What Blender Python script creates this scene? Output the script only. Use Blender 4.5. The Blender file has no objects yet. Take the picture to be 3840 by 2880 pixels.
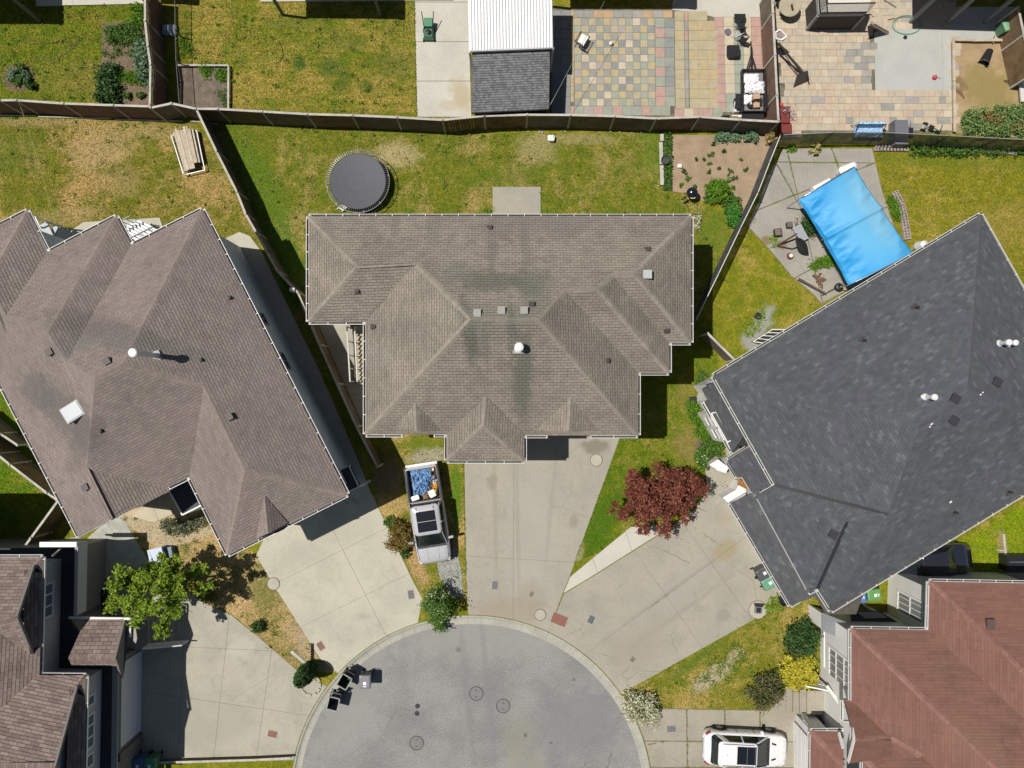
import bpy, bmesh, math, random
import numpy as np
from mathutils import Vector, Matrix

R = math.radians
rnd = random.Random(7)
SC = bpy.context.scene
COL = SC.collection

# ---------------------------------------------------------------- camera, sky, sun, exposure
FPX, CAM_H, NAD_Y = 2604.0, 40.0, 1500.0          # focal length in photo pixels, flight height in metres
TILT = math.atan((NAD_Y - 1440.0) / FPX)
camd = bpy.data.cameras.new('drone_camera')
camd.sensor_fit = 'HORIZONTAL'; camd.sensor_width = 36.0
camd.lens = 36.0 * FPX / 3840.0
camd.clip_start = 0.5; camd.clip_end = 2000.0
cam = bpy.data.objects.new('drone_camera', camd)
COL.objects.link(cam)
cam.location = (0, 0, CAM_H); cam.rotation_euler = (TILT, 0, 0)
SC.camera = cam

SUN_DX, SUN_DY = 0.467, -0.060                    # shadow displacement per metre of height
SUN_EL = math.atan(1.0 / math.hypot(SUN_DX, SUN_DY))
world = bpy.data.worlds.new('World'); SC.world = world; world.use_nodes = True
wn = world.node_tree.nodes; wl = world.node_tree.links
bg = wn['Background']; bg.inputs['Strength'].default_value = 0.05
sky = wn.new('ShaderNodeTexSky'); sky.sky_type = 'NISHITA'; sky.sun_disc = False
sky.sun_elevation = SUN_EL
sky.sun_rotation = math.atan2(-SUN_DX, -SUN_DY) % (2 * math.pi)
wl.new(sky.outputs[0], bg.inputs['Color'])
sd = bpy.data.lights.new('sun', 'SUN'); sd.energy = 5.0; sd.angle = R(0.53); sd.color = (1.0, 0.955, 0.89)
sun = bpy.data.objects.new('sun', sd); COL.objects.link(sun)
sun.rotation_euler = Vector((SUN_DX, SUN_DY, -1.0)).to_track_quat('-Z', 'Y').to_euler()
sun.location = (-20, 3, 50)
SC.view_settings.view_transform = 'Standard'; SC.view_settings.look = 'None'
SC.view_settings.exposure = -0.13; SC.view_settings.gamma = 1.0
SC.view_settings.use_curve_mapping = False
SC.render.engine = 'CYCLES'
SC.cycles.max_bounces = 5; SC.cycles.diffuse_bounces = 3

# ---------------------------------------------------------------- photo measurement -> metres
G = 0.08                                           # yard level above the road
_c, _s = math.cos(TILT), math.sin(TILT)

def ray(px, py):
    x = (px - 1920.0) / FPX; y = -(py - 1440.0) / FPX
    return Vector((x, y * _c + _s, y * _s - _c))

def P(px, py, h=G):
    d = ray(px, py); t = (h - CAM_H) / d.z
    return Vector((d.x * t, d.y * t, h))

K = 3840.0 / 2212.0
def D(x, y, h=G): return P(x * K, y * K, h)
def T(i, j, x, y, h=G): return P(960 * i + x / 2.30417, 720 * j + y / 2.30417, h)
def TD(i, j, x, y): return ((960 * i + x / 2.30417) / K, (720 * j + y / 2.30417) / K)
def Z(ox, oy, sc, x, y, h=G): return P(ox + x / sc, oy + y / sc, h)
def ZD(ox, oy, sc, x, y): return ((ox + x / sc) / K, (oy + y / sc) / K)
def DP(pts, h=G): return [D(x, y, h) for x, y in pts]
def TP(i, j, pts, h=G): return [T(i, j, x, y, h) for x, y in pts]

def on_wall(px, py, a, b):
    """where the sight line through photo pixel (D units) meets the vertical wall a-b: (distance from a, height)"""
    d = ray(px * K, py * K)
    u = Vector((b.x - a.x, b.y - a.y)); L = u.length; u /= L
    n = Vector((-u.y, u.x))
    den = n.x * d.x + n.y * d.y
    t = (n.x * a.x + n.y * a.y) / den
    x, y = d.x * t, d.y * t
    return (x - a.x) * u.x + (y - a.y) * u.y, CAM_H + d.z * t

# ---------------------------------------------------------------- objects
def tag(o, label=None, cat=None, group=None, kind=None):
    if label: o['label'] = label
    if cat: o['category'] = cat
    if group: o['group'] = group
    if kind: o['kind'] = kind
    return o

def thing(name, loc, label, cat, group=None, rz=0.0):
    o = bpy.data.objects.new(name, None); COL.objects.link(o)
    o.location = loc; o.rotation_euler = (0, 0, rz); o.empty_display_size = 0.3
    return tag(o, label, cat, group)

def kids(o): return [c for c in COL.objects if c.parent == o]

_kids_cache = {}
def link(o, parent=None):
    COL.objects.link(o)
    if parent is not None:
        o.parent = parent
        _kids_cache.setdefault(parent.name, []).append(o)
    return o

def copy_tree(o, loc, rz, label=None, group=None):
    c = o.copy(); COL.objects.link(c); c.location = loc; c.rotation_euler = (0, 0, rz)
    if label: c['label'] = label
    if group: c['group'] = group
    for ch in _kids_cache.get(o.name, []):
        k = ch.copy(); link(k, c)
        for g in _kids_cache.get(ch.name, []):
            q = g.copy(); link(q, k)
    return c

def place(name, mesh, parent=None, loc=(0, 0, 0), rot=(0, 0, 0), mat=None):
    o = bpy.data.objects.new(name, mesh); o.location = loc; o.rotation_euler = rot
    return link(o, parent)

class MB:
    def __init__(self): self.v = []; self.f = []; self.m = []
    def add(self, vs, fs, m=0):
        b = len(self.v); self.v += [tuple(p) for p in vs]
        for q in fs: self.f.append([b + i for i in q]); self.m.append(m)
        return self
    def box(self, c, s, rz=0.0, m=0, rx=0.0, ry=0.0):
        M = Matrix.Rotation(rz, 3, 'Z') @ Matrix.Rotation(ry, 3, 'Y') @ Matrix.Rotation(rx, 3, 'X')
        vs = []
        for z in (-.5, .5):
            for x, y in ((-.5, -.5), (.5, -.5), (.5, .5), (-.5, .5)):
                p = M @ Vector((x * s[0], y * s[1], z * s[2])); vs.append((c[0] + p.x, c[1] + p.y, c[2] + p.z))
        return self.add(vs, [(3, 2, 1, 0), (4, 5, 6, 7), (0, 1, 5, 4), (1, 2, 6, 5), (2, 3, 7, 6), (3, 0, 4, 7)], m)
    def beam(self, a, b, w, h, m=0, up=(0, 0, 1)):
        a = Vector(a); b = Vector(b); d = (b - a)
        if d.length < 1e-6: return self
        d.normalize(); u = Vector(up)
        if abs(d.dot(u)) > .98: u = Vector((1, 0, 0))
        s = d.cross(u).normalized() * (w / 2); t = s.cross(d).normalized() * (h / 2)
        vs = [a - s - t, a + s - t, a + s + t, a - s + t, b - s - t, b + s - t, b + s + t, b - s + t]
        return self.add(vs, [(3, 2, 1, 0), (4, 5, 6, 7), (0, 1, 5, 4), (1, 2, 6, 5), (2, 3, 7, 6), (3, 0, 4, 7)], m)
    def prism(self, poly, z0, z1, m=0):
        n = len(poly); ar = sum(poly[i][0] * poly[(i + 1) % n][1] - poly[(i + 1) % n][0] * poly[i][1] for i in range(n))
        if ar < 0: poly = list(reversed(poly))
        vs = [(p[0], p[1], z0) for p in poly] + [(p[0], p[1], z1) for p in poly]
        fs = [list(range(n - 1, -1, -1)), list(range(n, 2 * n))] + [(i, (i + 1) % n, n + (i + 1) % n, n + i) for i in range(n)]
        return self.add(vs, fs, m)
    def face(self, pts, m=0): return self.add(pts, [list(range(len(pts)))], m)
    def tube(self, path, r, n=6, m=0, cap=True):
        path = [Vector(p) for p in path]; k = len(path); rs = r if isinstance(r, (list, tuple)) else [r] * k
        b = len(self.v); prev = None
        for i, p in enumerate(path):
            d = (path[min(i + 1, k - 1)] - path[max(i - 1, 0)]).normalized()
            if prev is None:
                prev = Vector((0, 0, 1)) if abs(d.z) < .9 else Vector((1, 0, 0))
            s = d.cross(prev).normalized(); t = s.cross(d).normalized(); prev = t
            for j in range(n):
                a = 2 * math.pi * j / n; q = p + (s * math.cos(a) + t * math.sin(a)) * rs[i]; self.v.append(tuple(q))
        for i in range(k - 1):
            for j in range(n):
                self.f.append([b + i * n + j, b + i * n + (j + 1) % n, b + (i + 1) * n + (j + 1) % n, b + (i + 1) * n + j]); self.m.append(m)
        if cap:
            self.f.append([b + j for j in range(n - 1, -1, -1)]); self.m.append(m)
            self.f.append([b + (k - 1) * n + j for j in range(n)]); self.m.append(m)
        return self
    def lathe(self, prof, c=(0, 0, 0), n=16, m=0, axis='Z'):
        b = len(self.v)
        for r, z in prof:
            for j in range(n):
                a = 2 * math.pi * j / n; x, y = r * math.cos(a), r * math.sin(a)
                if axis == 'Z': q = (c[0] + x, c[1] + y, c[2] + z)
                elif axis == 'Y': q = (c[0] + x, c[1] + z, c[2] + y)
                else: q = (c[0] + z, c[1] + x, c[2] + y)
                self.v.append(q)
        for i in range(len(prof) - 1):
            for j in range(n):
                self.f.append([b + i * n + j, b + i * n + (j + 1) % n, b + (i + 1) * n + (j + 1) % n, b + (i + 1) * n + j]); self.m.append(m)
        return self
    def loft(self, secs, m=0, closed=True, caps=True):
        b = len(self.v); n = len(secs[0])
        for s in secs: self.v += [tuple(p) for p in s]
        for i in range(len(secs) - 1):
            for j in range(n if closed else n - 1):
                self.f.append([b + i * n + j, b + i * n + (j + 1) % n, b + (i + 1) * n + (j + 1) % n, b + (i + 1) * n + j]); self.m.append(m)
        if caps:
            self.f.append([b + j for j in range(n - 1, -1, -1)]); self.m.append(m)
            e = b + (len(secs) - 1) * n
            self.f.append([e + j for j in range(n)]); self.m.append(m)
        return self
    def mesh(self, name, mats, smooth=False, off=None):
        me = bpy.data.meshes.new(name)
        v = self.v if off is None else [(p[0] - off[0], p[1] - off[1], p[2] - off[2]) for p in self.v]
        me.from_pydata(v, [], self.f)
        for q in (mats if isinstance(mats, (list, tuple)) else [mats]): me.materials.append(q)
        if max(self.m, default=0) > 0: me.polygons.foreach_set('material_index', self.m)
        bm = bmesh.new(); bm.from_mesh(me); bmesh.ops.recalc_face_normals(bm, faces=bm.faces); bm.to_mesh(me); bm.free()
        if smooth: me.polygons.foreach_set('use_smooth', [True] * len(me.polygons))
        me.update(); return me
    def build(self, name, mats, parent=None, smooth=False, kind=None, local=False):
        """vertices are in world metres unless local; the part hangs under its thing"""
        off = None; loc = (0, 0, 0)
        if not local:
            if parent is not None:
                p = parent; o = Vector((0, 0, 0))
                while p is not None: o = o + p.location; p = p.parent
                off = o
            else:
                n = len(self.v); off = (sum(p[0] for p in self.v) / n, sum(p[1] for p in self.v) / n, min(p[2] for p in self.v)); loc = off
        o = place(name, self.mesh(name, mats, smooth, off), parent, loc)
        if kind: o['kind'] = kind
        return o

def add_seg(me):
    me.polygons.foreach_set('use_smooth', [True] * len(me.polygons))

# ---------------------------------------------------------------- polygons
def area2(p):
    return sum(p[i][0] * p[(i + 1) % len(p)][1] - p[(i + 1) % len(p)][0] * p[i][1] for i in range(len(p)))

def inset(poly, d):
    """move every side of a simple polygon inwards by d"""
    p = [Vector((q[0], q[1])) for q in poly]
    if area2(p) < 0: p.reverse()
    n = len(p); out = []
    for i in range(n):
        a, b, c = p[i - 1], p[i], p[(i + 1) % n]
        e1 = (b - a).normalized(); e2 = (c - b).normalized()
        n1 = Vector((-e1.y, e1.x)); n2 = Vector((-e2.y, e2.x))
        k = 1 + n1.dot(n2)
        out.append(b + (n1 + n2) * (d / max(k, .35)))
    return out

def half(poly, a, b, keep_left=True):
    """part of the polygon on one side of the line a-b"""
    d = Vector((b[0] - a[0], b[1] - a[1])); s = 1 if keep_left else -1; out = []
    f = lambda q: s * (d.x * (q[1] - a[1]) - d.y * (q[0] - a[0]))
    n = len(poly)
    for i in range(n):
        p, q = poly[i], poly[(i + 1) % n]; fp, fq = f(p), f(q)
        if fp >= 0: out.append(p)
        if (fp >= 0) != (fq >= 0):
            t = fp / (fp - fq); out.append((p[0] + (q[0] - p[0]) * t, p[1] + (q[1] - p[1]) * t))
    return out

def split(polys, a, b):
    out = []
    for q in polys:
        l = half(q, a, b, True); r = half(q, a, b, False)
        for w in (l, r):
            if len(w) >= 3 and abs(area2(w)) > .02: out.append(w)
    return out

def inside(pt, poly):
    x, y = pt[0], pt[1]; c = False; n = len(poly); j = n - 1
    for i in range(n):
        xi, yi = poly[i][0], poly[i][1]; xj, yj = poly[j][0], poly[j][1]
        if (yi > y) != (yj > y) and x < (xj - xi) * (y - yi) / (yj - yi) + xi: c = not c
        j = i
    return c

def inside_np(X, Y, poly):
    c = np.zeros(X.shape, bool); n = len(poly); j = n - 1
    for i in range(n):
        xi, yi = poly[i][0], poly[i][1]; xj, yj = poly[j][0], poly[j][1]
        if abs(yj - yi) > 1e-9:
            c ^= ((yi > Y) != (yj > Y)) & (X < (xj - xi) * (Y - yi) / (yj - yi) + xi)
        j = i
    return c

# ---------------------------------------------------------------- materials
MATS = {}
def newmat(name):
    m = bpy.data.materials.new(name); m.use_nodes = True
    nt = m.node_tree; return m, nt, nt.nodes, nt.links, nt.nodes['Principled BSDF']

def mixc(nt, fac, a, b, blend='MIX'):
    n = nt.nodes.new('ShaderNodeMix'); n.data_type = 'RGBA'; n.blend_type = blend; n.clamp_factor = True
    for sock, val in ((n.inputs[0], fac), (n.inputs[6], a), (n.inputs[7], b)):
        if isinstance(val, (int, float)): sock.default_value = val
        elif isinstance(val, (tuple, list)): sock.default_value = (*val[:3], 1)
        else: nt.links.new(val, sock)
    return n.outputs[2]

def noise(nt, vec, scale, detail=4, rough=.6, dist=0):
    n = nt.nodes.new('ShaderNodeTexNoise'); n.inputs['Scale'].default_value = scale
    n.inputs['Detail'].default_value = detail; n.inputs['Roughness'].default_value = rough; n.inputs['Distortion'].default_value = dist
    nt.links.new(vec, n.inputs['Vector']); return n.outputs[0]

def ramp(nt, v, a, b, lo=0.0, hi=1.0):
    n = nt.nodes.new('ShaderNodeMapRange'); n.interpolation_type = 'SMOOTHSTEP'
    nt.links.new(v, n.inputs[0]); n.inputs[1].default_value = a; n.inputs[2].default_value = b
    n.inputs[3].default_value = lo; n.inputs[4].default_value = hi; return n.outputs[0]

def math2(nt, op, a, b):
    n = nt.nodes.new('ShaderNodeMath'); n.operation = op
    for s, v in ((n.inputs[0], a), (n.inputs[1], b)):
        if isinstance(v, (int, float)): s.default_value = v
        else: nt.links.new(v, s)
    return n.outputs[0]

def geo(nt): return nt.nodes.new('ShaderNodeNewGeometry')

def spot_mask(nt, pos, sp):
    """soft irregular stain or painted sheen: centre (world), radii in metres, rotation"""
    x, y, rx, ry, rot = sp; amp = .3 if rx < 0 else 1.6; rx = abs(rx)
    mp = nt.nodes.new('ShaderNodeMapping'); mp.vector_type = 'TEXTURE'
    mp.inputs['Location'].default_value = (x, y, 0); mp.inputs['Rotation'].default_value = (0, 0, rot); mp.inputs['Scale'].default_value = (rx, ry, 1e5)
    nt.links.new(pos, mp.inputs['Vector'])
    ln = nt.nodes.new('ShaderNodeVectorMath'); ln.operation = 'LENGTH'; nt.links.new(mp.outputs[0], ln.inputs[0])
    nz = noise(nt, pos, 2.2, 5, .65)
    d = math2(nt, 'ADD', ln.outputs['Value'], math2(nt, 'MULTIPLY', math2(nt, 'SUBTRACT', nz, .5), amp))
    return ramp(nt, d, 1.25, .45, 0, 1)

def mat(name, col, rough=.8, var=.12, scale=1.2, fine=0.06, fscale=30, bump=.15, col2=None, metal=0.0, island=0.0, spots=(), spec=.3, dirt=0.0, crack=None):
    """layered procedural surface: broad drift, fine grain, optional per-piece tone, stains and painted sheen"""
    if name in MATS: return MATS[name]
    m, nt, N, L, bs = newmat(name)
    g = geo(nt); pos = g.outputs['Position']
    c2 = col2 or tuple(c * (1 - 2.2 * var) for c in col)
    n1 = noise(nt, pos, scale, 5, .62)
    c = mixc(nt, ramp(nt, n1, .35, .68), col, c2)
    if fine:
        n2 = noise(nt, pos, fscale, 3, .7)
        k = ramp(nt, n2, .25, .75, 1 - fine * 2.2, 1 + fine * 2.2)
        cm = nt.nodes.new('ShaderNodeCombineColor'); [L.new(k, cm.inputs[i]) for i in range(3)]
        c = mixc(nt, 1.0, c, cm.outputs[0], 'MULTIPLY')
    if island:
        k = ramp(nt, g.outputs['Random Per Island'], 0, 1, 1 - island, 1 + island)
        cm = nt.nodes.new('ShaderNodeCombineColor'); [L.new(k, cm.inputs[i]) for i in range(3)]
        c = mixc(nt, 1.0, c, cm.outputs[0], 'MULTIPLY')
    if dirt:
        for s_, lo, hi, am in ((3.1, .50, .74, dirt), (.9, .52, .70, dirt * .8), (14, .56, .72, dirt * .9)):
            k = ramp(nt, noise(nt, pos, s_, 8, .74, .4), lo, hi, 1, 1 - am); cm = nt.nodes.new('ShaderNodeCombineColor')
            L.new(k, cm.inputs[0]); L.new(math2(nt, 'POWER', k, 1.05), cm.inputs[1]); L.new(math2(nt, 'POWER', k, 1.2), cm.inputs[2]); c = mixc(nt, 1.0, c, cm.outputs[0], 'MULTIPLY')
    if crack:
        wv = nt.nodes.new('ShaderNodeMix'); wv.data_type = 'VECTOR'; wv.inputs[0].default_value = .12
        n3 = nt.nodes.new('ShaderNodeTexNoise'); n3.inputs['Scale'].default_value = 1.7; n3.inputs['Detail'].default_value = 6; L.new(pos, n3.inputs['Vector'])
        L.new(pos, wv.inputs[4]); L.new(n3.outputs['Color'], wv.inputs[5])
        vo = nt.nodes.new('ShaderNodeTexVoronoi'); vo.feature = 'DISTANCE_TO_EDGE'; vo.inputs['Scale'].default_value = crack[0]; L.new(wv.outputs[1], vo.inputs['Vector'])
        ck = math2(nt, 'MULTIPLY', ramp(nt, vo.outputs['Distance'], .001, .010 * crack[0], 1, 0), ramp(nt, noise(nt, pos, .4, 3, .6), .50, .58, 0, crack[1]))
        c = mixc(nt, ck, c, (.10, .095, .07))
    for sp in spots:
        mk = spot_mask(nt, pos, sp[:5]); c = mixc(nt, math2(nt, 'MULTIPLY', mk, sp[6]), c, sp[5])
    L.new(c, bs.inputs['Base Color'])
    bs.inputs['Roughness'].default_value = rough; bs.inputs['Metallic'].default_value = metal
    bs.inputs['Specular IOR Level'].default_value = spec
    if bump:
        b = nt.nodes.new('ShaderNodeBump'); b.inputs['Strength'].default_value = bump; b.inputs['Distance'].default_value = .02
        L.new(noise(nt, pos, fscale * 1.5, 4, .7), b.inputs['Height']); L.new(b.outputs[0], bs.inputs['Normal'])
    MATS[name] = m; return m

def plain(name, col, rough=.5, metal=0.0, spec=.5, coat=0.0):
    if name in MATS: return MATS[name]
    m, nt, N, L, bs = newmat(name)
    g = geo(nt); n = noise(nt, g.outputs['Position'], 9, 4, .6)
    c = mixc(nt, ramp(nt, n, .3, .7), tuple(x * .9 for x in col), col); L.new(c, bs.inputs['Base Color'])
    bs.inputs['Roughness'].default_value = rough; bs.inputs['Metallic'].default_value = metal
    bs.inputs['Specular IOR Level'].default_value = spec; bs.inputs['Coat Weight'].default_value = coat
    MATS[name] = m; return m

def lawnmat(name, green, lime, straw, dry=.5, sc=1.0, spots=(), mow=None):
    if name in MATS: return MATS[name]
    m, nt, N, L, bs = newmat(name)
    g = geo(nt); pos = g.outputs['Position']
    a = noise(nt, pos, .35 * sc, 6, .68, .6); b = noise(nt, pos, 1.7 * sc, 6, .7, .3); d = noise(nt, pos, 9, 5, .75); e = noise(nt, pos, 19, 4, .85)
    c = mixc(nt, ramp(nt, b, .3, .7), green, lime)
    mixv = math2(nt, 'ADD', math2(nt, 'MULTIPLY', a, .65), math2(nt, 'ADD', math2(nt, 'MULTIPLY', b, .2), math2(nt, 'MULTIPLY', d, .15)))
    if mow:
        mp = nt.nodes.new('ShaderNodeMapping'); mp.inputs['Rotation'].default_value = (0, 0, mow); mp.inputs['Scale'].default_value = (.25, 3.2, 1)
        L.new(pos, mp.inputs[0]); st = noise(nt, mp.outputs[0], 1.3, 3, .6)
        mixv = math2(nt, 'ADD', math2(nt, 'MULTIPLY', mixv, .75), math2(nt, 'MULTIPLY', st, .25))
    lo = .60 - .22 * dry
    c = mixc(nt, ramp(nt, mixv, lo, lo + .16), c, straw)
    k = ramp(nt, e, .30, .72, .55, 1.5)
    cm = nt.nodes.new('ShaderNodeCombineColor'); [L.new(k, cm.inputs[i]) for i in range(3)]
    c = mixc(nt, 1.0, c, cm.outputs[0], 'MULTIPLY')
    c = mixc(nt, 1.0, c, (1.15, 1.03, .85), 'MULTIPLY')
    k2 = ramp(nt, d, .25, .75, .72, 1.28)
    cm = nt.nodes.new('ShaderNodeCombineColor'); [L.new(k2, cm.inputs[i]) for i in range(3)]
    c = mixc(nt, 1.0, c, cm.outputs[0], 'MULTIPLY')
    for sp in spots:
        mk = spot_mask(nt, pos, sp[:5]); c = mixc(nt, math2(nt, 'MULTIPLY', mk, sp[6]), c, sp[5])
    L.new(c, bs.inputs['Base Color']); bs.inputs['Roughness'].default_value = .95; bs.inputs['Specular IOR Level'].default_value = .1
    bp = nt.nodes.new('ShaderNodeBump'); bp.inputs['Strength'].default_value = .6; bp.inputs['Distance'].default_value = .05
    L.new(noise(nt, pos, 30, 4, .8), bp.inputs['Height']); L.new(bp.outputs[0], bs.inputs['Normal'])
    MATS[name] = m; return m

def leafmat(name, dark, mid, bright, trans=.25, mp=.5):
    if name in MATS: return MATS[name]
    m, nt, N, L, bs = newmat(name)
    g = geo(nt); cr = nt.nodes.new('ShaderNodeValToRGB'); L.new(g.outputs['Random Per Island'], cr.inputs[0])
    e = cr.color_ramp.elements; e[0].color = (*dark, 1); e[1].color = (*bright, 1); e[1].position = .95
    x = cr.color_ramp.elements.new(mp); x.color = (*mid, 1)
    L.new(cr.outputs[0], bs.inputs['Base Color']); bs.inputs['Roughness'].default_value = .6
    bs.inputs['Specular IOR Level'].default_value = .25
    if trans:
        tr = nt.nodes.new('ShaderNodeBsdfTranslucent'); L.new(cr.outputs[0], tr.inputs[0])
        mx = nt.nodes.new('ShaderNodeMixShader'); mx.inputs[0].default_value = trans
        L.new(bs.outputs[0], mx.inputs[1]); L.new(tr.outputs[0], mx.inputs[2]); L.new(mx.outputs[0], nt.nodes['Material Output'].inputs[0])
    MATS[name] = m; return m

def shinglemat(name, col, col2, island=.16, spots=(), scale=.35, blue=None, sparse=None):
    if name in MATS: return MATS[name]
    m, nt, N, L, bs = newmat(name)
    g = geo(nt); pos = g.outputs['Position']
    c = mixc(nt, ramp(nt, noise(nt, pos, scale, 6, .7, .4), .35, .66), col, col2)
    if blue: c = mixc(nt, ramp(nt, noise(nt, pos, .22, 3, .6, 1.0), .56, .66, 0, .7), c, blue)
    k = ramp(nt, g.outputs['Random Per Island'], 0, 1, 1 - island, 1 + island)
    if sparse: k = math2(nt, 'MULTIPLY', k, ramp(nt, math2(nt, 'FRACT', math2(nt, 'MULTIPLY', g.outputs['Random Per Island'], 7.31), 0), sparse[0], sparse[0] + .08, 1, sparse[1]))
    cm = nt.nodes.new('ShaderNodeCombineColor'); [L.new(k, cm.inputs[i]) for i in range(3)]
    c = mixc(nt, 1.0, c, cm.outputs[0], 'MULTIPLY')
    k = ramp(nt, noise(nt, pos, 1.6, 7, .75, .5), .48, .74, 1.03, .80); cm = nt.nodes.new('ShaderNodeCombineColor'); [L.new(k, cm.inputs[i]) for i in range(3)]
    c = mixc(nt, 1.0, c, cm.outputs[0], 'MULTIPLY')
    k = ramp(nt, noise(nt, pos, 55, 3, .8), .25, .75, .84, 1.16)
    cm = nt.nodes.new('ShaderNodeCombineColor'); [L.new(k, cm.inputs[i]) for i in range(3)]
    c = mixc(nt, 1.0, c, cm.outputs[0], 'MULTIPLY')
    for sp in spots:
        mk = spot_mask(nt, pos, sp[:5]); c = mixc(nt, math2(nt, 'MULTIPLY', mk, sp[6]), c, sp[5])
    L.new(c, bs.inputs['Base Color']); bs.inputs['Roughness'].default_value = .92; bs.inputs['Specular IOR Level'].default_value = .2
    MATS[name] = m; return m

# ---------------------------------------------------------------- foliage, quickly
def quads_mesh(name, V, n, material, per=4):
    me = bpy.data.meshes.new(name); V = V.reshape(-1, 3).astype(np.float32)
    me.vertices.add(len(V)); me.vertices.foreach_set('co', V.ravel())
    me.loops.add(len(V)); me.loops.foreach_set('vertex_index', np.arange(len(V), dtype=np.int32))
    me.polygons.add(n); me.polygons.foreach_set('loop_start', np.arange(0, n * per, per, dtype=np.int32))
    me.materials.append(material); me.update(calc_edges=True); return me

def leaf_quads(C, size, rs, up=.55, aspect=.6):
    n = len(C)
    nr = rs.normal(size=(n, 3)); nr[:, 2] = np.abs(nr[:, 2]) + up; nr /= np.linalg.norm(nr, axis=1)[:, None]
    a = rs.normal(size=(n, 3)); a -= nr * (a * nr).sum(1)[:, None]; a /= np.linalg.norm(a, axis=1)[:, None]
    b = np.cross(nr, a); s = (size * rs.uniform(.6, 1.35, n))[:, None]
    # pointed leaf: diamond
    return np.stack([C - a * s, C + b * s * aspect, C + a * s, C - b * s * aspect], 1)

def crown_points(rs, n, c, r, clumps, spread=.33, hollow=.45, flat=1.0):
    """leaf positions gathered in clumps through the outer part of an uneven ellipsoid"""
    d = rs.normal(size=(clumps, 3)); d[:, 2] = d[:, 2] * flat; d /= np.linalg.norm(d, axis=1)[:, None]
    k = rs.uniform(hollow, 1.0, clumps)[:, None]
    cc = d * k * np.array(r) * rs.uniform(.82, 1.12, clumps)[:, None]
    cc = cc[cc[:, 2] > -r[2] * .75]
    i = rs.integers(0, len(cc), n)
    sc = rs.uniform(.6, 1.3, len(cc))[i][:, None]
    return np.array(c) + cc[i] + rs.normal(size=(n, 3)) * np.array([spread * (r[0] + r[1]) / 2] * 2 + [spread * r[2] * .7]) * sc * .55

def leafy(name, parent, C, size, material, rs, up=.55, aspect=.6):
    q = leaf_quads(C, size, rs, up, aspect)
    p = parent; o = Vector((0, 0, 0))
    while p is not None: o = o + p.location; p = p.parent
    q = q - np.array(o)
    me = quads_mesh(name, q, len(C), material)
    return place(name, me, parent)

def shrub(name, x, y, r, h, material, label, cat='shrub', group=None, n=900, leaf=.06, seed=1, wood=None, clumps=26, z=G, spread=.34, ell=1.0, rot=0.0):
    """a multi-stemmed bush: stems and a leafy crown"""
    t = thing(name, (x, y, z), label, cat, group)
    rs = np.random.default_rng(seed)
    C = crown_points(rs, n, (0, 0, h * .55), (r * ell, r / ell, h * .5), clumps, spread)
    if rot:
        c, s = math.cos(rot), math.sin(rot); C = np.stack([C[:, 0] * c - C[:, 1] * s, C[:, 0] * s + C[:, 1] * c, C[:, 2]], 1)
    C[:, 2] = np.clip(C[:, 2], .03, None)
    C += np.array([x, y, z])
    leafy('foliage', t, C, leaf, material, rs)
    mb = MB()
    for k in range(5):
        a = rs.uniform(0, 6.28); e = (x + math.cos(a) * r * .55, y + math.sin(a) * r * .55, z + h * .62)
        mb.tube([(x + math.cos(a) * .03, y + math.sin(a) * .03, z - .02), (x + math.cos(a) * r * .2, y + math.sin(a) * r * .2, z + h * .35), e], [.022, .016, .008], 5)
    mb.build('stem', wood or MATS['bark'], t)
    return t
# ---------------------------------------------------------------- shared materials
BARK = mat('bark', (.10, .075, .05), .9, .15, 6)
WHITE = plain('white_paint', (.78, .77, .74), .45)
GUTW = plain('gutter_white', (.74, .73, .70), .4)
GUTIN = plain('gutter_dirt', (.06, .055, .05), .9)
BLACK = plain('black_plastic', (.018, .018, .02), .45)
RUBBER = plain('rubber', (.02, .02, .02), .8, spec=.2)
METAL = plain('grey_metal', (.42, .43, .44), .35, .8)
DARKMETAL = plain('dark_metal', (.05, .052, .056), .4, .6)
GLASS = plain('window_glass', (.025, .035, .045), .06, spec=.8)
BLINDS = plain('blinds', (.22, .23, .23), .3, spec=.6)
WOODGREY = mat('weathered_wood', (.22, .19, .15), .9, .12, 2, .12, 14, .3, island=.2)
WOODPALE = mat('pale_wood', (.48, .41, .31), .85, .1, 2, .1, 14, .3, island=.15)

def dspot(x, y, rx, ry, rot, col, k):
    """stain given in D pixels; radii in metres"""
    p = D(x, y); return (p.x, p.y, rx, ry, rot, col, k)

# ---------------------------------------------------------------- the ground
ground = MB().face([(-160, -160, -.03), (160, -160, -.03), (160, 160, -.03), (-160, 160, -.03)]).build('ground', mat('far_ground', (.16, .17, .06), .95, .2, .08, .1, 4))
tag(ground, kind='structure')

CX, CY, RIN, ROUT = 1768.0, 2985.0, 645.0, 677.0
def arc(r, a0, a1, n=40, h=G):
    """photo-pixel circle round the turning head; angles in degrees from photo-right, anticlockwise in the photo"""
    return [P(CX + r * math.cos(R(a0 + (a1 - a0) * i / n)), CY - r * math.sin(R(a0 + (a1 - a0) * i / n)), h) for i in range(n + 1)]

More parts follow.
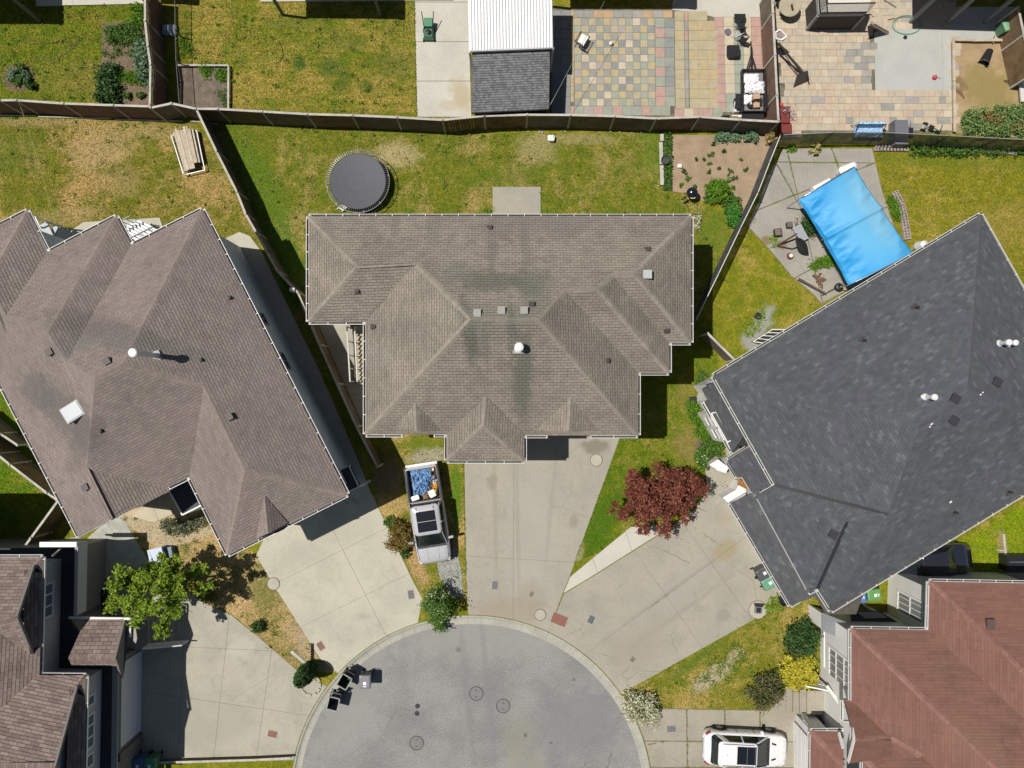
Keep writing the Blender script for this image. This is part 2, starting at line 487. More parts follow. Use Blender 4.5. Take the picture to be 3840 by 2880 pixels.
ASPH = mat('asphalt', (.26, .257, .242), .88, .06, .35, .15, 15, .5, dirt=.10, crack=(.32, .55), col2=(.20, .20, .192), spots=[
    dspot(1030, 1380, 5.5, 1.6, .0, (.29, .285, .25), .55), dspot(760, 1500, 1.6, 5, -.5, (.29, .29, .26), .5),
    dspot(1250, 1560, 3, 2, .4, (.17, .175, .18), .6), dspot(1133, 1640, 1.2, 3, .2, (.25, .24, .18), .5), dspot(990, 1404, .2, .18, 0, (.10, .11, .12), .6), dspot(1010, 1500, .22, 5, .1, (.19, .19, .185), .45), dspot(1055, 1500, .22, 5, .1, (.19, .19, .185), .4), dspot(1180, 1560, .3, 4, -.5, (.20, .20, .19), .4), dspot(900, 1450, 3.2, .25, .5, (.205, .205, .20), .4), dspot(1240, 1470, .12, .1, 0, (.09, .09, .09), .7), dspot(1135, 1590, .1, .14, 0, (.09, .09, .09), .7), dspot(1190, 1606, .12, .08, 0, (.08, .08, .08), .7)])
c0 = arc(RIN + 6, 0, 360, 96, 0.0)
road_poly = [(p.x, p.y, 0.0) for p in c0[:-1]]
rd = MB().face(road_poly)
a = P(CX - 520, CY + 300, 0); b = P(CX + 520, CY + 300, 0)
rd.face([(a.x, a.y, -.006), (b.x, b.y, -.006), (b.x, b.y - 90, -.006), (a.x, a.y - 90, -.006)])
road = rd.build('road', ASPH); tag(road, kind='structure')

# yard level with the turning head cut out of it
LAWN = lawnmat('lawn_mixed', (.105, .145, .012), (.20, .205, .02), (.29, .235, .075), .5, spots=[dspot(1645, 700, .55, 1.3, -.45, (.30, .31, .29), .9), dspot(1625, 735, .7, .6, 0, (.30, .31, .29), .85), dspot(1590, 800, .8, .5, .5, (.30, .27, .14), .6)])
far = 90
o = arc(ROUT - 4, -12, 192, 90, G)
yp = [(-far, far), (far, far), (far, -far), (o[0].x, -far)] + [(p.x, p.y) for p in o] + [(o[-1].x, -far), (-far, -far)]
yard = MB().prism(yp, -.02, G).build('ground', LAWN); tag(yard, kind='structure')

# rolled concrete kerb round the turning head, in cast lengths
KERB = mat('kerb_concrete', (.40, .385, .32), .9, .08, .9, .08, 30, .3, col2=(.33, .325, .28))
kroot = thing('kerb', P(CX, CY, 0), None, None); kroot['kind'] = 'structure'; del kroot['kind']; kroot['kind'] = 'structure'
prof = [(RIN, .006), (RIN + 14, .012), (RIN + 21, .04), (RIN + 26, .105), (RIN + 30, .118), (ROUT, .12), (ROUT + 2, .0)]
step = 4.4
a0 = -10.0
while a0 < 190:
    secs = []
    for k in range(5):
        an = a0 + (step - .05) * k / 4
        secs.append([P(CX + r * math.cos(R(an)), CY - r * math.sin(R(an)), z) for r, z in prof] + [P(CX + RIN * math.cos(R(an)), CY - RIN * math.sin(R(an)), -.02)])
    MB().loft(secs).build('kerb_stone', KERB, kroot)
    a0 += step

EXCL = []          # areas the grass tufts keep out of
def sheet(name, pts, material, level, kind='structure'):
    """thin layer of ground cover lying flush on the yard; level counts 4 mm steps"""
    o = MB().face([(p[0], p[1], G + .004 * level) for p in pts]).build(name, material)
    tag(o, kind=kind); return o

def subpix(pts): return [D(x, y) for x, y in pts]

Lt = sheet('lawn', DP([(-60, -60), (316, -60), (322, 224), (-60, 214)]), lawnmat('lawn_green_left', (.085, .15, .010), (.17, .20, .016), (.255, .215, .06), .42, spots=[dspot(150, 170, 2.4, 1.2, 0, (.26, .22, .05), .5)]), 1)
Lm = sheet('lawn', DP([(380, -60), (895, -60), (899, 250), (500, 240), (383, 236)]), lawnmat('lawn_yellow_top', (.09, .155, .012), (.175, .19, .02), (.31, .25, .07), .72, mow=.02,
    spots=[dspot(646, 137, .45, .55, 0, (.045, .115, .018), .95), dspot(712, 145, .8, .6, .1, (.06, .12, .02), .75), dspot(740, 175, .5, .9, -.4, (.07, .12, .012), .7), dspot(795, 185, .5, .4, 0, (.07, .11, .012), .75),
           dspot(850, 140, 1.4, .9, 0, (.075, .13, .02), .5), dspot(750, 95, 1.6, .5, 0, (.09, .14, .02), .5), dspot(640, 50, 2, .6, 0, (.1, .15, .02), .4)]), 1)
Ll = sheet('lawn', DP([(-60, 252), (428, 264), (500, 400), (566, 510), (560, 640), (-60, 640)]), lawnmat('lawn_dry_left', (.10, .135, .014), (.175, .18, .022), (.36, .265, .12), .70, spots=[
    dspot(215, 325, 2.2, 1.1, .1, (.42, .30, .14), .75), dspot(300, 285, 3.5, .5, 0, (.38, .28, .12), .7), dspot(260, 390, 1.4, 1.0, 0, (.40, .28, .13), .5), dspot(80, 262, 3, .35, 0, (.36, .27, .12), .7), dspot(40, 330, 2, 1.3, 0, (.10, .15, .015), .55), dspot(130, 470, 3, .6, .1, (.38, .28, .12), .5)]), 1)
La = sheet('lawn', DP([(436, 262), (500, 262), (1000, 288), (1440, 288), (1452, 410), (1500, 440), (1600, 470), (1502, 690), (1460, 700), (640, 700), (560, 480)]), lawnmat('lawn_back_middle', (.085, .135, .012), (.17, .185, .022), (.32, .26, .115), .58, spots=[
    dspot(560, 390, 1.2, 4, .5, (.085, .17, .012), .7), dspot(600, 560, 1.6, 3, .5, (.06, .16, .008), .85), dspot(855, 335, 1.5, .9, 0, (.42, .34, .17), .85), dspot(1160, 320, 1.3, 1.1, 0, (.40, .33, .17), .55), dspot(1250, 300, 2.5, .35, 0, (.36, .30, .14), .6),
    dspot(1420, 330, 1.1, 2.0, .2, (.10, .18, .012), .6), dspot(1100, 380, 3, .7, .1, (.11, .16, .015), .45), dspot(470, 300, .5, 1.3, .2, (.32, .26, .12), .6), dspot(1540, 500, 1.0, 1.5, 0, (.13, .19, .02), .5)]), 1)
Lf = sheet('lawn', DP([(1382, 700), (1502, 694), (1545, 690), (1560, 980), (1530, 1010), (1433, 1140), (1240, 1215), (1342, 942)]), lawnmat('lawn_front_middle', (.07, .135, .008), (.15, .185, .014), (.27, .23, .075), .36, spots=[
    dspot(1300, 1130, .9, 2.6, -.42, (.055, .135, .006), .85), dspot(1490, 960, 1.0, 1.2, 0, (.27, .19, .07), .7), dspot(1480, 850, .6, 1.4, 0, (.24, .19, .05), .6), dspot(1252, 1200, .2, .8, -.3, (.38, .33, .18), .7)]), 2)
Lc = sheet('lawn', DP([(1884, 322), (2290, 330), (2290, 700), (2180, 560), (2118, 470), (1950, 560), (1925, 480)]), lawnmat('lawn_olive_right', (.13, .16, .010), (.22, .215, .018), (.33, .27, .075), .55, mow=.03, spots=[dspot(2140, 500, 3, 1.5, .5, (.32, .24, .06), .5), dspot(2050, 350, 6, .4, -.05, (.14, .18, .015), .6)]), 1)
Ld = sheet('lawn', DP([(1995, 1215), (2300, 1040), (2300, 1240), (1990, 1240)]), lawnmat('lawn_bright_right', (.14, .24, .006), (.20, .26, .01), (.30, .26, .06), .32, spots=[dspot(2165, 1175, .3, .9, 0, (.36, .26, .12), .8)]), 1)
Lg = sheet('lawn', DP([(1341, 1499), (1646, 1329), (1700, 1280), (1790, 1330), (1775, 1480), (1690, 1533), (1418, 1528)]), lawnmat('lawn_dry_corner', (.11, .15, .014), (.19, .19, .022), (.33, .27, .10), .58, spots=[
    dspot(1540, 1460, 1.5, .55, .65, (.40, .34, .23), .95), dspot(1590, 1415, .7, .4, .6, (.40, .34, .23), .8), dspot(1500, 1430, 2.5, .3, .62, (.09, .16, .015), .7), dspot(1440, 1510, 1.4, .3, .1, (.33, .25, .06), .5)]), 1)
Ln = sheet('lawn', DP([(-60, 830), (20, 850), (100, 1000), (130, 1080), (60, 1175), (-60, 1175)]), lawnmat('lawn_left_edge', (.06, .15, .008), (.14, .20, .012), (.26, .24, .05), .35), 1)
Lp = sheet('lawn', DP([(240, 1120), (440, 1100), (490, 1190), (545, 1190), (599, 1278), (693, 1422), (725, 1452), (640, 1446), (553, 1371), (500, 1325), (450, 1300), (350, 1200), (250, 1160)]), lawnmat('lawn_parched_strip', (.15, .16, .05), (.25, .22, .09), (.42, .32, .19), .88, spots=[
    dspot(310, 1112, 1.6, .9, 0, (.43, .34, .20), .9), dspot(665, 1390, 1.6, .8, -.9, (.42, .32, .20), .8), dspot(560, 1260, .9, 1.4, 0, (.14, .16, .04), .6)]), 1)
LAWQ = sheet('lawn', DP([(799, 1055), (830, 940), (966, 940), (1000, 1000), (1007, 1283), (990, 1330), (913, 1296), (888, 1246)]), lawnmat('lawn_orange_strip', (.12, .16, .02), (.21, .21, .03), (.42, .31, .15), .66, spots=[
    dspot(985, 1070, .35, 2.6, 0, (.09, .19, .010), .9), dspot(905, 960, 1.4, .35, 0, (.12, .19, .012), .6), dspot(925, 985, 1.3, .5, .1, (.36, .33, .24), .9), dspot(862, 1090, .8, .5, 0, (.42, .29, .12), .9), dspot(900, 1220, .5, 1.4, .35, (.46, .30, .14), .9),
    dspot(836, 1030, .9, 1.2, 0, (.22, .16, .10), .9)]), 1)
GRAVEL = mat('gravel', (.34, .35, .33), .95, .1, 3, .22, 60, .8, col2=(.25, .26, .24), island=.3)
sheet('gravel', DP([(940, 1190), (985, 1180), (998, 1240), (1000, 1290), (968, 1290), (948, 1240)]), GRAVEL, 3)
SOIL = mat('garden_soil', (.36, .265, .175), .97, .1, 1.3, .16, 38, .7, col2=(.29, .215, .14))
SOILD = mat('dark_soil', (.20, .145, .095), .97, .15, 1.6, .2, 38, .8, col2=(.14, .105, .07))
SOILG = mat('bark_soil', (.135, .11, .085), .97, .15, 2.6, .25, 38, .8, col2=(.20, .16, .12))
SOILS = mat('sand_soil', (.40, .29, .165), .97, .1, .8, .1, 30, .5, col2=(.31, .22, .125), spots=[dspot(2135, 195, 1.9, 1.5, -.5, (.24, .19, .06), .8), dspot(2110, 175, .9, 1.1, 0, (.27, .21, .09), .5)])
bedv = TP(0, 0, [(885, 195), (1250, 190), (1292, 908), (868, 900)]); sheet('soil', bedv, SOILD, 4)
bedr = TP(0, 0, [(1540, 568), (1975, 568), (1975, 940), (1556, 935)]); sheet('soil', bedr, SOILG, 4)
beda = DP([(1430, 292), (1662, 292), (1672, 312), (1604, 462), (1560, 440), (1520, 435), (1480, 418), (1432, 410)]); sheet('soil', beda, SOIL, 4)
beds = TP(3, 0, [(1600, 350), (2150, 350), (2200, 900), (2240, 1195), (1630, 1150)]); sheet('soil', beds, SOILS, 4)
sheet('soil', DP([(250, 1118), (300, 1075), (372, 1050), (400, 1120), (470, 1150), (350, 1190), (300, 1150)]), mat('pale_sand', (.46, .37, .24), .97, .08, 1.2, .1, 30, .4), 3)
roundp = D(40, 168); sheet('soil', [(roundp.x + .95 * math.cos(k * .35), roundp.y + .85 * math.sin(k * .35)) for k in range(18)], SOILD, 3)
sheet('soil', DP([(1488, 855), (1520, 870), (1560, 960), (1560, 985), (1540, 1000), (1510, 1000), (1500, 960), (1515, 940), (1488, 880)]), SOILD, 3)
EXCL += [bedv, bedr, beda, beds]

# ---------------------------------------------------------------- cast concrete
def driveway(name, poly, cuts, material, top=.024, gap=.013, label=None, excl=True):
    """slabs of one pour, each its own piece, with open joints between them over dark sand"""
    poly = [(p[0], p[1]) for p in poly]
    c = poly[0]
    t = thing(name, (c[0], c[1], G), None, None); t['kind'] = 'structure'
    MB().face([(p[0], p[1], G + .006) for p in poly]).build('joint_sand', mat('joint_dirt', (.19, .17, .12), .97, .2, 3, .2, 30), t)
    parts = [poly]
    for a, b in cuts: parts = split(parts, (a.x, a.y), (b.x, b.y))
    for q in parts:
        MB().prism(inset(q, gap / 2), G - .01, G + top + rnd.uniform(-.002, .002)).build('concrete_slab', material, t)
    if excl: EXCL.append(poly)
    return t

def L2(x0, y0, x1, y1): return (D(x0, y0), D(x1, y1))
CONA = mat('driveway_concrete', (.36, .33, .265), .9, .07, .5, .07, 26, .3, dirt=.12, crack=(.5, .6), col2=(.315, .298, .25), spots=[
    dspot(1285, 965, .85, .45, 0, (.19, .165, .13), .8), dspot(1064, 1040, .35, .5, 0, (.24, .225, .18), .7), dspot(1240, 1125, .3, .45, 0, (.24, .22, .17), .6), dspot(1150, 1140, 1.6, 4.5, 0, (.36, .345, .30), .5), dspot(1100, 1320, 2.5, .9, 0, (.30, .25, .18), .6), dspot(1070, 1130, .16, 4.2, .02, (.27, .25, .205), .5), dspot(1118, 1130, .16, 4.2, .02, (.27, .25, .205), .5), dspot(1190, 1100, .14, 3.6, -.1, (.275, .255, .21), .45), dspot(1150, 1290, .9, 1.1, 0, (.29, .25, .19), .5)])
CONC = mat('driveway_concrete_right', (.35, .322, .258), .9, .07, .45, .07, 26, .3, dirt=.12, crack=(.45, .7), col2=(.305, .29, .238), spots=[
    dspot(1565, 1190, .9, .5, .6, (.30, .24, .13), .7), dspot(1560, 1330, .5, .35, .4, (.24, .225, .19), .6), dspot(1450, 1280, 3, .8, .6, (.32, .31, .28), .5), dspot(1560, 1120, .5, .5, 0, (.30, .26, .19), .5), dspot(1430, 1290, 4.5, .16, .62, (.27, .25, .205), .5), dspot(1460, 1330, 4.5, .16, .62, (.27, .25, .205), .5), dspot(1380, 1390, 2, 1.4, .6, (.31, .275, .21), .5)])
CONB = mat('driveway_concrete_left', (.47, .445, .355), .9, .05, .5, .05, 26, .25, dirt=.12, crack=(.3, .3), col2=(.41, .39, .315), spots=[
    dspot(650, 1200, 1.2, .8, 0, (.37, .36, .29), .6), dspot(760, 1150, 2, .9, .4, (.38, .37, .30), .4)])
CONE = mat('driveway_concrete_corner', (.40, .375, .30), .9, .07, .55, .07, 26, .3, dirt=.12, crack=(.4, .4), col2=(.335, .32, .26), spots=[
    dspot(520, 1400, .9, .8, 0, (.46, .43, .37), .6), dspot(450, 1560, 2.5, 1.4, 0, (.33, .32, .25), .5)])
COND = mat('driveway_concrete_low', (.345, .315, .25), .9, .08, .6, .07, 26, .3, dirt=.12, crack=(.4, .4), col2=(.29, .265, .21))
CONT = mat('patio_concrete_pale', (.52, .50, .43), .9, .04, .4, .06, 24, .2, dirt=.05, col2=(.46, .44, .38), spots=[
    dspot(995, 205, .6, 1.2, .3, (.40, .33, .20), .7), dspot(975, 228, 1.0, .35, 0, (.42, .36, .24), .5)])
CONP = mat('patio_concrete_old', (.34, .32, .275), .9, .08, .6, .08, 26, .3, dirt=.12, crack=(.6, .6), col2=(.285, .27, .235), spots=[dspot(1690, 530, .35, .3, 0, (.20, .12, .06), .8), dspot(1655, 520, .3, .3, 0, (.20, .13, .05), .8)])

ar = lambda a, b, n=20: [(p.x, p.y) for p in arc(ROUT + 3, a, b, n)]
def ang_of(x, y): return math.degrees(math.atan2(CY - y * K, x * K - CX))
A1, A2 = ang_of(1190, 1352), ang_of(1012, 1336)
driveway('driveway', DP([(1002, 925), (1345, 925), (1340, 942), (1231, 1244), (1216, 1281)]) + ar(A1, A2) + DP([(1007, 1277), (1007, 1244)]),
         [L2(990, 1200, 1250, 1215), L2(1110, 900, 1108, 1420)], CONA)
A3, A4 = ang_of(1341, 1499), A1 + .15
driveway('driveway', DP([(1218, 1283), (1279, 1246), (1434, 1149), (1500, 1100), (1528, 1062), (1522, 1008), (1545, 985), (1575, 1000), (1640, 1080), (1720, 1300), (1646, 1328)]) + ar(A3, A4),
         [L2(1461, 1269, 1331, 1364), L2(1468, 1329, 1518, 1401), L2(1581, 1279, 1608, 1317)], CONC, gap=.012)
driveway('kerb_strip', DP([(1231, 1246), (1362, 1138), (1433, 1135), (1433, 1147), (1279, 1244), (1217, 1281)]), [L2(1270, 1180, 1300, 1260), L2(1345, 1130, 1375, 1220)], CONT, top=.05)
A5, A6 = ang_of(905, 1352), ang_of(728, 1452)
driveway('driveway', DP([(480, 518), (517, 501), (540, 510), (566, 545), (690, 800), (770, 985), (798, 1055), (888, 1246), (913, 1294)]) + ar(A5, A6) + DP([(693, 1424), (599, 1276), (553, 1200), (600, 1100)]),
         [L2(700, 1107, 835, 1374), L2(828, 1144, 600, 1258), L2(873, 1244, 640, 1359), L2(560, 640, 700, 560), L2(640, 820, 760, 740), L2(700, 980, 820, 900)], CONB)
A7, A8 = ang_of(690, 1470), ang_of(626, 1640)
driveway('driveway', DP([(240, 1180), (350, 1240), (440, 1300), (502, 1330), (553, 1371), (640, 1446)]) + ar(A7, A8) + DP([(240, 1650), (240, 1400)]),
         [L2(495, 1337, 462, 1639), L2(397, 1394, 387, 1594), L2(312, 1494, 665, 1545), L2(397, 1397, 553, 1404), L2(587, 1404, 553, 1644)], CONE)
A9, A10 = ang_of(1395, 1620), ang_of(1365, 1545)
driveway('driveway', DP([(1418, 1530), (1662, 1534), (1690, 1500), (1700, 1478), (1780, 1478), (1800, 1640), (1800, 1760), (1420, 1760)]) + ar(ang_of(1403, 1650), ang_of(1372, 1545), 8),
         [L2(1483, 1500, 1485, 1760), L2(1565, 1500, 1567, 1760), L2(1641, 1500, 1642, 1760), L2(1380, 1600, 1700, 1602), L2(1380, 1657, 1800, 1658)], COND, gap=.05)
driveway('walkway', TP(1, 0, [(1368, -90), (1832, -90), (1862, 1012), (1392, 1012)]), [(T(1, 0, 1300, 362), T(1, 0, 1900, 362)), (T(1, 0, 1300, 702), T(1, 0, 1900, 702)), (T(1, 0, 1300, 20), T(1, 0, 1900, 20))], CONT, gap=.03)
driveway('patio', DP([(1064, 404), (1168, 404), (1168, 478), (1064, 478)]), [], CONA, top=.06)
driveway('patio', DP([(1692, 320), (1884, 320), (1905, 410), (1935, 500), (1960, 560), (1774, 656), (1755, 635), (1709, 597), (1669, 548), (1613, 487), (1640, 430), (1659, 377)]),
         [(T(3, 0, 160, 1280), T(3, 0, 225, 1560)), (T(3, 0, 0, 1400), T(3, 0, 700, 1408)), (T(3, 0, 545, 1270), T(3, 0, 640, 1560)), (T(3, 1, 0, 120), T(3, 0, 920, 1410)), (T(3, 1, 60, 470), T(3, 1, 460, 330)), (T(3, 1, 240, 740), T(3, 1, 560, 560)), (T(3, 0, 60, 1400), T(3, 1, 240, 60))], CONP, gap=.06)
driveway('patio', TP(2, 0, [(1385, -90), (2160, -90), (2148, 150), (1740, 150), (1600, 110), (1385, 90)]), [], CONT)
driveway('patio', TP(3, 0, [(915, 285), (1045, 225), (1045, 60), (2140, 60), (2150, 345), (1590, 345), (1585, 792), (925, 792)]), [(T(3, 0, 1045, 200), T(3, 0, 1600, 205)), (T(3, 0, 1500, 0), T(3, 0, 1505, 400))], mat('patio_concrete_grey', (.43, .435, .40), .9, .04, .7, .05, 22, .2, col2=(.39, .40, .37)), gap=.012)
driveway('patio', TP(0, 0, [(320, -100), (1248, -100), (1248, 38), (1010, 45), (320, 58)]), [(T(0, 0, 640, -100), T(0, 0, 640, 90))], CONT, top=.09)
driveway('patio', TP(1, 0, [(40, -100), (1700, -100), (1700, 10), (1050, 12), (40, 22)]), [], CONT, top=.09)
driveway('walkway', DP([(672, 690), (800, 690), (800, 945), (770, 925)]), [L2(660, 770, 800, 772), L2(660, 850, 800, 852)], CONE)
driveway('patio', DP([(120, 520), (180, 480), (345, 470), (352, 490), (300, 530), (200, 600)]), [L2(240, 400, 280, 560)], CONB)
driveway('path', DP([(170, 1180), (235, 1120), (262, 1110), (290, 1160), (340, 1240), (200, 1240)]), [], mat('cracked_concrete', (.42, .42, .36), .9, .1, 2, .1, 20, .3))
driveway('path', DP([(-60, 1172), (90, 1172), (160, 1160), (230, 1170), (250, 1300), (-60, 1300)]), [], CONE)
driveway('path', DP([(1776, 1380), (1840, 1350), (1960, 1300), (2010, 1240), (2290, 1235), (2290, 1300), (1840, 1700), (1776, 1700)]), [], COND)

driveway('landing', TP(0, 2, [(1310, 1040), (1460, 1060), (1505, 1120), (1340, 1195), (1150, 1145), (1200, 1085)]), [(T(0, 2, 1320, 1030), T(0, 2, 1380, 1200))], mat('landing_buff', (.50, .44, .32), .9, .05, 2, .06, 20, .2), top=.07)
# ---------------------------------------------------------------- pavers
def paver_patio(name, base_poly, cells, mats_, top=.03, limit=300, gap=.012):
    """cells: (x0, y0, x1, y1 in metres, material index); each tile its own piece up to the limit"""
    c = base_poly[0]
    t = thing(name, (c[0], c[1], G), None, None); t['kind'] = 'structure'
    MB().face([(p[0], p[1], G + .006) for p in base_poly]).build('joint_sand', MATS['joint_dirt'], t)
    cells = [q for q in cells if inside(((q[0] + q[2]) / 2, (q[1] + q[3]) / 2), base_poly)]
    cells.sort(key=lambda q: -(abs((q[2] - q[0]) * (q[3] - q[1])) - .002 * math.hypot(q[0], q[1])))
    cache = {}; rest = MB()
    for i, q in enumerate(cells):
        w = abs(q[2] - q[0]) - gap; h = abs(q[3] - q[1]) - gap; x = (q[0] + q[2]) / 2; y = (q[1] + q[3]) / 2
        zt = top + rnd.uniform(-.003, .003)
        if i < limit:
            key = (round(w, 2), round(h, 2), q[4])
            if key not in cache:
                cache[key] = MB().box((0, 0, 0), (w, h, .04)).mesh('tile', mats_[q[4]])
            place('tile', cache[key], t, (x - c[0], y - c[1], zt - .02), (0, 0, rnd.uniform(-.008, .008)))
        else:
            rest.box((x, y, G + zt - .02), (w, h, .04), m=q[4])
    if rest.v: rest.build('tile', mats_, t, kind='stuff')
    EXCL.append(base_poly); return t

def tm(n, c): return mat(n, c, .9, .06, 2.5, .06, 30, .2, island=0)
PM = [tm('tile_grey', (.30, .295, .265)), tm('tile_tan', (.43, .375, .245)), tm('tile_green', (.315, .34, .275)), tm('tile_pink', (.45, .30, .25)), tm('tile_cream', (.54, .46, .34)),
      tm('tile_ochre', (.45, .365, .215)), tm('tile_slate', (.255, .262, .25)), tm('tile_orange', (.47, .33, .20)), tm('tile_lilac', (.36, .33, .31))]
cells = []
def grid(i, j, x0, y0, w, h, nx, ny, pick, skew=0.0):
    for a in range(nx):
        for b in range(ny):
            p = T(i, j, x0 + a * w + skew * b, y0 + b * h); q = T(i, j, x0 + (a + 1) * w + skew * b, y0 + (b + 1) * h)
            cells.append((p.x, q.y, q.x, p.y, pick(a, b)))
pr = random.Random(3)
def checker(a, b):
    d = (a + b) % 2 == 0
    if d: return pr.choice([1, 1, 1, 1, 5, 4])
    return pr.choice([0, 0, 6, 0, 2, 8])
grid(2, 0, 535, 158, 63.4, 63.2, 11, 12, checker, .6)
grid(2, 0, 1236, 158, 82, 84.5, 1, 9, lambda a, b: [2, 3][b % 2] if b < 8 else 3, .6)
grid(2, 0, 1318, 158, 84, 84.5, 1, 9, lambda a, b: [6, 0, 6, 6, 0, 6, 6, 0, 2][b], .6)
grid(2, 0, 537, 917, 83, 83, 10, 1, lambda a, b: [2, 8, 3, 2, 3, 2, 2, 3, 2, 2][a])
grid(2, 0, 505, 917, 32, 83, 1, 1, lambda a, b: 3)
grid(2, 0, 505, 90, 30, 66, 1, 12, lambda a, b: 1 if b % 3 else 7)
grid(2, 0, 535, 92, 85, 64, 10, 1, lambda a, b: [0, 0, 7, 7, 0, 0, 8, 7, 8, 7][a])
grid(2, 0, 1403, 98, 83, 84, 1, 10, lambda a, b: pr.choice([1, 1, 5]), 1)
grid(2, 0, 1488, 98, 32, 84, 1, 10, lambda a, b: pr.choice([8, 3, 0]), 1)
grid(2, 0, 1522, 98, 82, 84, 3, 10, lambda a, b: pr.choice([1, 1, 1, 5, 5]), 1.5)
grid(2, 0, 1403, 938, 83, 84, 5, 1, lambda a, b: [3, 4, 3, 3, 2][a])
grid(2, 0, 1745, 150, 84, 82, 1, 11, lambda a, b: 3, 2)
grid(2, 0, 1829, 150, 84, 82, 1, 8, lambda a, b: 4, 2)
grid(2, 0, 1845, 806, 84, 82, 1, 3, lambda a, b: 2, 2)
grid(2, 0, 1913, 150, 84, 82, 1, 11, lambda a, b: 2, 2)
grid(2, 0, 1997, 150, 68, 82, 1, 11, lambda a, b: 4, 1.5)
grid(2, 0, 2066, 150, 84, 82, 2, 11, lambda a, b: 3, 1.5)
grid(2, 0, 340, 90, 82, 83, 2, 11, lambda a, b: 6)
paver_patio('patio', [(p.x, p.y) for p in TP(2, 0, [(335, 60), (1385, 76), (1600, 108), (1742, 148), (2212, 148), (2250, 1010), (335, 1004)])], cells, PM)

cells = []; pr = random.Random(11)
y = -40; row = 0
while y < 1150:
    x = 40 - pr.uniform(0, 58)
    while x < 1630:
        w = pr.choice([58, 58, 87, 116]); p = T(3, 0, x, y); q = T(3, 0, x + w, y + 58.5)
        grey = (640 < x < 930 and 320 < y < 720) or (1000 < x < 1560 and 800 < y < 1100 and pr.random() < .45) or pr.random() < .10
        cells.append((p.x, q.y, q.x, p.y, pr.choice([8, 0, 10, 0]) if grey and pr.random() < .8 else pr.choice([4, 9, 9, 9, 10, 10, 10, 11, 11])))
        x += w
    y += 58.5; row += 1
PM2 = PM + [tm('tile_sand', (.50, .42, .31)), tm('tile_beige', (.46, .40, .31)), tm('tile_blush', (.50, .39, .29))]
sl = [(p.x, p.y) for p in TP(3, 0, [(915, 225), (1600, 225), (1600, 800), (915, 800)])]
cells = [c for c in cells if not inside(((c[0] + c[2]) / 2, (c[1] + c[3]) / 2), sl)]
paver_patio('patio', [(p.x, p.y) for p in TP(3, 0, [(60, -60), (1620, -60), (1625, 1150), (1000, 1142), (100, 1165)])], cells, PM2)
# ---------------------------------------------------------------- houses
def clip_rect(poly, x0, x1, y0, y1):
    p = poly
    for ax, v, s in ((0, x0, 1), (0, x1, -1), (1, y0, 1), (1, y1, -1)):
        if not p: return p
        out = []; n = len(p)
        for i in range(n):
            a, b = p[i], p[(i + 1) % n]; fa = s * (a[ax] - v); fb = s * (b[ax] - v)
            if fa >= 0: out.append(a)
            if (fa >= 0) != (fb >= 0):
                t = fa / (fa - fb); out.append((a[0] + (b[0] - a[0]) * t, a[1] + (b[1] - a[1]) * t))
        p = out
    return p

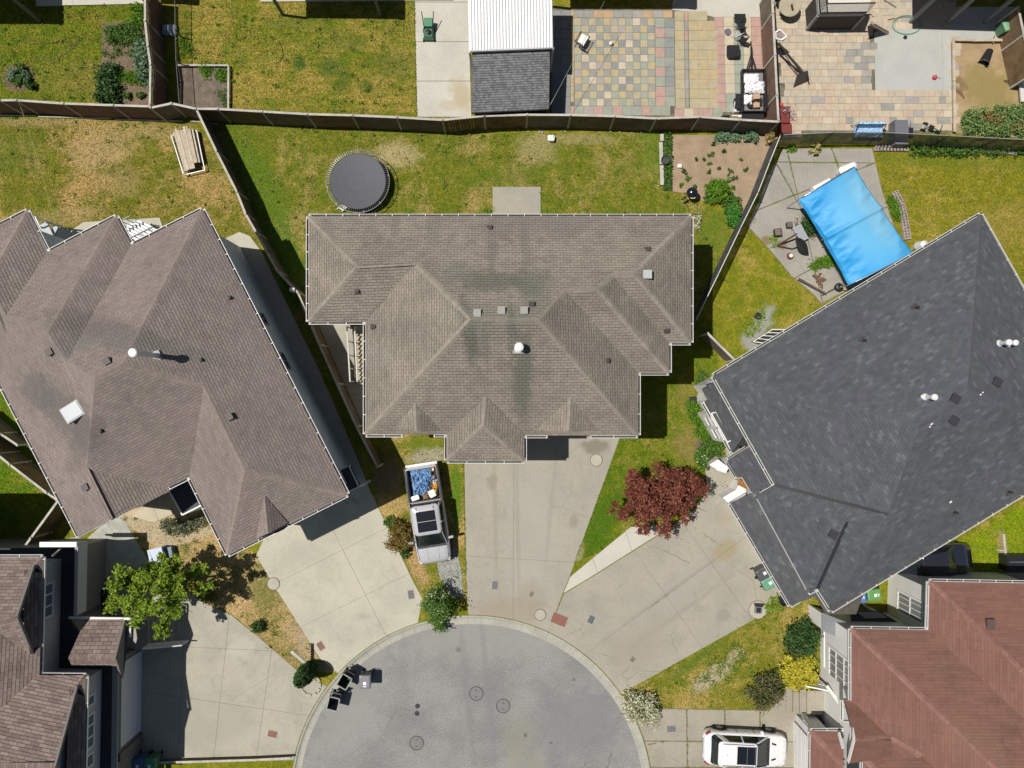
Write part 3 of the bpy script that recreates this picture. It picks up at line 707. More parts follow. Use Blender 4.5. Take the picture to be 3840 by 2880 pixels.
class Roof:
    def __init__(self, he, pitch): self.he, self.pitch, self.F = he, pitch, []
    reg = 400.0
    def solve(self, e, q):
        E1 = D(*e[0], self.he); E2 = D(*e[1], self.he)
        u = Vector((E2.x - E1.x, E2.y - E1.y)).normalized(); n = Vector((-u.y, u.x))
        d = ray(q[0] * K, q[1] * K)
        best = None
        for s in (1, -1):
            nn = n * s
            den = d.z - self.pitch * (nn.x * d.x + nn.y * d.y)
            t = (self.he - self.pitch * (nn.x * E1.x + nn.y * E1.y) - CAM_H) / den
            z = CAM_H + t * d.z
            best = z if best is None else max(best, z)
        return best
    def faces(self, specs):
        """specs: (eave pair or None, [vertices in D pixels; a third number fixes the height])"""
        acc = {}
        for e, vs in specs:
            for q in vs:
                k = (round(q[0]), round(q[1]))
                if len(q) == 3: acc.setdefault(k, []).append((q[2], 1)); continue
                if e is None: continue
                ed = min(abs(q[0] - a[0]) + abs(q[1] - a[1]) for a in e)
                z = self.he if ed < 1.5 else self.solve(e, q)
                acc.setdefault(k, []).append((z, 0))
        # every corner stays on its sight line; heights and slopes are fitted together so that each slope is flat
        self.V = {}; rowsf = []; zz = {}; fixed = set()
        for k, l in acc.items():
            fx = [z for z, f in l if f]
            zz[k] = fx[0] if fx else (self.he if any(abs(z - self.he) < 1e-6 for z, f in l) else sum(z for z, f in l) / len(l))
            if fx or abs(zz[k] - self.he) < 1e-6: fixed.add(k)
        for e, vs in specs:
            if e is None or any(len(q) == 3 for q in vs): continue
            E1 = D(*e[0], self.he); E2 = D(*e[1], self.he); u = Vector((E2.x - E1.x, E2.y - E1.y)).normalized(); n = Vector((-u.y, u.x))
            ks = [(round(q[0]), round(q[1])) for q in vs]
            if sum(n.x * (D(*k, zz[k]).x - E1.x) + n.y * (D(*k, zz[k]).y - E1.y) for k in ks) < 0: n = -n
            rw = []
            for k in ks:
                if k in fixed: continue
                d = ray(k[0] * K, k[1] * K); al, be = n.x * d.x / d.z + n.y * d.y / d.z, 0
                rw.append((k, al, -al * CAM_H - (n.x * E1.x + n.y * E1.y)))      # distance from the eave = al * z + be
            rowsf.append([self.pitch, rw])
        for it in range(400):
            for k in zz:
                if k in fixed: continue
                a_ = b_ = 0.0
                for pf, rw in rowsf:
                    for kk, al, be in rw:
                        if kk == k: c1 = 1 - pf * al; c0 = self.he + pf * be; a_ += c1 * c1; b_ += c1 * c0
                if a_: zz[k] = b_ / a_
            for f in rowsf:
                num, den = self.reg * self.pitch, self.reg
                for kk, al, be in f[1]:
                    ds = al * zz[kk] + be; num += ds * (zz[kk] - self.he); den += ds * ds
                f[0] = num / den
        for k in zz: self.V[k] = D(k[0], k[1], zz[k])
        for e, vs in specs:
            self.F.append(([self.V[(round(q[0]), round(q[1]))] for q in vs], [(q[0], q[1]) for q in vs], e))
        return self
    def frame(self, pts, e):
        n = Vector((0, 0, 0)); k = len(pts)
        for i in range(k):
            a, b = pts[i], pts[(i + 1) % k]; n += Vector(((a.y - b.y) * (a.z + b.z), (a.z - b.z) * (a.x + b.x), (a.x - b.x) * (a.y + b.y)))
        n.normalize()
        if n.z < 0: n = -n
        s = Vector((-n.y, n.x, 0))                     # level line of this slope
        if s.length < .05: s = (D(*e[1], 5) - D(*e[0], 5)) if e else Vector((1, 0, 0))
        s.normalize(); t = n.cross(s)
        if t.z < 0: t = -t; s = -s
        lo = min(pts, key=lambda p: p.z); cen = sum(pts, Vector((0, 0, 0))) / len(pts)
        return lo + n * (cen - lo).dot(n), s, t, n
    def at(self, x, y):
        """point and normal on the roof seen at photo pixel (D units)"""
        best = None
        for pts, px, e in self.F:
            if inside((x, y), px):
                O, s, t, n = self.frame(pts, e); c = Vector((0, 0, CAM_H)); d = ray(x * K, y * K)
                cen = sum(pts, Vector((0, 0, 0))) / len(pts)
                k = (cen - c).dot(n) / d.dot(n); p = c + d * k
                if best is None or p.z > best[0].z: best = (p, n)
        if best is None:
            p = D(x, y, self.he + .8); return p, Vector((0, 0, 1))
        return best
    def build(self, root, name_mat, cap_mat, expo=.145, tab=.33, thick=.022, gap=.012, seed=1, caps=True, line=.018, deckm=None):
        rr = random.Random(seed); sh = MB(); deck = MB(); edges = {}
        for pts, px, e in self.F:
            O, s, t, n = self.frame(pts, e)
            poly = [((p - O).dot(s), (p - O).dot(t)) for p in pts]
            res = [(p - O).dot(n) for p in pts]; bent = .02 < max(res) - min(res) < .14
            deck.face([p - n * (.075 if bent else r_ + .014) for p, r_ in zip(pts, res)])
            x0 = min(p[0] for p in poly); x1 = max(p[0] for p in poly); y0 = min(p[1] for p in poly); y1 = max(p[1] for p in poly)
            def w3(a, b, h):
                if bent:
                    W_ = r2 = 0.0
                    for (u_, v_), r_ in zip(poly, res):
                        g_ = 1 / ((a - u_) ** 2 + (b - v_) ** 2 + .01); W_ += g_; r2 += g_ * r_
                    h += r2 / W_ + .012
                return tuple(O + s * a + t * b + n * h)
            row = 0; y = y0
            while y < y1:
                # widths of this course
                strip = clip_rect(poly, x0 - 1, x1 + 1, y, y + expo - line)
                if len(strip) >= 3:
                    a0 = min(p[0] for p in strip); a1 = max(p[0] for p in strip)
                    x = math.floor((a0 - x0) / tab) * tab + x0 - (.5 * tab if row % 2 else 0) + rr.uniform(-.02, .02)
                    while x < a1:
                        q = clip_rect(strip, x + gap / 2, x + tab - gap / 2, y - 1, y + expo + 1)
                        if len(q) >= 3 and abs(area2(q)) > .002:
                            l = thick + rr.uniform(-.002, .004); b = len(sh.v)
                            m = 0
                            sh.v += [w3(p[0], p[1], l - .004 * min(max((p[1] - y) / expo, 0), 1)) for p in q]
                            sh.f.append([b + i for i in range(len(q))]); sh.m.append(0)
                            lowe = [i for i in range(len(q)) if abs(q[i][1] - y) < 1e-6]
                            if len(lowe) >= 2:
                                i, j = lowe[0], lowe[-1]; c = len(sh.v)
                                sh.v += [w3(q[i][0], q[i][1], -.004), w3(q[j][0], q[j][1], -.004)]
                                sh.f.append([b + i, b + j, c + 1, c]); sh.m.append(0)
                        x += tab
                y += expo; row += 1
            k = len(pts)
            for i in range(k):
                a, b = pts[i], pts[(i + 1) % k]
                key = tuple(sorted(((round(a.x, 3), round(a.y, 3)), (round(b.x, 3), round(b.y, 3)))))
                edges.setdefault(key, []).append((a, b, n, sum(pts, Vector((0, 0, 0))) / k))
        sh_o = MB(); sh_o.v, sh_o.f, sh_o.m = sh.v, sh.f, sh.m
        self._fast(sh_o, root, name_mat)
        deck.build('roof_deck', deckm or mat('felt', (.10, .088, .078), .95, .1, 3, .1, 20), root)
        if caps:
            cp = MB()
            for key, l in edges.items():
                if len(l) != 2: continue
                (a, b, n1, c1), (_, _, n2, c2) = l
                mid = (a + b) / 2
                if (c2 - mid).dot(n1) > -.02: continue       # valley or flat
                if abs(n1.dot(n2)) > .9995: continue
                if a.z > b.z: a, b = b, a
                d = (b - a); Ln = d.length
                if Ln < .3: continue
                d.normalize()
                s1 = (n1.cross(d)).normalized(); s2 = (n2.cross(d)).normalized()
                if s1.dot(c1 - mid) < 0: s1 = -s1
                if s2.dot(c2 - mid) < 0: s2 = -s2
                nn = (n1 + n2).normalized(); x = 0.0; W = .15
                while x < Ln - .02:
                    x2 = min(x + .19, Ln); u = rr.uniform(0, .003)
                    A = a + d * x; B = a + d * x2
                    v = [A + s1 * W + n1 * (.021 + u), A + nn * (.034 + u), A + s2 * W + n2 * (.021 + u), B + s1 * W + n1 * .012, B + nn * .022, B + s2 * W + n2 * .012,
                         A + s1 * W - n1 * .005, A - nn * .005, A + s2 * W - n2 * .005]
                    cp.add(v, [(0, 1, 4, 3), (1, 2, 5, 4), (6, 7, 1, 0), (7, 8, 2, 1)]); x += .145
            if cp.v: self._fast(cp, root, cap_mat, 'ridge_caps')
    def _fast(self, mb, root, m, name='shingles'):
        me = bpy.data.meshes.new(name); o = root.location
        me.from_pydata([(p[0] - o.x, p[1] - o.y, p[2] - o.z) for p in mb.v], [], mb.f); me.materials.append(m); me.update()
        ob = place(name, me, root); ob['kind'] = 'stuff'; return ob

_gz = 0
def gutter(root, a, b, outn, hang=.82, name='gutter', flat=False):
    """box gutter with strap hangers along the roof edge a-b (world points at the eave)"""
    global _gz
    _gz += 1; dz = (_gz % 5) * .002
    a = Vector(a); b = Vector(b); d = (b - a).normalized(); L = (b - a).length; n = Vector((outn[0], outn[1], 0)).normalized()
    w = .125; up = Vector((0, 0, 1)); z0 = -.10 + dz; mb = MB()
    mb.beam(a + n * w + up * (-.045 + dz), b + n * w + up * (-.045 + dz), .022, .10, 0)
    mb.beam(a + n * .012 + up * (-.06 + dz), b + n * .012 + up * (-.06 + dz), .02, .10, 0)
    mb.beam(a + n * (w / 2 + .005) + up * z0, b + n * (w / 2 + .005) + up * z0, w - .03, .012, 1)
    k = max(1, int(L / hang))
    for i in range(k + 1):
        p = a + d * (L * (i + .06) / (k + .12)); mb.beam(p + n * .0 + up * (.006 + dz), p + n * (w + .02) + up * (.006 + dz), .028, .012, 0)
    for p, s in ((a, 1), (b, -1)):
        mb.beam(p + d * s * .006 + n * .02 + up * (-.05 + dz), p + d * s * .006 + n * (w + .009) + up * (-.05 + dz), .012, .088, 0)
    return mb.build(name, [GUTW, GUTIN], root)

def fascia(root, a, b, outn, m=None, h=.2, t=.03, off=-.018, name='fascia'):
    n = Vector((outn[0], outn[1], 0)).normalized(); z = Vector((0, 0, -h / 2 - .022 - (_gz % 4) * .0013))
    MB().beam(a + n * off + z, b + n * off + z, t, h, 0).build(name, m or WHITE, root)

def out_normal(a, b, poly):
    d = (b - a); n = Vector((d.y, -d.x, 0)).normalized(); m = (a + b) / 2 + n * .15
    return -n if inside((m.x, m.y), poly) else n

def eaves(root, pts, he, skip=(), gut=True, m=None, closed=True, gm=None):
    """fascia, gutter and soffit round a roof outline given in D pixels"""
    W = [D(x, y, he) for x, y in pts]; poly = [(p.x, p.y) for p in W]; n = len(W)
    for i in range(n if closed else n - 1):
        a, b = W[i], W[(i + 1) % n]; nn = out_normal(a, b, poly)
        if i in skip: continue
        fascia(root, a, b, nn, m)
        if gut is True or (gut and i in gut): gutter(root, a, b, nn)
    q = inset(poly, .03)
    MB().face([(p.x, p.y, he - .21) for p in q]).build('soffit', m or WHITE, root)
    return W, poly

def walls(root, poly, ins, z0, z1, m, name='wall'):
    q = inset(poly, ins); mb = MB(); n = len(q)
    for i in range(n):
        a, b = q[i], q[(i + 1) % n]
        mb.face([(a.x, a.y, z0), (b.x, b.y, z0), (b.x, b.y, z1), (a.x, a.y, z1)])
    mb.build(name, m, root); return q

def window(root, a, b, s0, s1, z0, z1, nx=1, ny=1, fr=.07, m=None, glass=None, proud=.04, grid=.03, name='window'):
    """framed window on the wall a-b (outside to the right of a->b), panes are pieces of their own"""
    a = Vector((a[0], a[1], 0)); b = Vector((b[0], b[1], 0)); u = (b - a).normalized(); n = Vector((u.y, -u.x, 0)); up = Vector((0, 0, 1))
    pt = lambda s, z, o: a + u * s + n * o + up * z
    f = MB(); W = s1 - s0; H = z1 - z0
    f.beam(pt(s0, z0 + fr / 2, proud), pt(s1, z0 + fr / 2, proud), .05, fr); f.beam(pt(s0, z1 - fr / 2, proud), pt(s1, z1 - fr / 2, proud), .05, fr)
    f.beam(pt(s0 + fr / 2, z0 + fr, proud), pt(s0 + fr / 2, z1 - fr, proud), fr, .05, 0, n); f.beam(pt(s1 - fr / 2, z0 + fr, proud), pt(s1 - fr / 2, z1 - fr, proud), fr, .05, 0, n)
    for i in range(1, nx): s = s0 + W * i / nx; f.beam(pt(s, z0 + fr, proud), pt(s, z1 - fr, proud), grid, .04, 0, n)
    for i in range(1, ny): z = z0 + H * i / ny; f.beam(pt(s0 + fr, z, proud - .002), pt(s1 - fr, z, proud - .002), .036, grid)
    w = f.build(name, m or WHITE, root)
    for i in range(nx):
        for j in range(ny):
            p0 = s0 + max(W * i / nx, fr * .5); p1 = s0 + min(W * (i + 1) / nx, W - fr * .5); q0 = z0 + max(H * j / ny, fr * .5); q1 = z0 + min(H * (j + 1) / ny, H - fr * .5)
            MB().face([pt(p0, q0, .012), pt(p1, q0, .012), pt(p1, q1, .012), pt(p0, q1, .012)]).build('pane', glass or GLASS, w)
    return w

def win_px(root, a, b, px0, px1, z0, z1, **k):
    """window whose sides stand where two photo pixels fall on the wall; heights in metres"""
    s = sorted((on_wall(*px0, a, b)[0], on_wall(*px1, a, b)[0])); return window(root, a, b, s[0], s[1], z0, z1, **k)

def vent_box(root, roof, x, y, m, s=.3, h=.12, rz=0.0, kind='box'):
    p, n = roof.at(x, y); mb = MB()
    if kind == 'box':
        mb.box((p.x, p.y, p.z + h * .5), (s, s, h), rz); mb.box((p.x, p.y, p.z + h + .012), (s * 1.15, s * 1.15, .024), rz)
    elif kind == 'stack':
        mb.lathe([(.10, -.03), (.10, .03), (.055, .06), (.05, .38), (.035, .38), (.03, .2)], tuple(p), 10)
        mb.box((p.x, p.y, p.z + .03), (.34, .34, .02), rz)
    elif kind == 'dark':
        mb.box((p.x, p.y, p.z + .03), (s * 1.3, s * 1.3, .03), rz); mb.box((p.x + .02, p.y, p.z + .10), (s * .8, s * .8, .14), rz)
    mb.build('roof_vent', m, root)

def flue(root, base, top, r=.12, cap=.19, m=None):
    mb = MB(); b = Vector(base); t = Vector(top); H = t.z - b.z
    mb.lathe([(r * 1.9, -.05), (r * 1.7, .03), (r * 1.1, .12), (r, .14), (r, H - .15), (r * .9, H - .14), (r * .9, H - .1)], tuple(b), 18)
    mb.lathe([(r * .9, H - .2), (cap, H - .17), (cap * 1.02, H - .04), (cap * .8, H), (0.01, H + .02)], tuple(b), 18)
    return mb.build('flue_pipe', m or METAL, root, smooth=False)

def siding(name, c, c2=None):
    if name in MATS: return MATS[name]
    m = mat(name, c, .7, .03, .6, .03, 22, .1, col2=c2)
    nt = m.node_tree; N = nt.nodes; L = nt.links; g = geo(nt)
    sx = N.new('ShaderNodeSeparateXYZ'); L.new(g.outputs['Position'], sx.inputs[0])
    w = math2(nt, 'FRACT', math2(nt, 'MULTIPLY', sx.outputs[2], 7.5), 0)
    b = N.new('ShaderNodeBump'); b.inputs['Strength'].default_value = .5; b.inputs['Distance'].default_value = .015; L.new(w, b.inputs['Height'])
    L.new(b.outputs[0], N['Principled BSDF'].inputs['Normal']); return m

# ================================================================= middle house
HEM = 5.5
mroot = thing('house', D(1090, 720, 0), 'taupe hipped roof house in the middle, stepped along its right side', 'house', 'houses round the turning head')
MR = Roof(HEM, .50).faces([
    (((667, 468), (667, 695)), [(667, 468), (773, 575), (667, 695)]),
    (((667, 468), (1492, 468)), [(667, 468), (1492, 468), (1371, 592), (1323, 594), (1291, 625), (1220, 628), (1166, 692), (1018, 689), (897, 568), (773, 575)]),
    (((667, 695), (790, 695)), [(773, 575), (897, 568), (790, 695), (667, 695)]),
    (((790, 695), (790, 938)), [(897, 568), (1018, 689), (790, 938), (790, 695)]),
    (((790, 938), (1378, 940)), [(1018, 689), (1166, 692), (1378, 940), (1132, 940), (966, 938), (790, 938)]),
    (((1378, 805), (1378, 940)), [(1166, 692), (1220, 628), (1378, 805), (1378, 940)]),
    (((1378, 805), (1445, 805)), [(1220, 628), (1291, 625), (1445, 805), (1378, 805)]),
    (((1445, 740), (1445, 805)), [(1291, 625), (1323, 594), (1445, 740), (1445, 805)]),
    (((1445, 740), (1492, 740)), [(1323, 594), (1371, 592), (1492, 740), (1445, 740)]),
    (((1492, 468), (1492, 740)), [(1371, 592), (1492, 468), (1492, 740)]),
])
MWING = Roof(HEM, .50).faces([
    (((966, 938), (966, 995)), [(1050, 857), (1045, 919), (966, 995), (966, 938)]),
    (((966, 995), (1132, 995)), [(1045, 919), (1132, 995), (966, 995)]),
    (((1132, 995), (1132, 940)), [(1050, 857), (1045, 919), (1132, 995), (1132, 940)]),
])
def liftf(roof, dz):
    roof.F = [([p + Vector((0, 0, dz)) for p in pts], px, e) for pts, px, e in roof.F]; return roof
MSH = shinglemat('shingles_taupe', (.262, .228, .186), (.205, .178, .147), .075, scale=.5, spots=[
    dspot(1075, 655, 1.7, .6, 0, (.11, .115, .09), .7), dspot(1140, 655, 1.0, .8, 0, (.12, .13, .105), .6), dspot(1030, 740, .4, 1.8, .15, (.10, .105, .085), .75), dspot(1125, 820, .55, 2.6, 0, (.11, .115, .095), .75),
    dspot(1160, 700, .6, 1.3, .6, (.15, .155, .125), .5), dspot(1010, 640, .8, .7, 0, (.15, .155, .13), .5), dspot(1080, 720, 2.4, .9, 0, (.185, .185, .15), .5), dspot(890, 520, .25, 1.6, 0, (.17, .155, .135), .5), dspot(960, 530, .4, 1.8, 0, (.18, .165, .14), .5), dspot(1070, 560, .3, 2.2, 0, (.16, .15, .13), .55), dspot(1130, 560, .25, 1.9, 0, (.165, .155, .135), .5), dspot(1200, 530, .5, 1.6, 0, (.175, .16, .145), .45), dspot(1105, 740, .25, 1.5, 0, (.12, .125, .10), .6), dspot(1060, 770, .2, 1.2, .1, (.14, .14, .115), .5), dspot(1150, 520, 4, 1.3, 0, (.205, .18, .165), .5), dspot(830, 780, 1.5, .6, 0, (.25, .235, .205), .4)])
MCAP = shinglemat('caps_taupe', (.27, .238, .198), (.23, .205, .17), .10)
MR.build(mroot, MSH, MCAP, seed=3)
liftf(MWING, .035).build(mroot, MSH, MCAP, seed=4)
# two little gables over the front windows
for (ax, ay, rx, ry, lx, ly, qx, qy) in ((898, 872, 900, 931, 852, 926, 952, 930), (1233, 860, 1229, 931, 1158, 930, 1296, 930)):
    pa, _ = MR.at(ax, ay); pl, _ = MR.at(lx, ly); pq, _ = MR.at(qx, qy)
    zr = pa.z + .02
    G1 = Roof(HEM, .5).faces([(None, [(ax, ay, pa.z + .03), (rx, ry, zr), (lx, ly, pl.z + .03)]), (None, [(ax, ay, pa.z + .03), (qx, qy, pq.z + .03), (rx, ry, zr)])])
    G1.build(mroot, MSH, MCAP, seed=ax)
    a, b, c = D(lx, ly, pl.z - .02), D(rx, ry, zr - .03), D(qx, qy, pq.z - .02)
    MB().face([a, b, c]).build('gable_panel', WHITE, mroot)
EAVM = [(667, 468), (1492, 468), (1492, 740), (1445, 740), (1445, 805), (1378, 805), (1378, 940), (1132, 940), (1132, 995), (966, 995), (966, 938), (790, 938), (790, 695), (667, 695)]
W, poly = eaves(mroot, EAVM, HEM, skip=(6, 10), gut=(0, 1, 2, 3, 4, 5, 7, 8, 9, 11, 12, 13))
for (x0, x1, y) in ((790, 870, 938.5), (937, 966, 938.5), (1132, 1183, 940.5), (1274, 1378, 940.5)):
    a, b = D(x0, y, HEM), D(x1, y, HEM); fascia(mroot, a, b, (0, -1)); gutter(mroot, a, b, (0, -1))
for (x0, x1, y) in ((870, 937, 934), (1183, 1274, 934)):
    fascia(mroot, D(x0, y, HEM + .03), D(x1, y, HEM + .03), (0, -1))
SIDM = siding('siding_cream', (.62, .59, .50))
qm = walls(mroot, poly, .45, -.02, HEM - .2, SIDM)
for x, y, k in ((1058, 493, 'dark'), (772, 630, 'dark'), (807, 706, 'dark'), (1399, 540, 'dark'), (1149, 658, 'dark'), (1440, 714, 'dark'), (1311, 779, 'dark')):
    vent_box(mroot, MR, x, y, plain('vent_dark', (.05, .042, .04), .7), .22, rz=.05, kind=k)
VG = plain('vent_grey', (.30, .30, .27), .6)
for x, y in ((1031, 677), (1083, 671), (1132, 671)): vent_box(mroot, MR, x, y, VG, .3, .17)
vent_box(mroot, MR, 1397, 594, plain('vent_pale', (.42, .45, .42), .5), .36, .2)
b, _ = MR.at(1121, 752); flue(mroot, b, b + Vector((0, 0, .75)), .13, .21, plain('flue_white', (.75, .75, .74), .4))
def patch(root, roof, x, y, w, h, m, rz=0.0, name='flashing'):
    p, n = roof.at(x, y); MB().box((p.x, p.y, p.z + .02), (w, h, .02), rz).build(name, m, root)
patch(mroot, MR, 1121, 757, .6, .3, VG)

# exterior stairs on its left side
ss = thing('outdoor_stairs', D(778, 760, 0), 'narrow outdoor stairs with white handrails down the left wall of the middle house', 'stairs')
p0 = T(1, 1, 905, 1180, 2.6); p1 = T(1, 1, 925, 1640, .3)
nst = 13
for i in range(nst):
    t_ = i / (nst - 1); q = p0.lerp(p1, t_); MB().box((q.x + .15, q.y, q.z), (1.0, .29, .045)).build('step', mat('stair_tread', (.45, .40, .30), .8, .1, 3), ss)
for dx in (-.42, .72):
    MB().beam(p0 + Vector((dx, 0, -.1)), p1 + Vector((dx, 0, -.1)), .05, .28).build('stringer', WOODGREY, ss)
for dx in (-.42, -.02):
    MB().beam(p0 + Vector((dx - .1, 0, .95)), p1 + Vector((dx - .1, 0, .95)), .07, .07).build('handrail', WHITE, ss)
for i in range(5):
    q = p0.lerp(p1, i / 4); MB().beam(q + Vector((-.5, 0, -.1)), q + Vector((-.5, 0, .92)), .06, .06).build('baluster', WHITE, ss)
q = T(1, 1, 910, 1170, 2.6); MB().box((q.x, q.y + .35, 2.58), (1.2, .9, .08)).build('landing', WOODGREY, ss)

# ================================================================= left house
lroot = thing('house', D(250, 800, 0), 'brown roofed house turned slantwise, left of the middle house', 'house', 'houses round the turning head')
LR = Roof(HEM, .48).faces([
    (((437, 453), (750, 1068)), [(437, 453), (750, 1068), (530, 1016), (440, 834), (265, 788)]),
    (((409, 1030), (362, 1053)), [(207, 815), (265, 788), (440, 834), (409, 1030), (362, 1053), (188, 1014)]),
    (((409, 1030), (492, 1198)), [(440, 834), (530, 1016), (492, 1198), (409, 1030)]),
    (((492, 1198), (750, 1068)), [(492, 1198), (750, 1068), (530, 1016)]),
    (((284, 530), (437, 453)), [(284, 530), (437, 453), (265, 788), (207, 815), (145, 782)]),
    (((251, 468), (284, 530)), [(251, 468), (284, 530), (145, 782), (105, 717)]),
    (((104, 545), (251, 468)), [(104, 545), (251, 468), (105, 717), (16, 679)]),
    (((59, 456), (104, 545)), [(59, 456), (104, 545), (16, 679), (-28, 612)]),
    (((59, 456), (-140, 556)), [(59, 456), (-28, 612), (-140, 556)]),
    (((-140, 556), (171, 1160)), [(-140, 556), (-28, 612), (16, 679), (105, 717), (145, 782), (207, 815), (188, 1014), (241, 1122), (171, 1160)]),
    (None, [(188, 1014), (362, 1053), (366, 1062, HEM), (241, 1122)]),
])
LSH = shinglemat('shingles_brown', (.25, .203, .184), (.215, .182, .160), .075, scale=.3, spots=[
    dspot(400, 745, 3.6, .8, -.25, (.115, .105, .095), .55), dspot(470, 770, 4.2, .5, -.2, (.17, .165, .15), .5), dspot(330, 770, 1.4, .5, .3, (.16, .165, .15), .5), dspot(310, 890, 1.2, 2.6, .9, (.125, .118, .108), .65), dspot(245, 850, 1.2, 1.2, 0, (.13, .125, .115), .6),
    dspot(340, 940, 2, .7, .9, (.14, .125, .115), .5), dspot(100, 900, 1.2, 1.4, 0, (.20, .165, .155), .5), dspot(250, 1100, .8, 1.6, 0, (.13, .12, .115), .5), dspot(40, 610, 1.4, .5, 0, (.16, .15, .135), .4)])
LCAP = shinglemat('caps_brown', (.245, .20, .17), (.22, .18, .155), .10)
LR.build(lroot, LSH, LCAP, seed=5)
# small gable on the front hip
pa, _ = LR.at(572, 1071)
G1 = Roof(HEM, .5).faces([(None, [(572, 1071, pa.z + .03), (580, 1152, pa.z + .02), (554, 1164, HEM + .1)]), (None, [(572, 1071, pa.z + .03), (622, 1130, HEM + .12), (580, 1152, pa.z + .02)])])
G1.build(lroot, LSH, LCAP, seed=9)
MB().face([D(554, 1164, HEM - .1), D(580, 1152, pa.z - .01), D(622, 1130, HEM - .1)]).build('gable_panel', WHITE, lroot)
EAVL = [(437, 453), (750, 1068), (492, 1198), (409, 1030), (362, 1053), (241, 1122), (171, 1160), (-140, 556), (59, 456), (104, 545), (251, 468), (284, 530)]
W, poly = eaves(lroot, EAVL, HEM, skip=(4, 5), gut=(0, 1, 2, 3, 6, 7, 8, 9, 10, 11))
LGREY = siding('siding_bluegrey', (.60, .70, .78), (.56, .66, .74))
ql = walls(lroot, poly, .5, -.02, HEM - .2, LGREY)
pk = [LR.V[(241, 1122)], LR.V[(171, 1160)], D(362, 1053, HEM)]
MB().face([pk[1] + Vector((.3, .15, -.1)), pk[0] + Vector((.2, .3, -.08)), pk[2] + Vector((-.1, .25, -.1))]).build('gable_panel', LGREY, lroot)
for a, b in ((pk[1], pk[0]), (pk[0], pk[2])): MB().beam(a + Vector((0, 0, -.1)), b + Vector((0, 0, -.1)), .04, .18).build('rake_board', WHITE, lroot)
def wall_side(q, d1, d2):
    """the wall edge whose eave runs near the D-pixel line"""
    a = D(*d1, HEM); b = D(*d2, HEM); m = (a + b) / 2; best = None
    for i in range(len(q)):
        u, v = q[i], q[(i + 1) % len(q)]; c = (u + v) / 2
        k = (c.x - m.x) ** 2 + (c.y - m.y) ** 2
        if best is None or k < best[0]: best = (k, u, v)
    return best[1], best[2]
def outward(q, a, b):
    """order a wall edge so that its outside lies right of a->b"""
    d = (b - a).normalized(); n = Vector((d.y, -d.x)); m = (a + b) / 2 + n * .1
    return (b, a) if inside((m.x, m.y), q) else (a, b)
wa, wb = outward(ql, *wall_side(ql, (437, 453), (750, 1068)))
for x0, y0, x1, y1 in ((562, 676, 578, 702), (607, 762, 630, 799)):
    win_px(lroot, wa, wb, (x0, y0), (x1 - 3, y1), 2.35, 3.15, nx=2, m=plain('frame_grey', (.35, .37, .38), .5))
# lower wall plinth and little balcony at the front corner
p = D(757, 1040, 2.7)
bl = thing('balcony', (p.x, p.y, 0), 'small dark floored balcony with thin pale rail at the front corner of the left house', 'balcony')
q4 = [D(735, 1016, 2.7), D(757, 1006, 2.7), D(778, 1050, 2.7), D(750, 1064, 2.7)]
MB().prism([(a.x, a.y) for a in q4], 2.55, 2.7).build('balcony_floor', plain('deck_navy', (.02, .025, .03), .6), bl)
for a, b in ((q4[1], q4[2]), (q4[2], q4[3])): MB().beam(a + Vector((0, 0, .3)), b + Vector((0, 0, .3)), .06, .05).build('rail', GUTW, bl)
for a in q4[1:]: MB().beam(a, a + Vector((0, 0, .3)), .05, .05).build('post', GUTW, bl)
for a in (q4[2],): MB().beam(Vector((a.x, a.y, 0)), a, .12, .12).build('post', WHITE, bl)
# front entry balcony in the notch
q4 = [D(366, 1060, 3.0), D(409, 1030, 3.0), D(438, 1090, 3.0), D(395, 1112, 3.0)]
be = thing('balcony', (q4[3].x, q4[3].y, 0), 'dark flat canopy with white edge over the front door of the left house', 'canopy')
MB().prism([(a.x, a.y) for a in q4], 2.85, 3.0).build('canopy_top', MATS['deck_navy'], be)
for i in range(4): MB().beam(q4[i] + Vector((0, 0, .03)), q4[(i + 1) % 4] + Vector((0, 0, .03)), .07, .10 + .003 * i).build('edge', GUTW, be)
MB().beam(Vector((q4[3].x, q4[3].y, 0)) + Vector((.1, .1, 0)), q4[3] + Vector((.1, .1, -.16)), .14, .14).build('post', WHITE, be)
VB = plain('vent_brown', (.12, .10, .095), .7)
for x, y, s in ((497, 644, 'dark'), (435, 778, 'dark'), (219, 930, 'dark')): vent_box(lroot, LR, x, y, MATS['vent_dark'], .16, rz=.5, kind='dark')
for x, y in ((110, 761), (234, 780), (498, 900), (187, 1052)): vent_box(lroot, LR, x, y, VB, .28, .16, .5)
b, _ = LR.at(336, 768); tp = D(295, 767, b.z); 
flue(lroot, b, b + Vector((0, 0, 2.0)), .12, .2, MATS['flue_white']); patch(lroot, LR, 337, 770, .5, .45, VG, .5)
p, n = LR.at(163, 889)
sk = MB(); rz = -R(28); sk.box((p.x, p.y, p.z + .12), (.95, .78, .26), rz + R(60) - R(0), 0); sk.build('skylight', plain('skylight_curb', (.45, .45, .44), .6), lroot)
MB().box((p.x, p.y, p.z + .262), (.83, .66, .03), rz + R(60)).build('skylight_pane', plain('skylight_pane', (.30, .34, .36), .4, spec=.5), lroot)

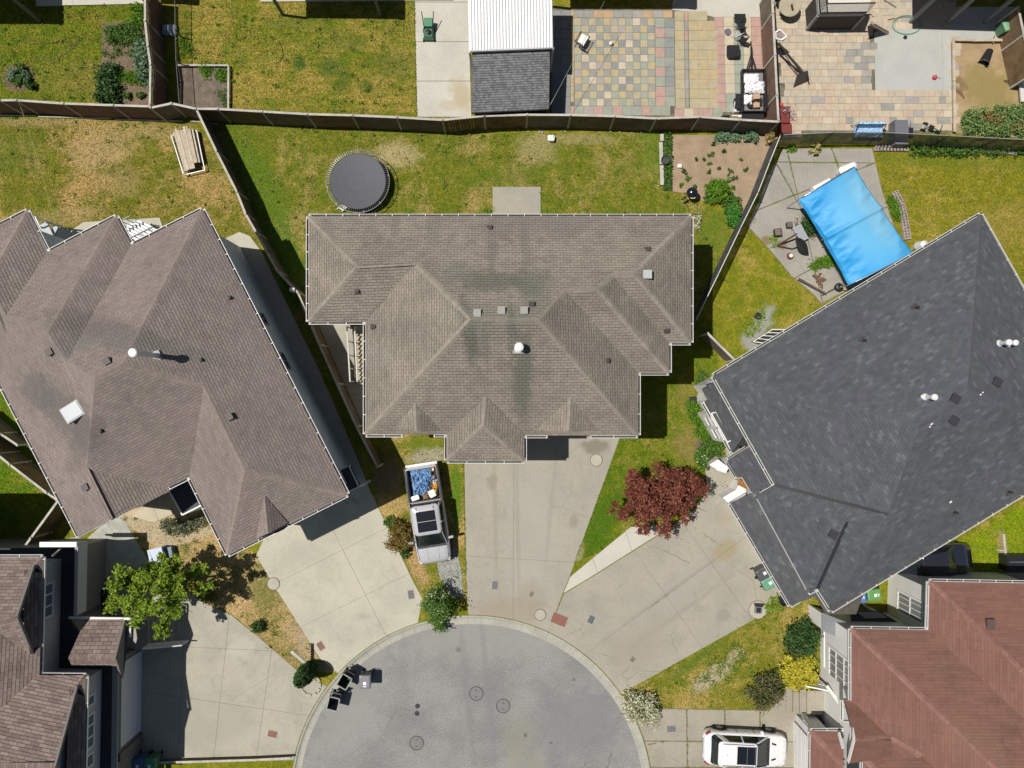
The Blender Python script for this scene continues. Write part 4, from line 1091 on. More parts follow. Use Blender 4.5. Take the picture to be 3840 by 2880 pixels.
# back steps between the bays
def flight(name, a, b, n, w, dirn, matl, label, rails=True, cat='stairs', rail_m=None, tread='step'):
    t = thing(name, (b.x, b.y, 0), label, cat); d = Vector((dirn[0], dirn[1], 0)).normalized(); s = Vector((-d.y, d.x, 0))
    for i in range(n):
        q = a.lerp(b, (i + .5) / n); MB().beam(q - s * w / 2, q + s * w / 2, (b - a).length / n * .8, .05).build(tread, matl, t)
    for k in (-1, 1):
        MB().beam(a + s * k * (w / 2 + .03) - Vector((0, 0, .12)), b + s * k * (w / 2 + .03) - Vector((0, 0, .12)), .05, .2).build('stringer', rail_m or matl, t)
        if rails: MB().beam(a + s * k * (w / 2 + .03) + Vector((0, 0, .85)), b + s * k * (w / 2 + .03) + Vector((0, 0, .85)), .06, .06).build('handrail', rail_m or matl, t)
        if rails:
            for i in range(6):
                q = a.lerp(b, i / 5) + s * k * (w / 2 + .03); MB().beam(q - Vector((0, 0, .1)), q + Vector((0, 0, .85)), .04, .04).build('baluster', rail_m or matl, t)
    return t
GREYD = plain('deck_grey_paint', (.42, .45, .47), .6)
a = D(272, 512, 2.4); b = D(322, 487, .9); dd_ = (b - a).normalized()
flight('back_stairs', a, b, 7, 1.35, (dd_.x, dd_.y), plain('stair_white', (.72, .73, .73), .5), 'white stairs between two back bays of the left house, the right hand flight', rail_m=MATS['stair_white'])
dk = thing('back_deck', D(120, 515, 0), 'small grey back deck with steps between the two left bays of the brown house', 'deck')
q4 = [D(78, 490, 1.6), D(101, 479, 1.6), D(120, 520, 1.6), D(97, 532, 1.6)]
MB().prism([(a.x, a.y) for a in q4], 1.5, 1.6).build('deck_floor', GREYD, dk)
for i in (0, 1): MB().beam(q4[i] + Vector((0, 0, .95)), q4[i + 1] + Vector((0, 0, .95)), .09, .05).build('handrail', WHITE, dk)
for i in (0, 1, 2): MB().beam(Vector((q4[i].x, q4[i].y, 0)), q4[i] + Vector((0, 0, .95)), .09, .09).build('post', WHITE, dk)
a = D(108, 508, 1.5); b = D(142, 515, .3)
for i in range(6):
    q = a.lerp(b, (i + .5) / 6); MB().box((q.x, q.y, q.z), (.26, 1.15, .05), R(-28)).build('step', GREYD, dk)
for k in (-.6, .6): MB().beam(a + Vector((k * .45, k * .85, .8)), b + Vector((k * .45, k * .85, .8)), .07, .07).build('handrail', GREYD, dk)
# ================================================================= right house
croot = thing('house', D(1900, 860, 0), 'dark grey shingled house with white walls, right of the red maple', 'house', 'houses round the turning head')
CR = Roof(5.5, .36); CR.reg = .05; CR.faces([
    (((2118, 464), (1541, 812)), [(2118, 464), (1541, 812), (1987, 917), (2088, 852)]),
    (((2118, 464), (2394, 954)), [(2118, 464), (2394, 954), (2088, 852)]),
    (((2394, 954), (1795, 1319)), [(2394, 954), (1795, 1319), (1917, 1110), (1987, 917), (2088, 852)]),
    (((1541, 812), (1673, 1047)), [(1541, 812), (1673, 1047), (1917, 1110), (1987, 917)]),
    (((1673, 1047), (1632, 1070)), [(1673, 1047), (1632, 1070), (1817, 1121), (1830, 1127), (1917, 1110)]),
    (((1632, 1070), (1746, 1280)), [(1632, 1070), (1746, 1280), (1817, 1121)]),
    (((1746, 1280), (1765, 1271)), [(1746, 1280), (1765, 1271), (1830, 1127), (1817, 1121)]),
    (((1765, 1271), (1795, 1319)), [(1765, 1271), (1795, 1319), (1917, 1110), (1830, 1127)]),
])
CSH = shinglemat('shingles_charcoal', (.088, .092, .097), (.078, .082, .087), .09, sparse=(.84, 1.3), scale=.6, blue=(.085, .086, .108))
CR.build(croot, CSH, CSH, seed=12, expo=.15, tab=.29, gap=.004, line=.006, deckm=plain('felt_charcoal', (.05, .052, .055), .9))
# dark open valleys
VAL = plain('valley_metal', (.03, .032, .035), .5, .3)
for a, b in (((1673, 1047), (1917, 1110)), ((1765, 1271), (1830, 1127))):
    A = CR.V[a] + Vector((0, 0, .045)); B = CR.V[b] + Vector((0, 0, .03)); MB().beam(A, B, .17, .02).build('valley_flashing', VAL, croot)
EAVC = [(2118, 464), (2394, 954), (1795, 1319), (1765, 1271), (1746, 1280), (1632, 1070), (1673, 1047), (1541, 812)]
W, polyc = eaves(croot, EAVC, 5.5, skip=(5,), gut=(0, 1, 2, 3, 6, 7))
CW = siding('siding_white', (.74, .73, .71))
qc = walls(croot, polyc, .5, 2.0, 5.3, CW)
# ground floor, a little wider than the upper one along the front
lowo = [(2100, 500), (2360, 960), (1795, 1310), (1766, 1271), (1707, 1307), (1579, 1088), (1625, 1062), (1640, 1070), (1625, 1040), (1592, 1030), (1572, 996), (1590, 985), (1583, 955), (1518, 868), (1524, 850), (1507, 826), (1541, 810)]
lw = [D(x, y, 2.9) for x, y in lowo]
mb = MB(); ql2 = inset([(p.x, p.y) for p in lw], .32); n = len(ql2)
for i in range(n):
    a, b = ql2[i], ql2[(i + 1) % n]; mb.face([(a.x, a.y, -.02), (b.x, b.y, -.02), (b.x, b.y, 2.75), (a.x, a.y, 2.75)])
mb.build('wall', CW, croot)
SKR = Roof(2.9, .4).faces([
    (None, [(1516, 840, 2.9), (1528, 863, 2.9), (1566, 868, 3.95), (1545, 822, 3.95)]),
    (None, [(1519, 868, 2.9), (1528, 863, 2.95), (1566, 868, 3.95), (1608, 940, 3.95), (1581, 976, 2.9), (1573, 956, 2.9), (1582, 951, 3.1), (1548, 888, 3.1), (1537, 894, 2.9)]),
    (None, [(1581, 976, 2.9), (1594, 969, 2.9), (1608, 940, 3.95)]),
    (None, [(1594, 969, 2.9), (1612, 958, 3.0), (1625, 958, 3.95), (1608, 940, 3.95)]),
    (None, [(1570, 995, 2.9), (1592, 1031, 2.9), (1700, 1020, 4.5), (1626, 960, 4.1)]),
    (None, [(1592, 1031, 2.9), (1604, 1024, 2.9), (1640, 1085, 3.0), (1710, 1070, 4.5), (1700, 1020, 4.5)]),
    (None, [(1577, 1086, 2.9), (1707, 1308, 2.9), (1773, 1284, 3.6), (1641, 1057, 3.6)]),
])
SKR.build(croot, CSH, CSH, seed=25, expo=.15, tab=.29, gap=.004, line=.006)
for a_, b_ in (((1516, 840), (1528, 863)), ((1519, 868), (1581, 976)), ((1581, 976), (1594, 969)), ((1545, 824), (1516, 840)), ((1570, 995), (1592, 1031)), ((1624, 961), (1570, 995)), ((1577, 1086), (1707, 1308)), ((1707, 1308), (1764, 1273)), ((1612, 1066), (1577, 1086)), ((1592, 1031), (1604, 1024)), ((1604, 1024), (1638, 1080))):
    A, B = D(*a_, 2.9), D(*b_, 2.9); d_ = (B - A).normalized(); o_ = Vector((-d_.y, d_.x, 0)); c_ = D(1700, 1050, 2.9)
    if o_.dot(c_ - A) > 0: o_ = -o_
    fascia(croot, A, B, o_, h=.24)
    if (B - A).length > 1.0: gutter(croot, A, B, o_)
# porch floor top to close the view between strips
MB().prism([(p.x, p.y) for p in inset([(p.x, p.y) for p in DP([(1560, 830), (1640, 1060), (1610, 1090), (1730, 1290), (1790, 1290), (1900, 1000)])], 0)], 3.2, 3.25).build('inner_floor', MATS['felt'], croot)
# bay with two windows, standing proud of the strip roof
b0, b1, b2, b3 = D(1535, 893, 3.05), D(1571, 957, 3.05), D(1582, 951, 3.05), D(1547, 888, 3.05)
MB().prism([(p.x, p.y) for p in (b0, b1, b2, b3)], .3, 3.05).build('bay_wall', CW, croot)
wb_ = Vector((b0.x, b0.y)), Vector((b1.x, b1.y))
MB().prism([(p.x, p.y) for p in inset([(p.x, p.y) for p in (b0, b1, b2, b3)], .06)], 3.05, 3.056).build('bay_roof', CSH, croot)
d = (wb_[1] - wb_[0]); L_ = d.length; nrm = Vector((d.y, -d.x)); cen = Vector((b3.x, b3.y))
A_, B_ = wb_ if (cen - wb_[0]).dot(nrm) < 0 else (wb_[1], wb_[0])
for s0, s1 in ((L_ * .10, L_ * .45), (L_ * .52, L_ * .90)):
    window(croot, A_, B_, s0, s1, 1.5, 2.95, nx=1, ny=2, glass=BLINDS)
# porch: plaster walls either side of the front steps
PW = plain('porch_white', (.80, .79, .77), .6)
pwl = thing('porch_wall', D(1545, 1003, 0), 'white plaster porch wall left of the front path of the dark grey house', 'porch wall')
MB().prism([(p.x, p.y) for p in DP([(1532, 1004), (1551, 992), (1574, 1010), (1568, 1022), (1550, 1016)], 1.0)], 0, 1.0).build('wall', PW, pwl)
pw2 = thing('porch_wall', D(1585, 1070, 0), 'white plaster porch wall by the garage of the dark grey house, planter on top', 'porch wall')
MB().prism([(p.x, p.y) for p in DP([(1561, 1075), (1590, 1058), (1600, 1040), (1616, 1052), (1618, 1062), (1575, 1088)], 1.3)], 0, 1.3).build('wall', PW, pw2)
# upper front windows and trim between the roofs
wa, wb = outward(qc, *wall_side(qc, (1632, 1070), (1746, 1280)))
Lq = (wb - wa).length
for f0, f1 in ((.35, .50), (.60, .80)): window(croot, wa, wb, Lq * f0, Lq * f1, 3.9, 5.0, nx=2)
wa, wb = outward(qc, *wall_side(qc, (1541, 812), (1673, 1047)))
Lq = (wb - wa).length
for f0, f1 in ((.15, .32), (.5, .68)): window(croot, wa, wb, Lq * f0, Lq * f1, 3.9, 4.9, nx=2)
for i, (x, y) in enumerate(((1976, 665), (1863, 736), (2176, 1062), (2059, 1106))): vent_box(croot, CR, x, y, MATS['vent_dark'], .12, rz=.6, kind='stack')
for x, y in ((2061, 861), (2058, 908), (2151, 825), (1798, 1154)): vent_box(croot, CR, x, y, plain('vent_black', (.035, .035, .04), .6), .36, .13, rz=-R(30))
for bx, by, h in ((1999, 858, .8), (2158, 742, .75)):
    b, _ = CR.at(bx, by); flue(croot, b, b + Vector((0, 0, h)), .10, .15, MATS['flue_white'])
b, _ = CR.at(2165, 742); flue(croot, b + Vector((.3, 0, 0)), b + Vector((.3, 0, .55)), .10, .14, MATS['flue_white'])
patch(croot, CR, 2051, 1081, .14, .24, WHITE, .5); patch(croot, CR, 1994, 858, .2, .22, GUTW, .3)
for x, y, w_ in ((2012, 916, .14), (2117, 853, .12), (2008, 922, .08), (2122, 848, .08)): patch(croot, CR, x, y, w_, .06, GUTW, .7)

# garage light strip roof edge already built; low walls and hatch on the garden side
ht = thing('basement_hatch', D(1665, 718, 0), 'sloping dark glazed hatch with white bars against the side wall of the dark grey house', 'hatch')
h4 = [D(1627, 738, .5), D(1668, 712, .5), D(1703, 712, 1.1), D(1655, 742, 1.1)]
MB().face(h4).build('glazing', GLASS, ht)
for i in range(4): MB().beam(h4[i], h4[(i + 1) % 4], .05, .05 + .002 * i).build('bar', GUTW, ht)
for t_ in (.25, .5, .75): MB().beam(h4[0].lerp(h4[1], t_), h4[3].lerp(h4[2], t_), .04, .05).build('bar', GUTW, ht)
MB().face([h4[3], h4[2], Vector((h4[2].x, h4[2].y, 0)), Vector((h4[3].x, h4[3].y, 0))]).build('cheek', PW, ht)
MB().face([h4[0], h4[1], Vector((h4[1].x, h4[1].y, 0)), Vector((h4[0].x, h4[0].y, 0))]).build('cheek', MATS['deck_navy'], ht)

# ================================================================= maroon house, bottom right
droot = thing('house', D(2060, 1480, 0), 'white walled house with maroon roof in the bottom right corner', 'house', 'houses round the turning head')
HD = 5.0
DR = Roof(HD, .36).faces([
    (((2008, 1256), (2330, 1262)), [(2008, 1256), (2330, 1262), (2330, 1310), (2212, 1454)]),
    (((2008, 1256), (2005, 1361)), [(2008, 1256), (2212, 1454), (2270, 1605), (2005, 1361)]),
    (((1839, 1358), (2005, 1361)), [(1839, 1358), (2005, 1361), (2270, 1605), (2270, 1772)]),
    (((1839, 1358), (1839, 1512)), [(1839, 1358), (2270, 1772), (2100, 1740), (1992, 1634), (1924, 1596), (1839, 1512)]),
    (((1821, 1512), (1839, 1512)), [(1821, 1512), (1839, 1512), (1924, 1596), (1845, 1596), (1826, 1520)]),
    (None, [(1845, 1596, 6.05), (1924, 1596), (1926, 1640, 5.1), (1832, 1646, HD)]),
    (None, [(1924, 1596), (1992, 1634), (1926, 1640, 5.1)]),
    (((1864, 1636), (1994, 1636)), [(1864, 1636), (1994, 1636), (2060, 1700), (1930, 1702)]),
    (((1864, 1636), (1864, 1740)), [(1864, 1636), (1930, 1702), (1930, 1760), (1864, 1760)]),
])
DSH = shinglemat('shingles_maroon', (.195, .100, .075), (.172, .092, .070), .07, scale=.5, spots=[dspot(2090, 1590, .4, .4, 0, (.30, .17, .10), .5), dspot(1960, 1510, 3, 1, -.8, (.215, .125, .09), .5)])
DCAP = shinglemat('caps_maroon', (.25, .132, .105), (.225, .12, .097), .10)
DR.build(droot, DSH, DCAP, seed=31, expo=.15, tab=.9, gap=.005, thick=.011, line=.004)
DWM = siding('siding_offwhite', (.76, .75, .72))
outd = [(1839, 1358), (2005, 1361), (2008, 1256), (2330, 1262), (2330, 1760), (1839, 1760), (1839, 1514)]
Wd = [D(x, y, HD) for x, y in outd]; polyd = [(p.x, p.y) for p in Wd]
for i in (0, 1, 2, 6):
    a, b = Wd[i], Wd[(i + 1) % 7]; nn = out_normal(a, b, polyd); fascia(droot, a, b, nn); gutter(droot, a, b, nn)
for (a, b) in (((1821, 1512), (1838, 1512)), ((1821, 1558), (1821, 1513)), ((1822, 1559), (1838, 1559))):
    A, B = D(*a, HD), D(*b, HD); fascia(droot, A, B, (0, 1) if a[0] != b[0] else (-1, 0)); 
gutter(droot, D(1821, 1512, HD), D(1821, 1557, HD), (-1, 0)); 
gutter(droot, D(1864, 1636, HD), D(1990, 1636, HD), (0, 1)); gutter(droot, D(1864, 1637, HD), D(1864, 1740, HD), (-1, 0))
MB().face([D(1830, 1640, HD - .12), D(1872, 1636, HD - .12), D(1872, 1760, HD - .12), D(1830, 1760, HD - .12)]).build('flat_roof_or_shade', plain('shade_black', (.02, .02, .022), .8), droot)  # black sheet added to stand in for the shade below the gable slope
MB().face([(p.x, p.y, HD - .22) for p in inset(polyd, .03)]).build('soffit', WHITE, droot)
qd = walls(droot, polyd, .62, -.02, HD - .2, DWM)
for a, b in (((1845, 1596, 6.05), (1836, 1545, 5.25)), ((1845, 1596, 6.05), (1832, 1646, HD))): MB().beam(D(*a), D(*b), .05, .16).build('rake_board', WHITE, droot)
MB().face([D(1845, 1598, 5.95), D(1838, 1548, 4.9), D(1836, 1648, 4.8)]).build('gable_panel', DWM, droot)
def wside(q, a, b, h):
    A = D(*a, h); B = D(*b, h); m = (A + B) / 2; best = None
    for i in range(len(q)):
        u, v = q[i], q[(i + 1) % len(q)]; c = (u + v) / 2; k = (c.x - m.x) ** 2 + (c.y - m.y) ** 2
        if best is None or k < best[0]: best = (k, u, v)
    return outward(q, best[1], best[2])
wa, wb = wside(qd, (1839, 1358), (1839, 1512), HD)
win_px(droot, wa, wb, (1795, 1395), (1795, 1462), 1.2, 3.9, nx=4, ny=3, glass=BLINDS, fr=.13, grid=.045)
MB().beam(Vector((wa.x - .03, wa.y, .55)), Vector((wb.x - .03, wb.y, .55)), .05, .25).build('trim_band', WHITE, droot)
MB().beam(Vector((wa.x - .03, wa.y, 4.35)), Vector((wb.x - .03, wb.y, 4.35)), .05, .3).build('trim_band', WHITE, droot)
wa, wb = wside(qd, (2005, 1361), (2008, 1256), HD)
win_px(droot, wa, wb, (1955, 1280), (1955, 1330), 1.1, 3.6, nx=4, ny=2, glass=BLINDS, fr=.12, grid=.045)
p, n = DR.at(2137, 1347); MB().box((p.x, p.y, p.z + .08), (.4, .5, .14)).build('roof_vent', plain('vent_umber', (.11, .07, .06), .6), droot)
# garage with a low roof of its own
LOWZ = 3.0
GR = Roof(LOWZ, .36).faces([
    (((1751, 1579), (1824, 1579)), [(1751, 1579), (1812, 1580), (1822, 1616), (1822, 1655)]),
    (((1751, 1579), (1749, 1760)), [(1751, 1579), (1822, 1655), (1822, 1760), (1749, 1760)]),
])
GR.build(droot, DSH, DCAP, seed=33, expo=.15, tab=.9, gap=.005, thick=.011, line=.004)
fascia(droot, D(1751, 1579, LOWZ), D(1822, 1579, LOWZ), (0, 1)); gutter(droot, D(1751, 1579, LOWZ), D(1822, 1579, LOWZ), (0, 1))
fascia(droot, D(1751, 1580, LOWZ), D(1749, 1740, LOWZ), (-1, 0)); gutter(droot, D(1751, 1580, LOWZ), D(1749, 1740, LOWZ), (-1, 0))
g4 = inset([(p.x, p.y) for p in DP([(1751, 1579), (1824, 1579), (1824, 1760), (1749, 1760)], LOWZ)], .4)
mb = MB()
for i in range(4):
    a, b = g4[i], g4[(i + 1) % 4]; mb.face([(a.x, a.y, 0), (b.x, b.y, 0), (b.x, b.y, LOWZ - .15), (a.x, a.y, LOWZ - .15)])
mb.build('wall', DWM, droot)
x_ = min(p.x for p in g4); y_ = max(p.y for p in g4)
for k in range(4): MB().box((x_ - .04, y_ - 2.6, .35 + k * .56), (.05, 4.4, .535)).build('door_panel', PW, droot)
MB().beam(D(1812, 1583, LOWZ + .5), D(1821, 1616, LOWZ + 1.1), .06, .2).build('rake_board', WHITE, droot)
# front porch between garage and house: steps, landing, low wall, rail
fp = thing('front_steps', D(1735, 1500, 0), 'broad grey concrete steps up to the maroon roofed house', 'steps')
for i, x in enumerate((1697, 1710, 1722, 1735)):
    MB().prism([(p.x, p.y) for p in DP([(x, 1484), (1790, 1484), (1790, 1535), (x, 1535)], .1)], .02 + .15 * i, .17 + .15 * i + .002 * i).build('step', COND, fp)
rl = thing('railing', D(1725, 1478, 0), 'white slatted stair railing beside the yellow shrub', 'railing')
a = D(1741, 1482, 1.0); b = D(1795, 1493, 1.6)
for dz in (0, -.7): MB().beam(a + Vector((0, 0, dz)), b + Vector((0, 0, dz)), .07, .07).build('rail', WHITE, rl)
for i in range(11): q = a.lerp(b, i / 10); MB().beam(q, q - Vector((0, 0, .75)), .035, .035).build('baluster', WHITE, rl)
sw = thing('stair_wall', D(1765, 1500, 0), 'white sloping side wall of the front steps, under the big window of the maroon roofed house', 'stair wall')
a = D(1786, 1482, 1.5); b = D(1822, 1532, 2.5)
mbx = MB(); mbx.face([a, b, Vector((b.x, b.y, .1)), Vector((a.x, a.y, .1))]); mbx.beam(a, b, .16, .1); mbx.build('wall', PW, sw)
rl2 = thing('railing', D(1745, 1560, 0), 'white railing leaning over the dark porch left of the low maroon garage roof', 'railing')
a = D(1742, 1548, .9); b = D(1751, 1572, 2.4)
for dz in (0, -.8): MB().beam(a + Vector((0, 0, dz)), b + Vector((0, 0, dz)), .07, .07).build('rail', WHITE, rl2)
for i in range(8): q = a.lerp(b, i / 7); MB().beam(q, q - Vector((0, 0, .8)), .035, .035).build('baluster', WHITE, rl2)
MB().face([D(1752, 1555, .6), D(1822, 1560, .6), D(1822, 1580, .6), D(1752, 1580, .6)]).build('porch_floor', plain('porch_dark', (.10, .11, .12), .8), droot)
# side gate between the two houses on the right and its dark canopy
cn = thing('shed_roof', D(1900, 1340, 0), 'small dark lean-to roof in front of the windowed wall of the maroon roofed house', 'shed')
MB().prism([(p.x, p.y) for p in DP([(1836, 1320), (1900, 1320), (1960, 1356), (1843, 1356)], 1.8)], 1.7, 1.8).build('roof', plain('slate_dark', (.045, .05, .06), .7), cn)
for q in DP([(1842, 1324), (1896, 1324), (1950, 1352)], 1.7): MB().beam(Vector((q.x, q.y, 0)), q, .1, .1).build('post', WHITE, cn)
MB().face([D(1850, 1322, 1.83), D(1898, 1322, 1.83), D(1918, 1334, 1.83), D(1870, 1336, 1.83)]).build('sheet', plain('grey_board', (.33, .33, .32), .8), cn)
bdw = thing('side_wing', D(1800, 1345, 0), 'low white walled side wing left of the maroon roofed house, narrow grey roof', 'annexe')
q4 = [D(1777, 1326, 1.9), D(1838, 1350, 1.9), D(1838, 1385, 1.9), D(1777, 1360, 1.9)]
MB().prism([(p.x, p.y) for p in q4], 0, 1.9).build('wall', DWM, bdw); MB().prism([(p.x, p.y) for p in inset([(p.x, p.y) for p in q4], -.06)], 1.9, 1.98).build('roof', plain('roof_greyblue', (.20, .21, .22), .8), bdw)

# ================================================================= brown house, bottom left
TT = plain('trim_taupe', (.16, .15, .14), .7)
eroot = thing('house', D(60, 1450, 0), 'grey walled house with brown gabled roofs in the bottom left corner', 'house', 'houses round the turning head')
ER = Roof(5.3, .4).faces([
    (None, [(-150, 1204, 5.3), (92, 1204, 5.3), (74, 1222, 5.5), (38, 1332, 6.7), (-150, 1332, 6.7)]),
    (None, [(92, 1204, 5.3), (91, 1237, 5.3), (74, 1222, 5.5)]),
    (None, [(38, 1332, 6.7), (71, 1410, 5.55), (-10, 1366, 6.5), (-150, 1340, 6.7)]),
    (None, [(71, 1410, 5.55), (88, 1395, 5.3), (86, 1458, 5.3), (-60, 1582, 6.8), (-150, 1470, 7.2), (-10, 1366, 6.5)]),
    (None, [(52, 1232, 5.75), (91, 1237, 5.3), (88, 1395, 5.3), (52, 1404, 5.75)]),
    (None, [(86, 1458, 5.3), (185, 1459, 5.3), (167, 1482, 5.5), (120, 1655, 6.9), (-150, 1655, 6.9), (-60, 1582, 6.8)]),
    (None, [(185, 1459, 5.3), (184, 1505, 5.3), (167, 1482, 5.5)]),
    (None, [(150, 1490, 5.75), (184, 1505, 5.3), (178, 1760, 5.3), (140, 1760, 5.75)]),
    (None, [(120, 1655, 6.9), (150, 1760, 5.6), (-150, 1760, 5.6), (-150, 1655, 6.9)]),
])
ESH = shinglemat('shingles_reddish', (.225, .175, .150), (.20, .150, .132), .2, scale=.7)
ER.build(eroot, ESH, ESH, seed=41, expo=.16, tab=.4)
EW = siding('siding_slate', (.50, .52, .54), (.46, .48, .50))
MB().face([D(75, 1226, 5.42) - Vector((.55, 0, 0)), D(40, 1332, 6.6) - Vector((.55, 0, 0)), D(72, 1408, 5.45) - Vector((.55, 0, 0))]).build('gable_panel', EW, eroot)
MB().face([D(168, 1486, 5.42) - Vector((.55, 0, 0)), D(122, 1655, 6.8) - Vector((.55, 0, 0)), D(162, 1760, 5.4) - Vector((.55, 0, 0))]).build('gable_panel', EW, eroot)
for a, b in (((74, 1222, 5.52), (38, 1332, 6.72)), ((38, 1332, 6.72), (71, 1410, 5.57)), ((167, 1482, 5.52), (120, 1655, 6.92))):
    MB().beam(D(*a), D(*b), .10, .16).build('rake_board', plain('trim_taupe', (.16, .15, .14), .7), eroot)
for a, b, nn in (((-100, 1204), (92, 1204), (0, 1)), ((92, 1205), (86, 1457), (1, 0)), ((87, 1459), (185, 1460), (0, 1)), ((185, 1461), (179, 1740), (1, 0))):
    A, B = D(*a, 5.3), D(*b, 5.3); fascia(eroot, A, B, nn); gutter(eroot, A, B, nn, hang=1.1)
oute = [(-200, 1204), (92, 1204), (86, 1458), (185, 1460), (179, 1760), (-200, 1760)]
We = [D(x, y, 5.3) for x, y in oute]; polye = [(p.x, p.y) for p in We]
MB().face([(p.x, p.y, 5.08) for p in inset(polye, .03)]).build('soffit', TT, eroot)
qe = walls(eroot, polye, .6, -.02, 5.1, EW)
FRB = plain('frame_blue_white', (.80, .82, .82), .5); EGL = plain('pane_curtained', (.17, .22, .26), .15, 0, .8)
wa, wb = wside(qe, (92, 1204), (86, 1457), 5.3)
win_px(eroot, wa, wb, (105, 1258), (105, 1333), 3.55, 5.0, nx=3, m=FRB, fr=.09, grid=.08, glass=EGL)
wa, wb = wside(qe, (185, 1460), (179, 1760), 5.3)
for y0, y1, nx in ((1502, 1527, 1), (1543, 1618, 3), (1628, 1658, 1)):
    win_px(eroot, wa, wb, (192, y0), (192, y1), 3.55, 4.75, nx=nx, m=FRB, fr=.09, grid=.08, glass=EGL)
MB().tube([D(113, 1201, 4.9), D(128, 1188, 4.0), D(131, 1187, 3.0)], .05, 6).build('downpipe', METAL, eroot)
# ground floor with flat roof decks
DK = plain('flat_roof_dark', (.035, .04, .05), .8)
gfo = [(-200, 1182), (165, 1182), (163, 1334), (221, 1430), (250, 1430), (248, 1760), (-200, 1760)]
gz = 2.9
MB().prism([(p.x, p.y) for p in DP([(-200, 1184), (164, 1184), (161, 1332), (150, 1340), (224, 1432), (246, 1432), (243, 1760), (-200, 1760)], gz)], gz - .12, gz).build('flat_roof_or_shade', DK, eroot)
gq = DP([(-200, 1186), (163, 1186), (160, 1334), (150, 1342), (222, 1434), (245, 1434), (242, 1760), (-200, 1760)], gz)
mb = MB()
for i in range(7):
    a, b = gq[i], gq[i + 1]; mb.face([(a.x, a.y, 0), (b.x, b.y, 0), (b.x, b.y, gz - .1), (a.x, a.y, gz - .1)])
mb.build('wall', siding('siding_mud', (.20, .19, .18)), eroot)
PAR = plain('parapet_cap', (.30, .30, .30), .6)
def parapet(pts, z0, z1, m=PAR, wm=None):
    Wp = [D(x, y, z1) for x, y in pts]
    for a, b in zip(Wp, Wp[1:]):
        MB().beam(a, b, .16, .06).build('parapet_cap', m, eroot)
        MB().beam(a - Vector((0, 0, (z1 - z0) / 2 + .03)), b - Vector((0, 0, (z1 - z0) / 2 + .03)), .10, z1 - z0).build('parapet', EW, eroot)
parapet([(86, 1177), (166, 1177), (163, 1330)], 2.9, 3.7)
MB().beam(D(86, 1176, 3.76), D(166, 1176, 3.76), .26, .06).build('rail_top', WHITE, eroot)
MB().beam(D(221, 1431, 3.05), D(250, 1431, 3.05), .14, .08).build('edge_trim', PAR, eroot); MB().beam(D(250, 1432, 3.05), D(246, 1740, 3.05), .3, .08).build('edge_trim', PAR, eroot)
# entry roof
EN = Roof(3.3, .5).faces([
    (None, [(186, 1335, 3.3), (268, 1336, 3.3), (250, 1420, 4.35), (148, 1422, 4.35)]),
    (None, [(148, 1422, 4.35), (250, 1420, 4.35), (257, 1438, 4.05), (156, 1438, 4.05)]),
])
EN.build(eroot, ESH, ESH, seed=43, expo=.2, tab=.42, gap=.02)
MB().beam(D(149, 1334, 3.3), D(283, 1336, 3.3), .12, .1).build('entry_gutter', GUTW, eroot); MB().beam(D(283, 1336, 3.3), D(281, 1376, 3.3), .08, .1).build('entry_gutter', GUTW, eroot)
TT = MATS['trim_taupe']
MB().beam(D(250, 1420, 4.3), D(270, 1340, 3.3), .1, .16).build('rake_board', TT, eroot); MB().beam(D(250, 1420, 4.3), D(264, 1462, 3.5), .1, .16).build('rake_board', TT, eroot)
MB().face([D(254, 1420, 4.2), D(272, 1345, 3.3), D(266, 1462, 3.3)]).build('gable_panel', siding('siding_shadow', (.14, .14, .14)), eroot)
MB().face([D(268, 1338, 3.28), D(280, 1340, 3.28), D(268, 1455, 3.28), D(255, 1455, 3.28)]).build('porch_ceiling', TT, eroot)
# garage door
ga, gb = D(257, 1432, 2.15), D(255, 1618, 2.15)
gx = (ga.x + gb.x) / 2 + .12
GDM = plain('garage_door_white', (.66, .69, .74), .5)
for k in range(4): MB().box((gx, (ga.y + gb.y) / 2, .32 + k * .525), (.06, abs(ga.y - gb.y) - .1, .515)).build('door_panel', GDM, eroot)
MB().box((gx - .05, (ga.y + gb.y) / 2, 2.3), (.14, abs(ga.y - gb.y) + .3, .3)).build('door_frame', TT, eroot)
MB().box((gx - .3, (ga.y + gb.y) / 2, 1.3), (.3, abs(ga.y - gb.y) + .2, 2.6)).build('wall', MATS['siding_mud'], eroot)
MB().box((gx - .02, gb.y - .35, 1.2), (.35, .45, 2.4)).build('pier', TT, eroot)
# entry steps with white rail
es = thing('front_steps', D(350, 1370, 0), 'dark shaded steps below the green tree leading to the grey walled house', 'steps')
for i in range(5):
    MB().prism([(p.x, p.y) for p in DP([(285, 1330), (392 - i * 14, 1330), (392 - i * 14, 1392), (285, 1392)], .1)], .02 + .17 * i, .19 + .17 * i + .001 * i).build('step', CONE, es)
er = thing('railing', D(350, 1400, 0), 'white slatted railing of the shaded steps beside the corner driveway', 'railing')
a = D(307, 1402, 1.9); b = D(393, 1394, 1.0)
for dz in (0, -.75): MB().beam(a + Vector((0, 0, dz)), b + Vector((0, 0, dz)), .07, .06).build('rail', WHITE, er)
for i in range(13): q = a.lerp(b, i / 12); MB().beam(q, q - Vector((0, 0, .78)), .035, .035).build('baluster', WHITE, er)
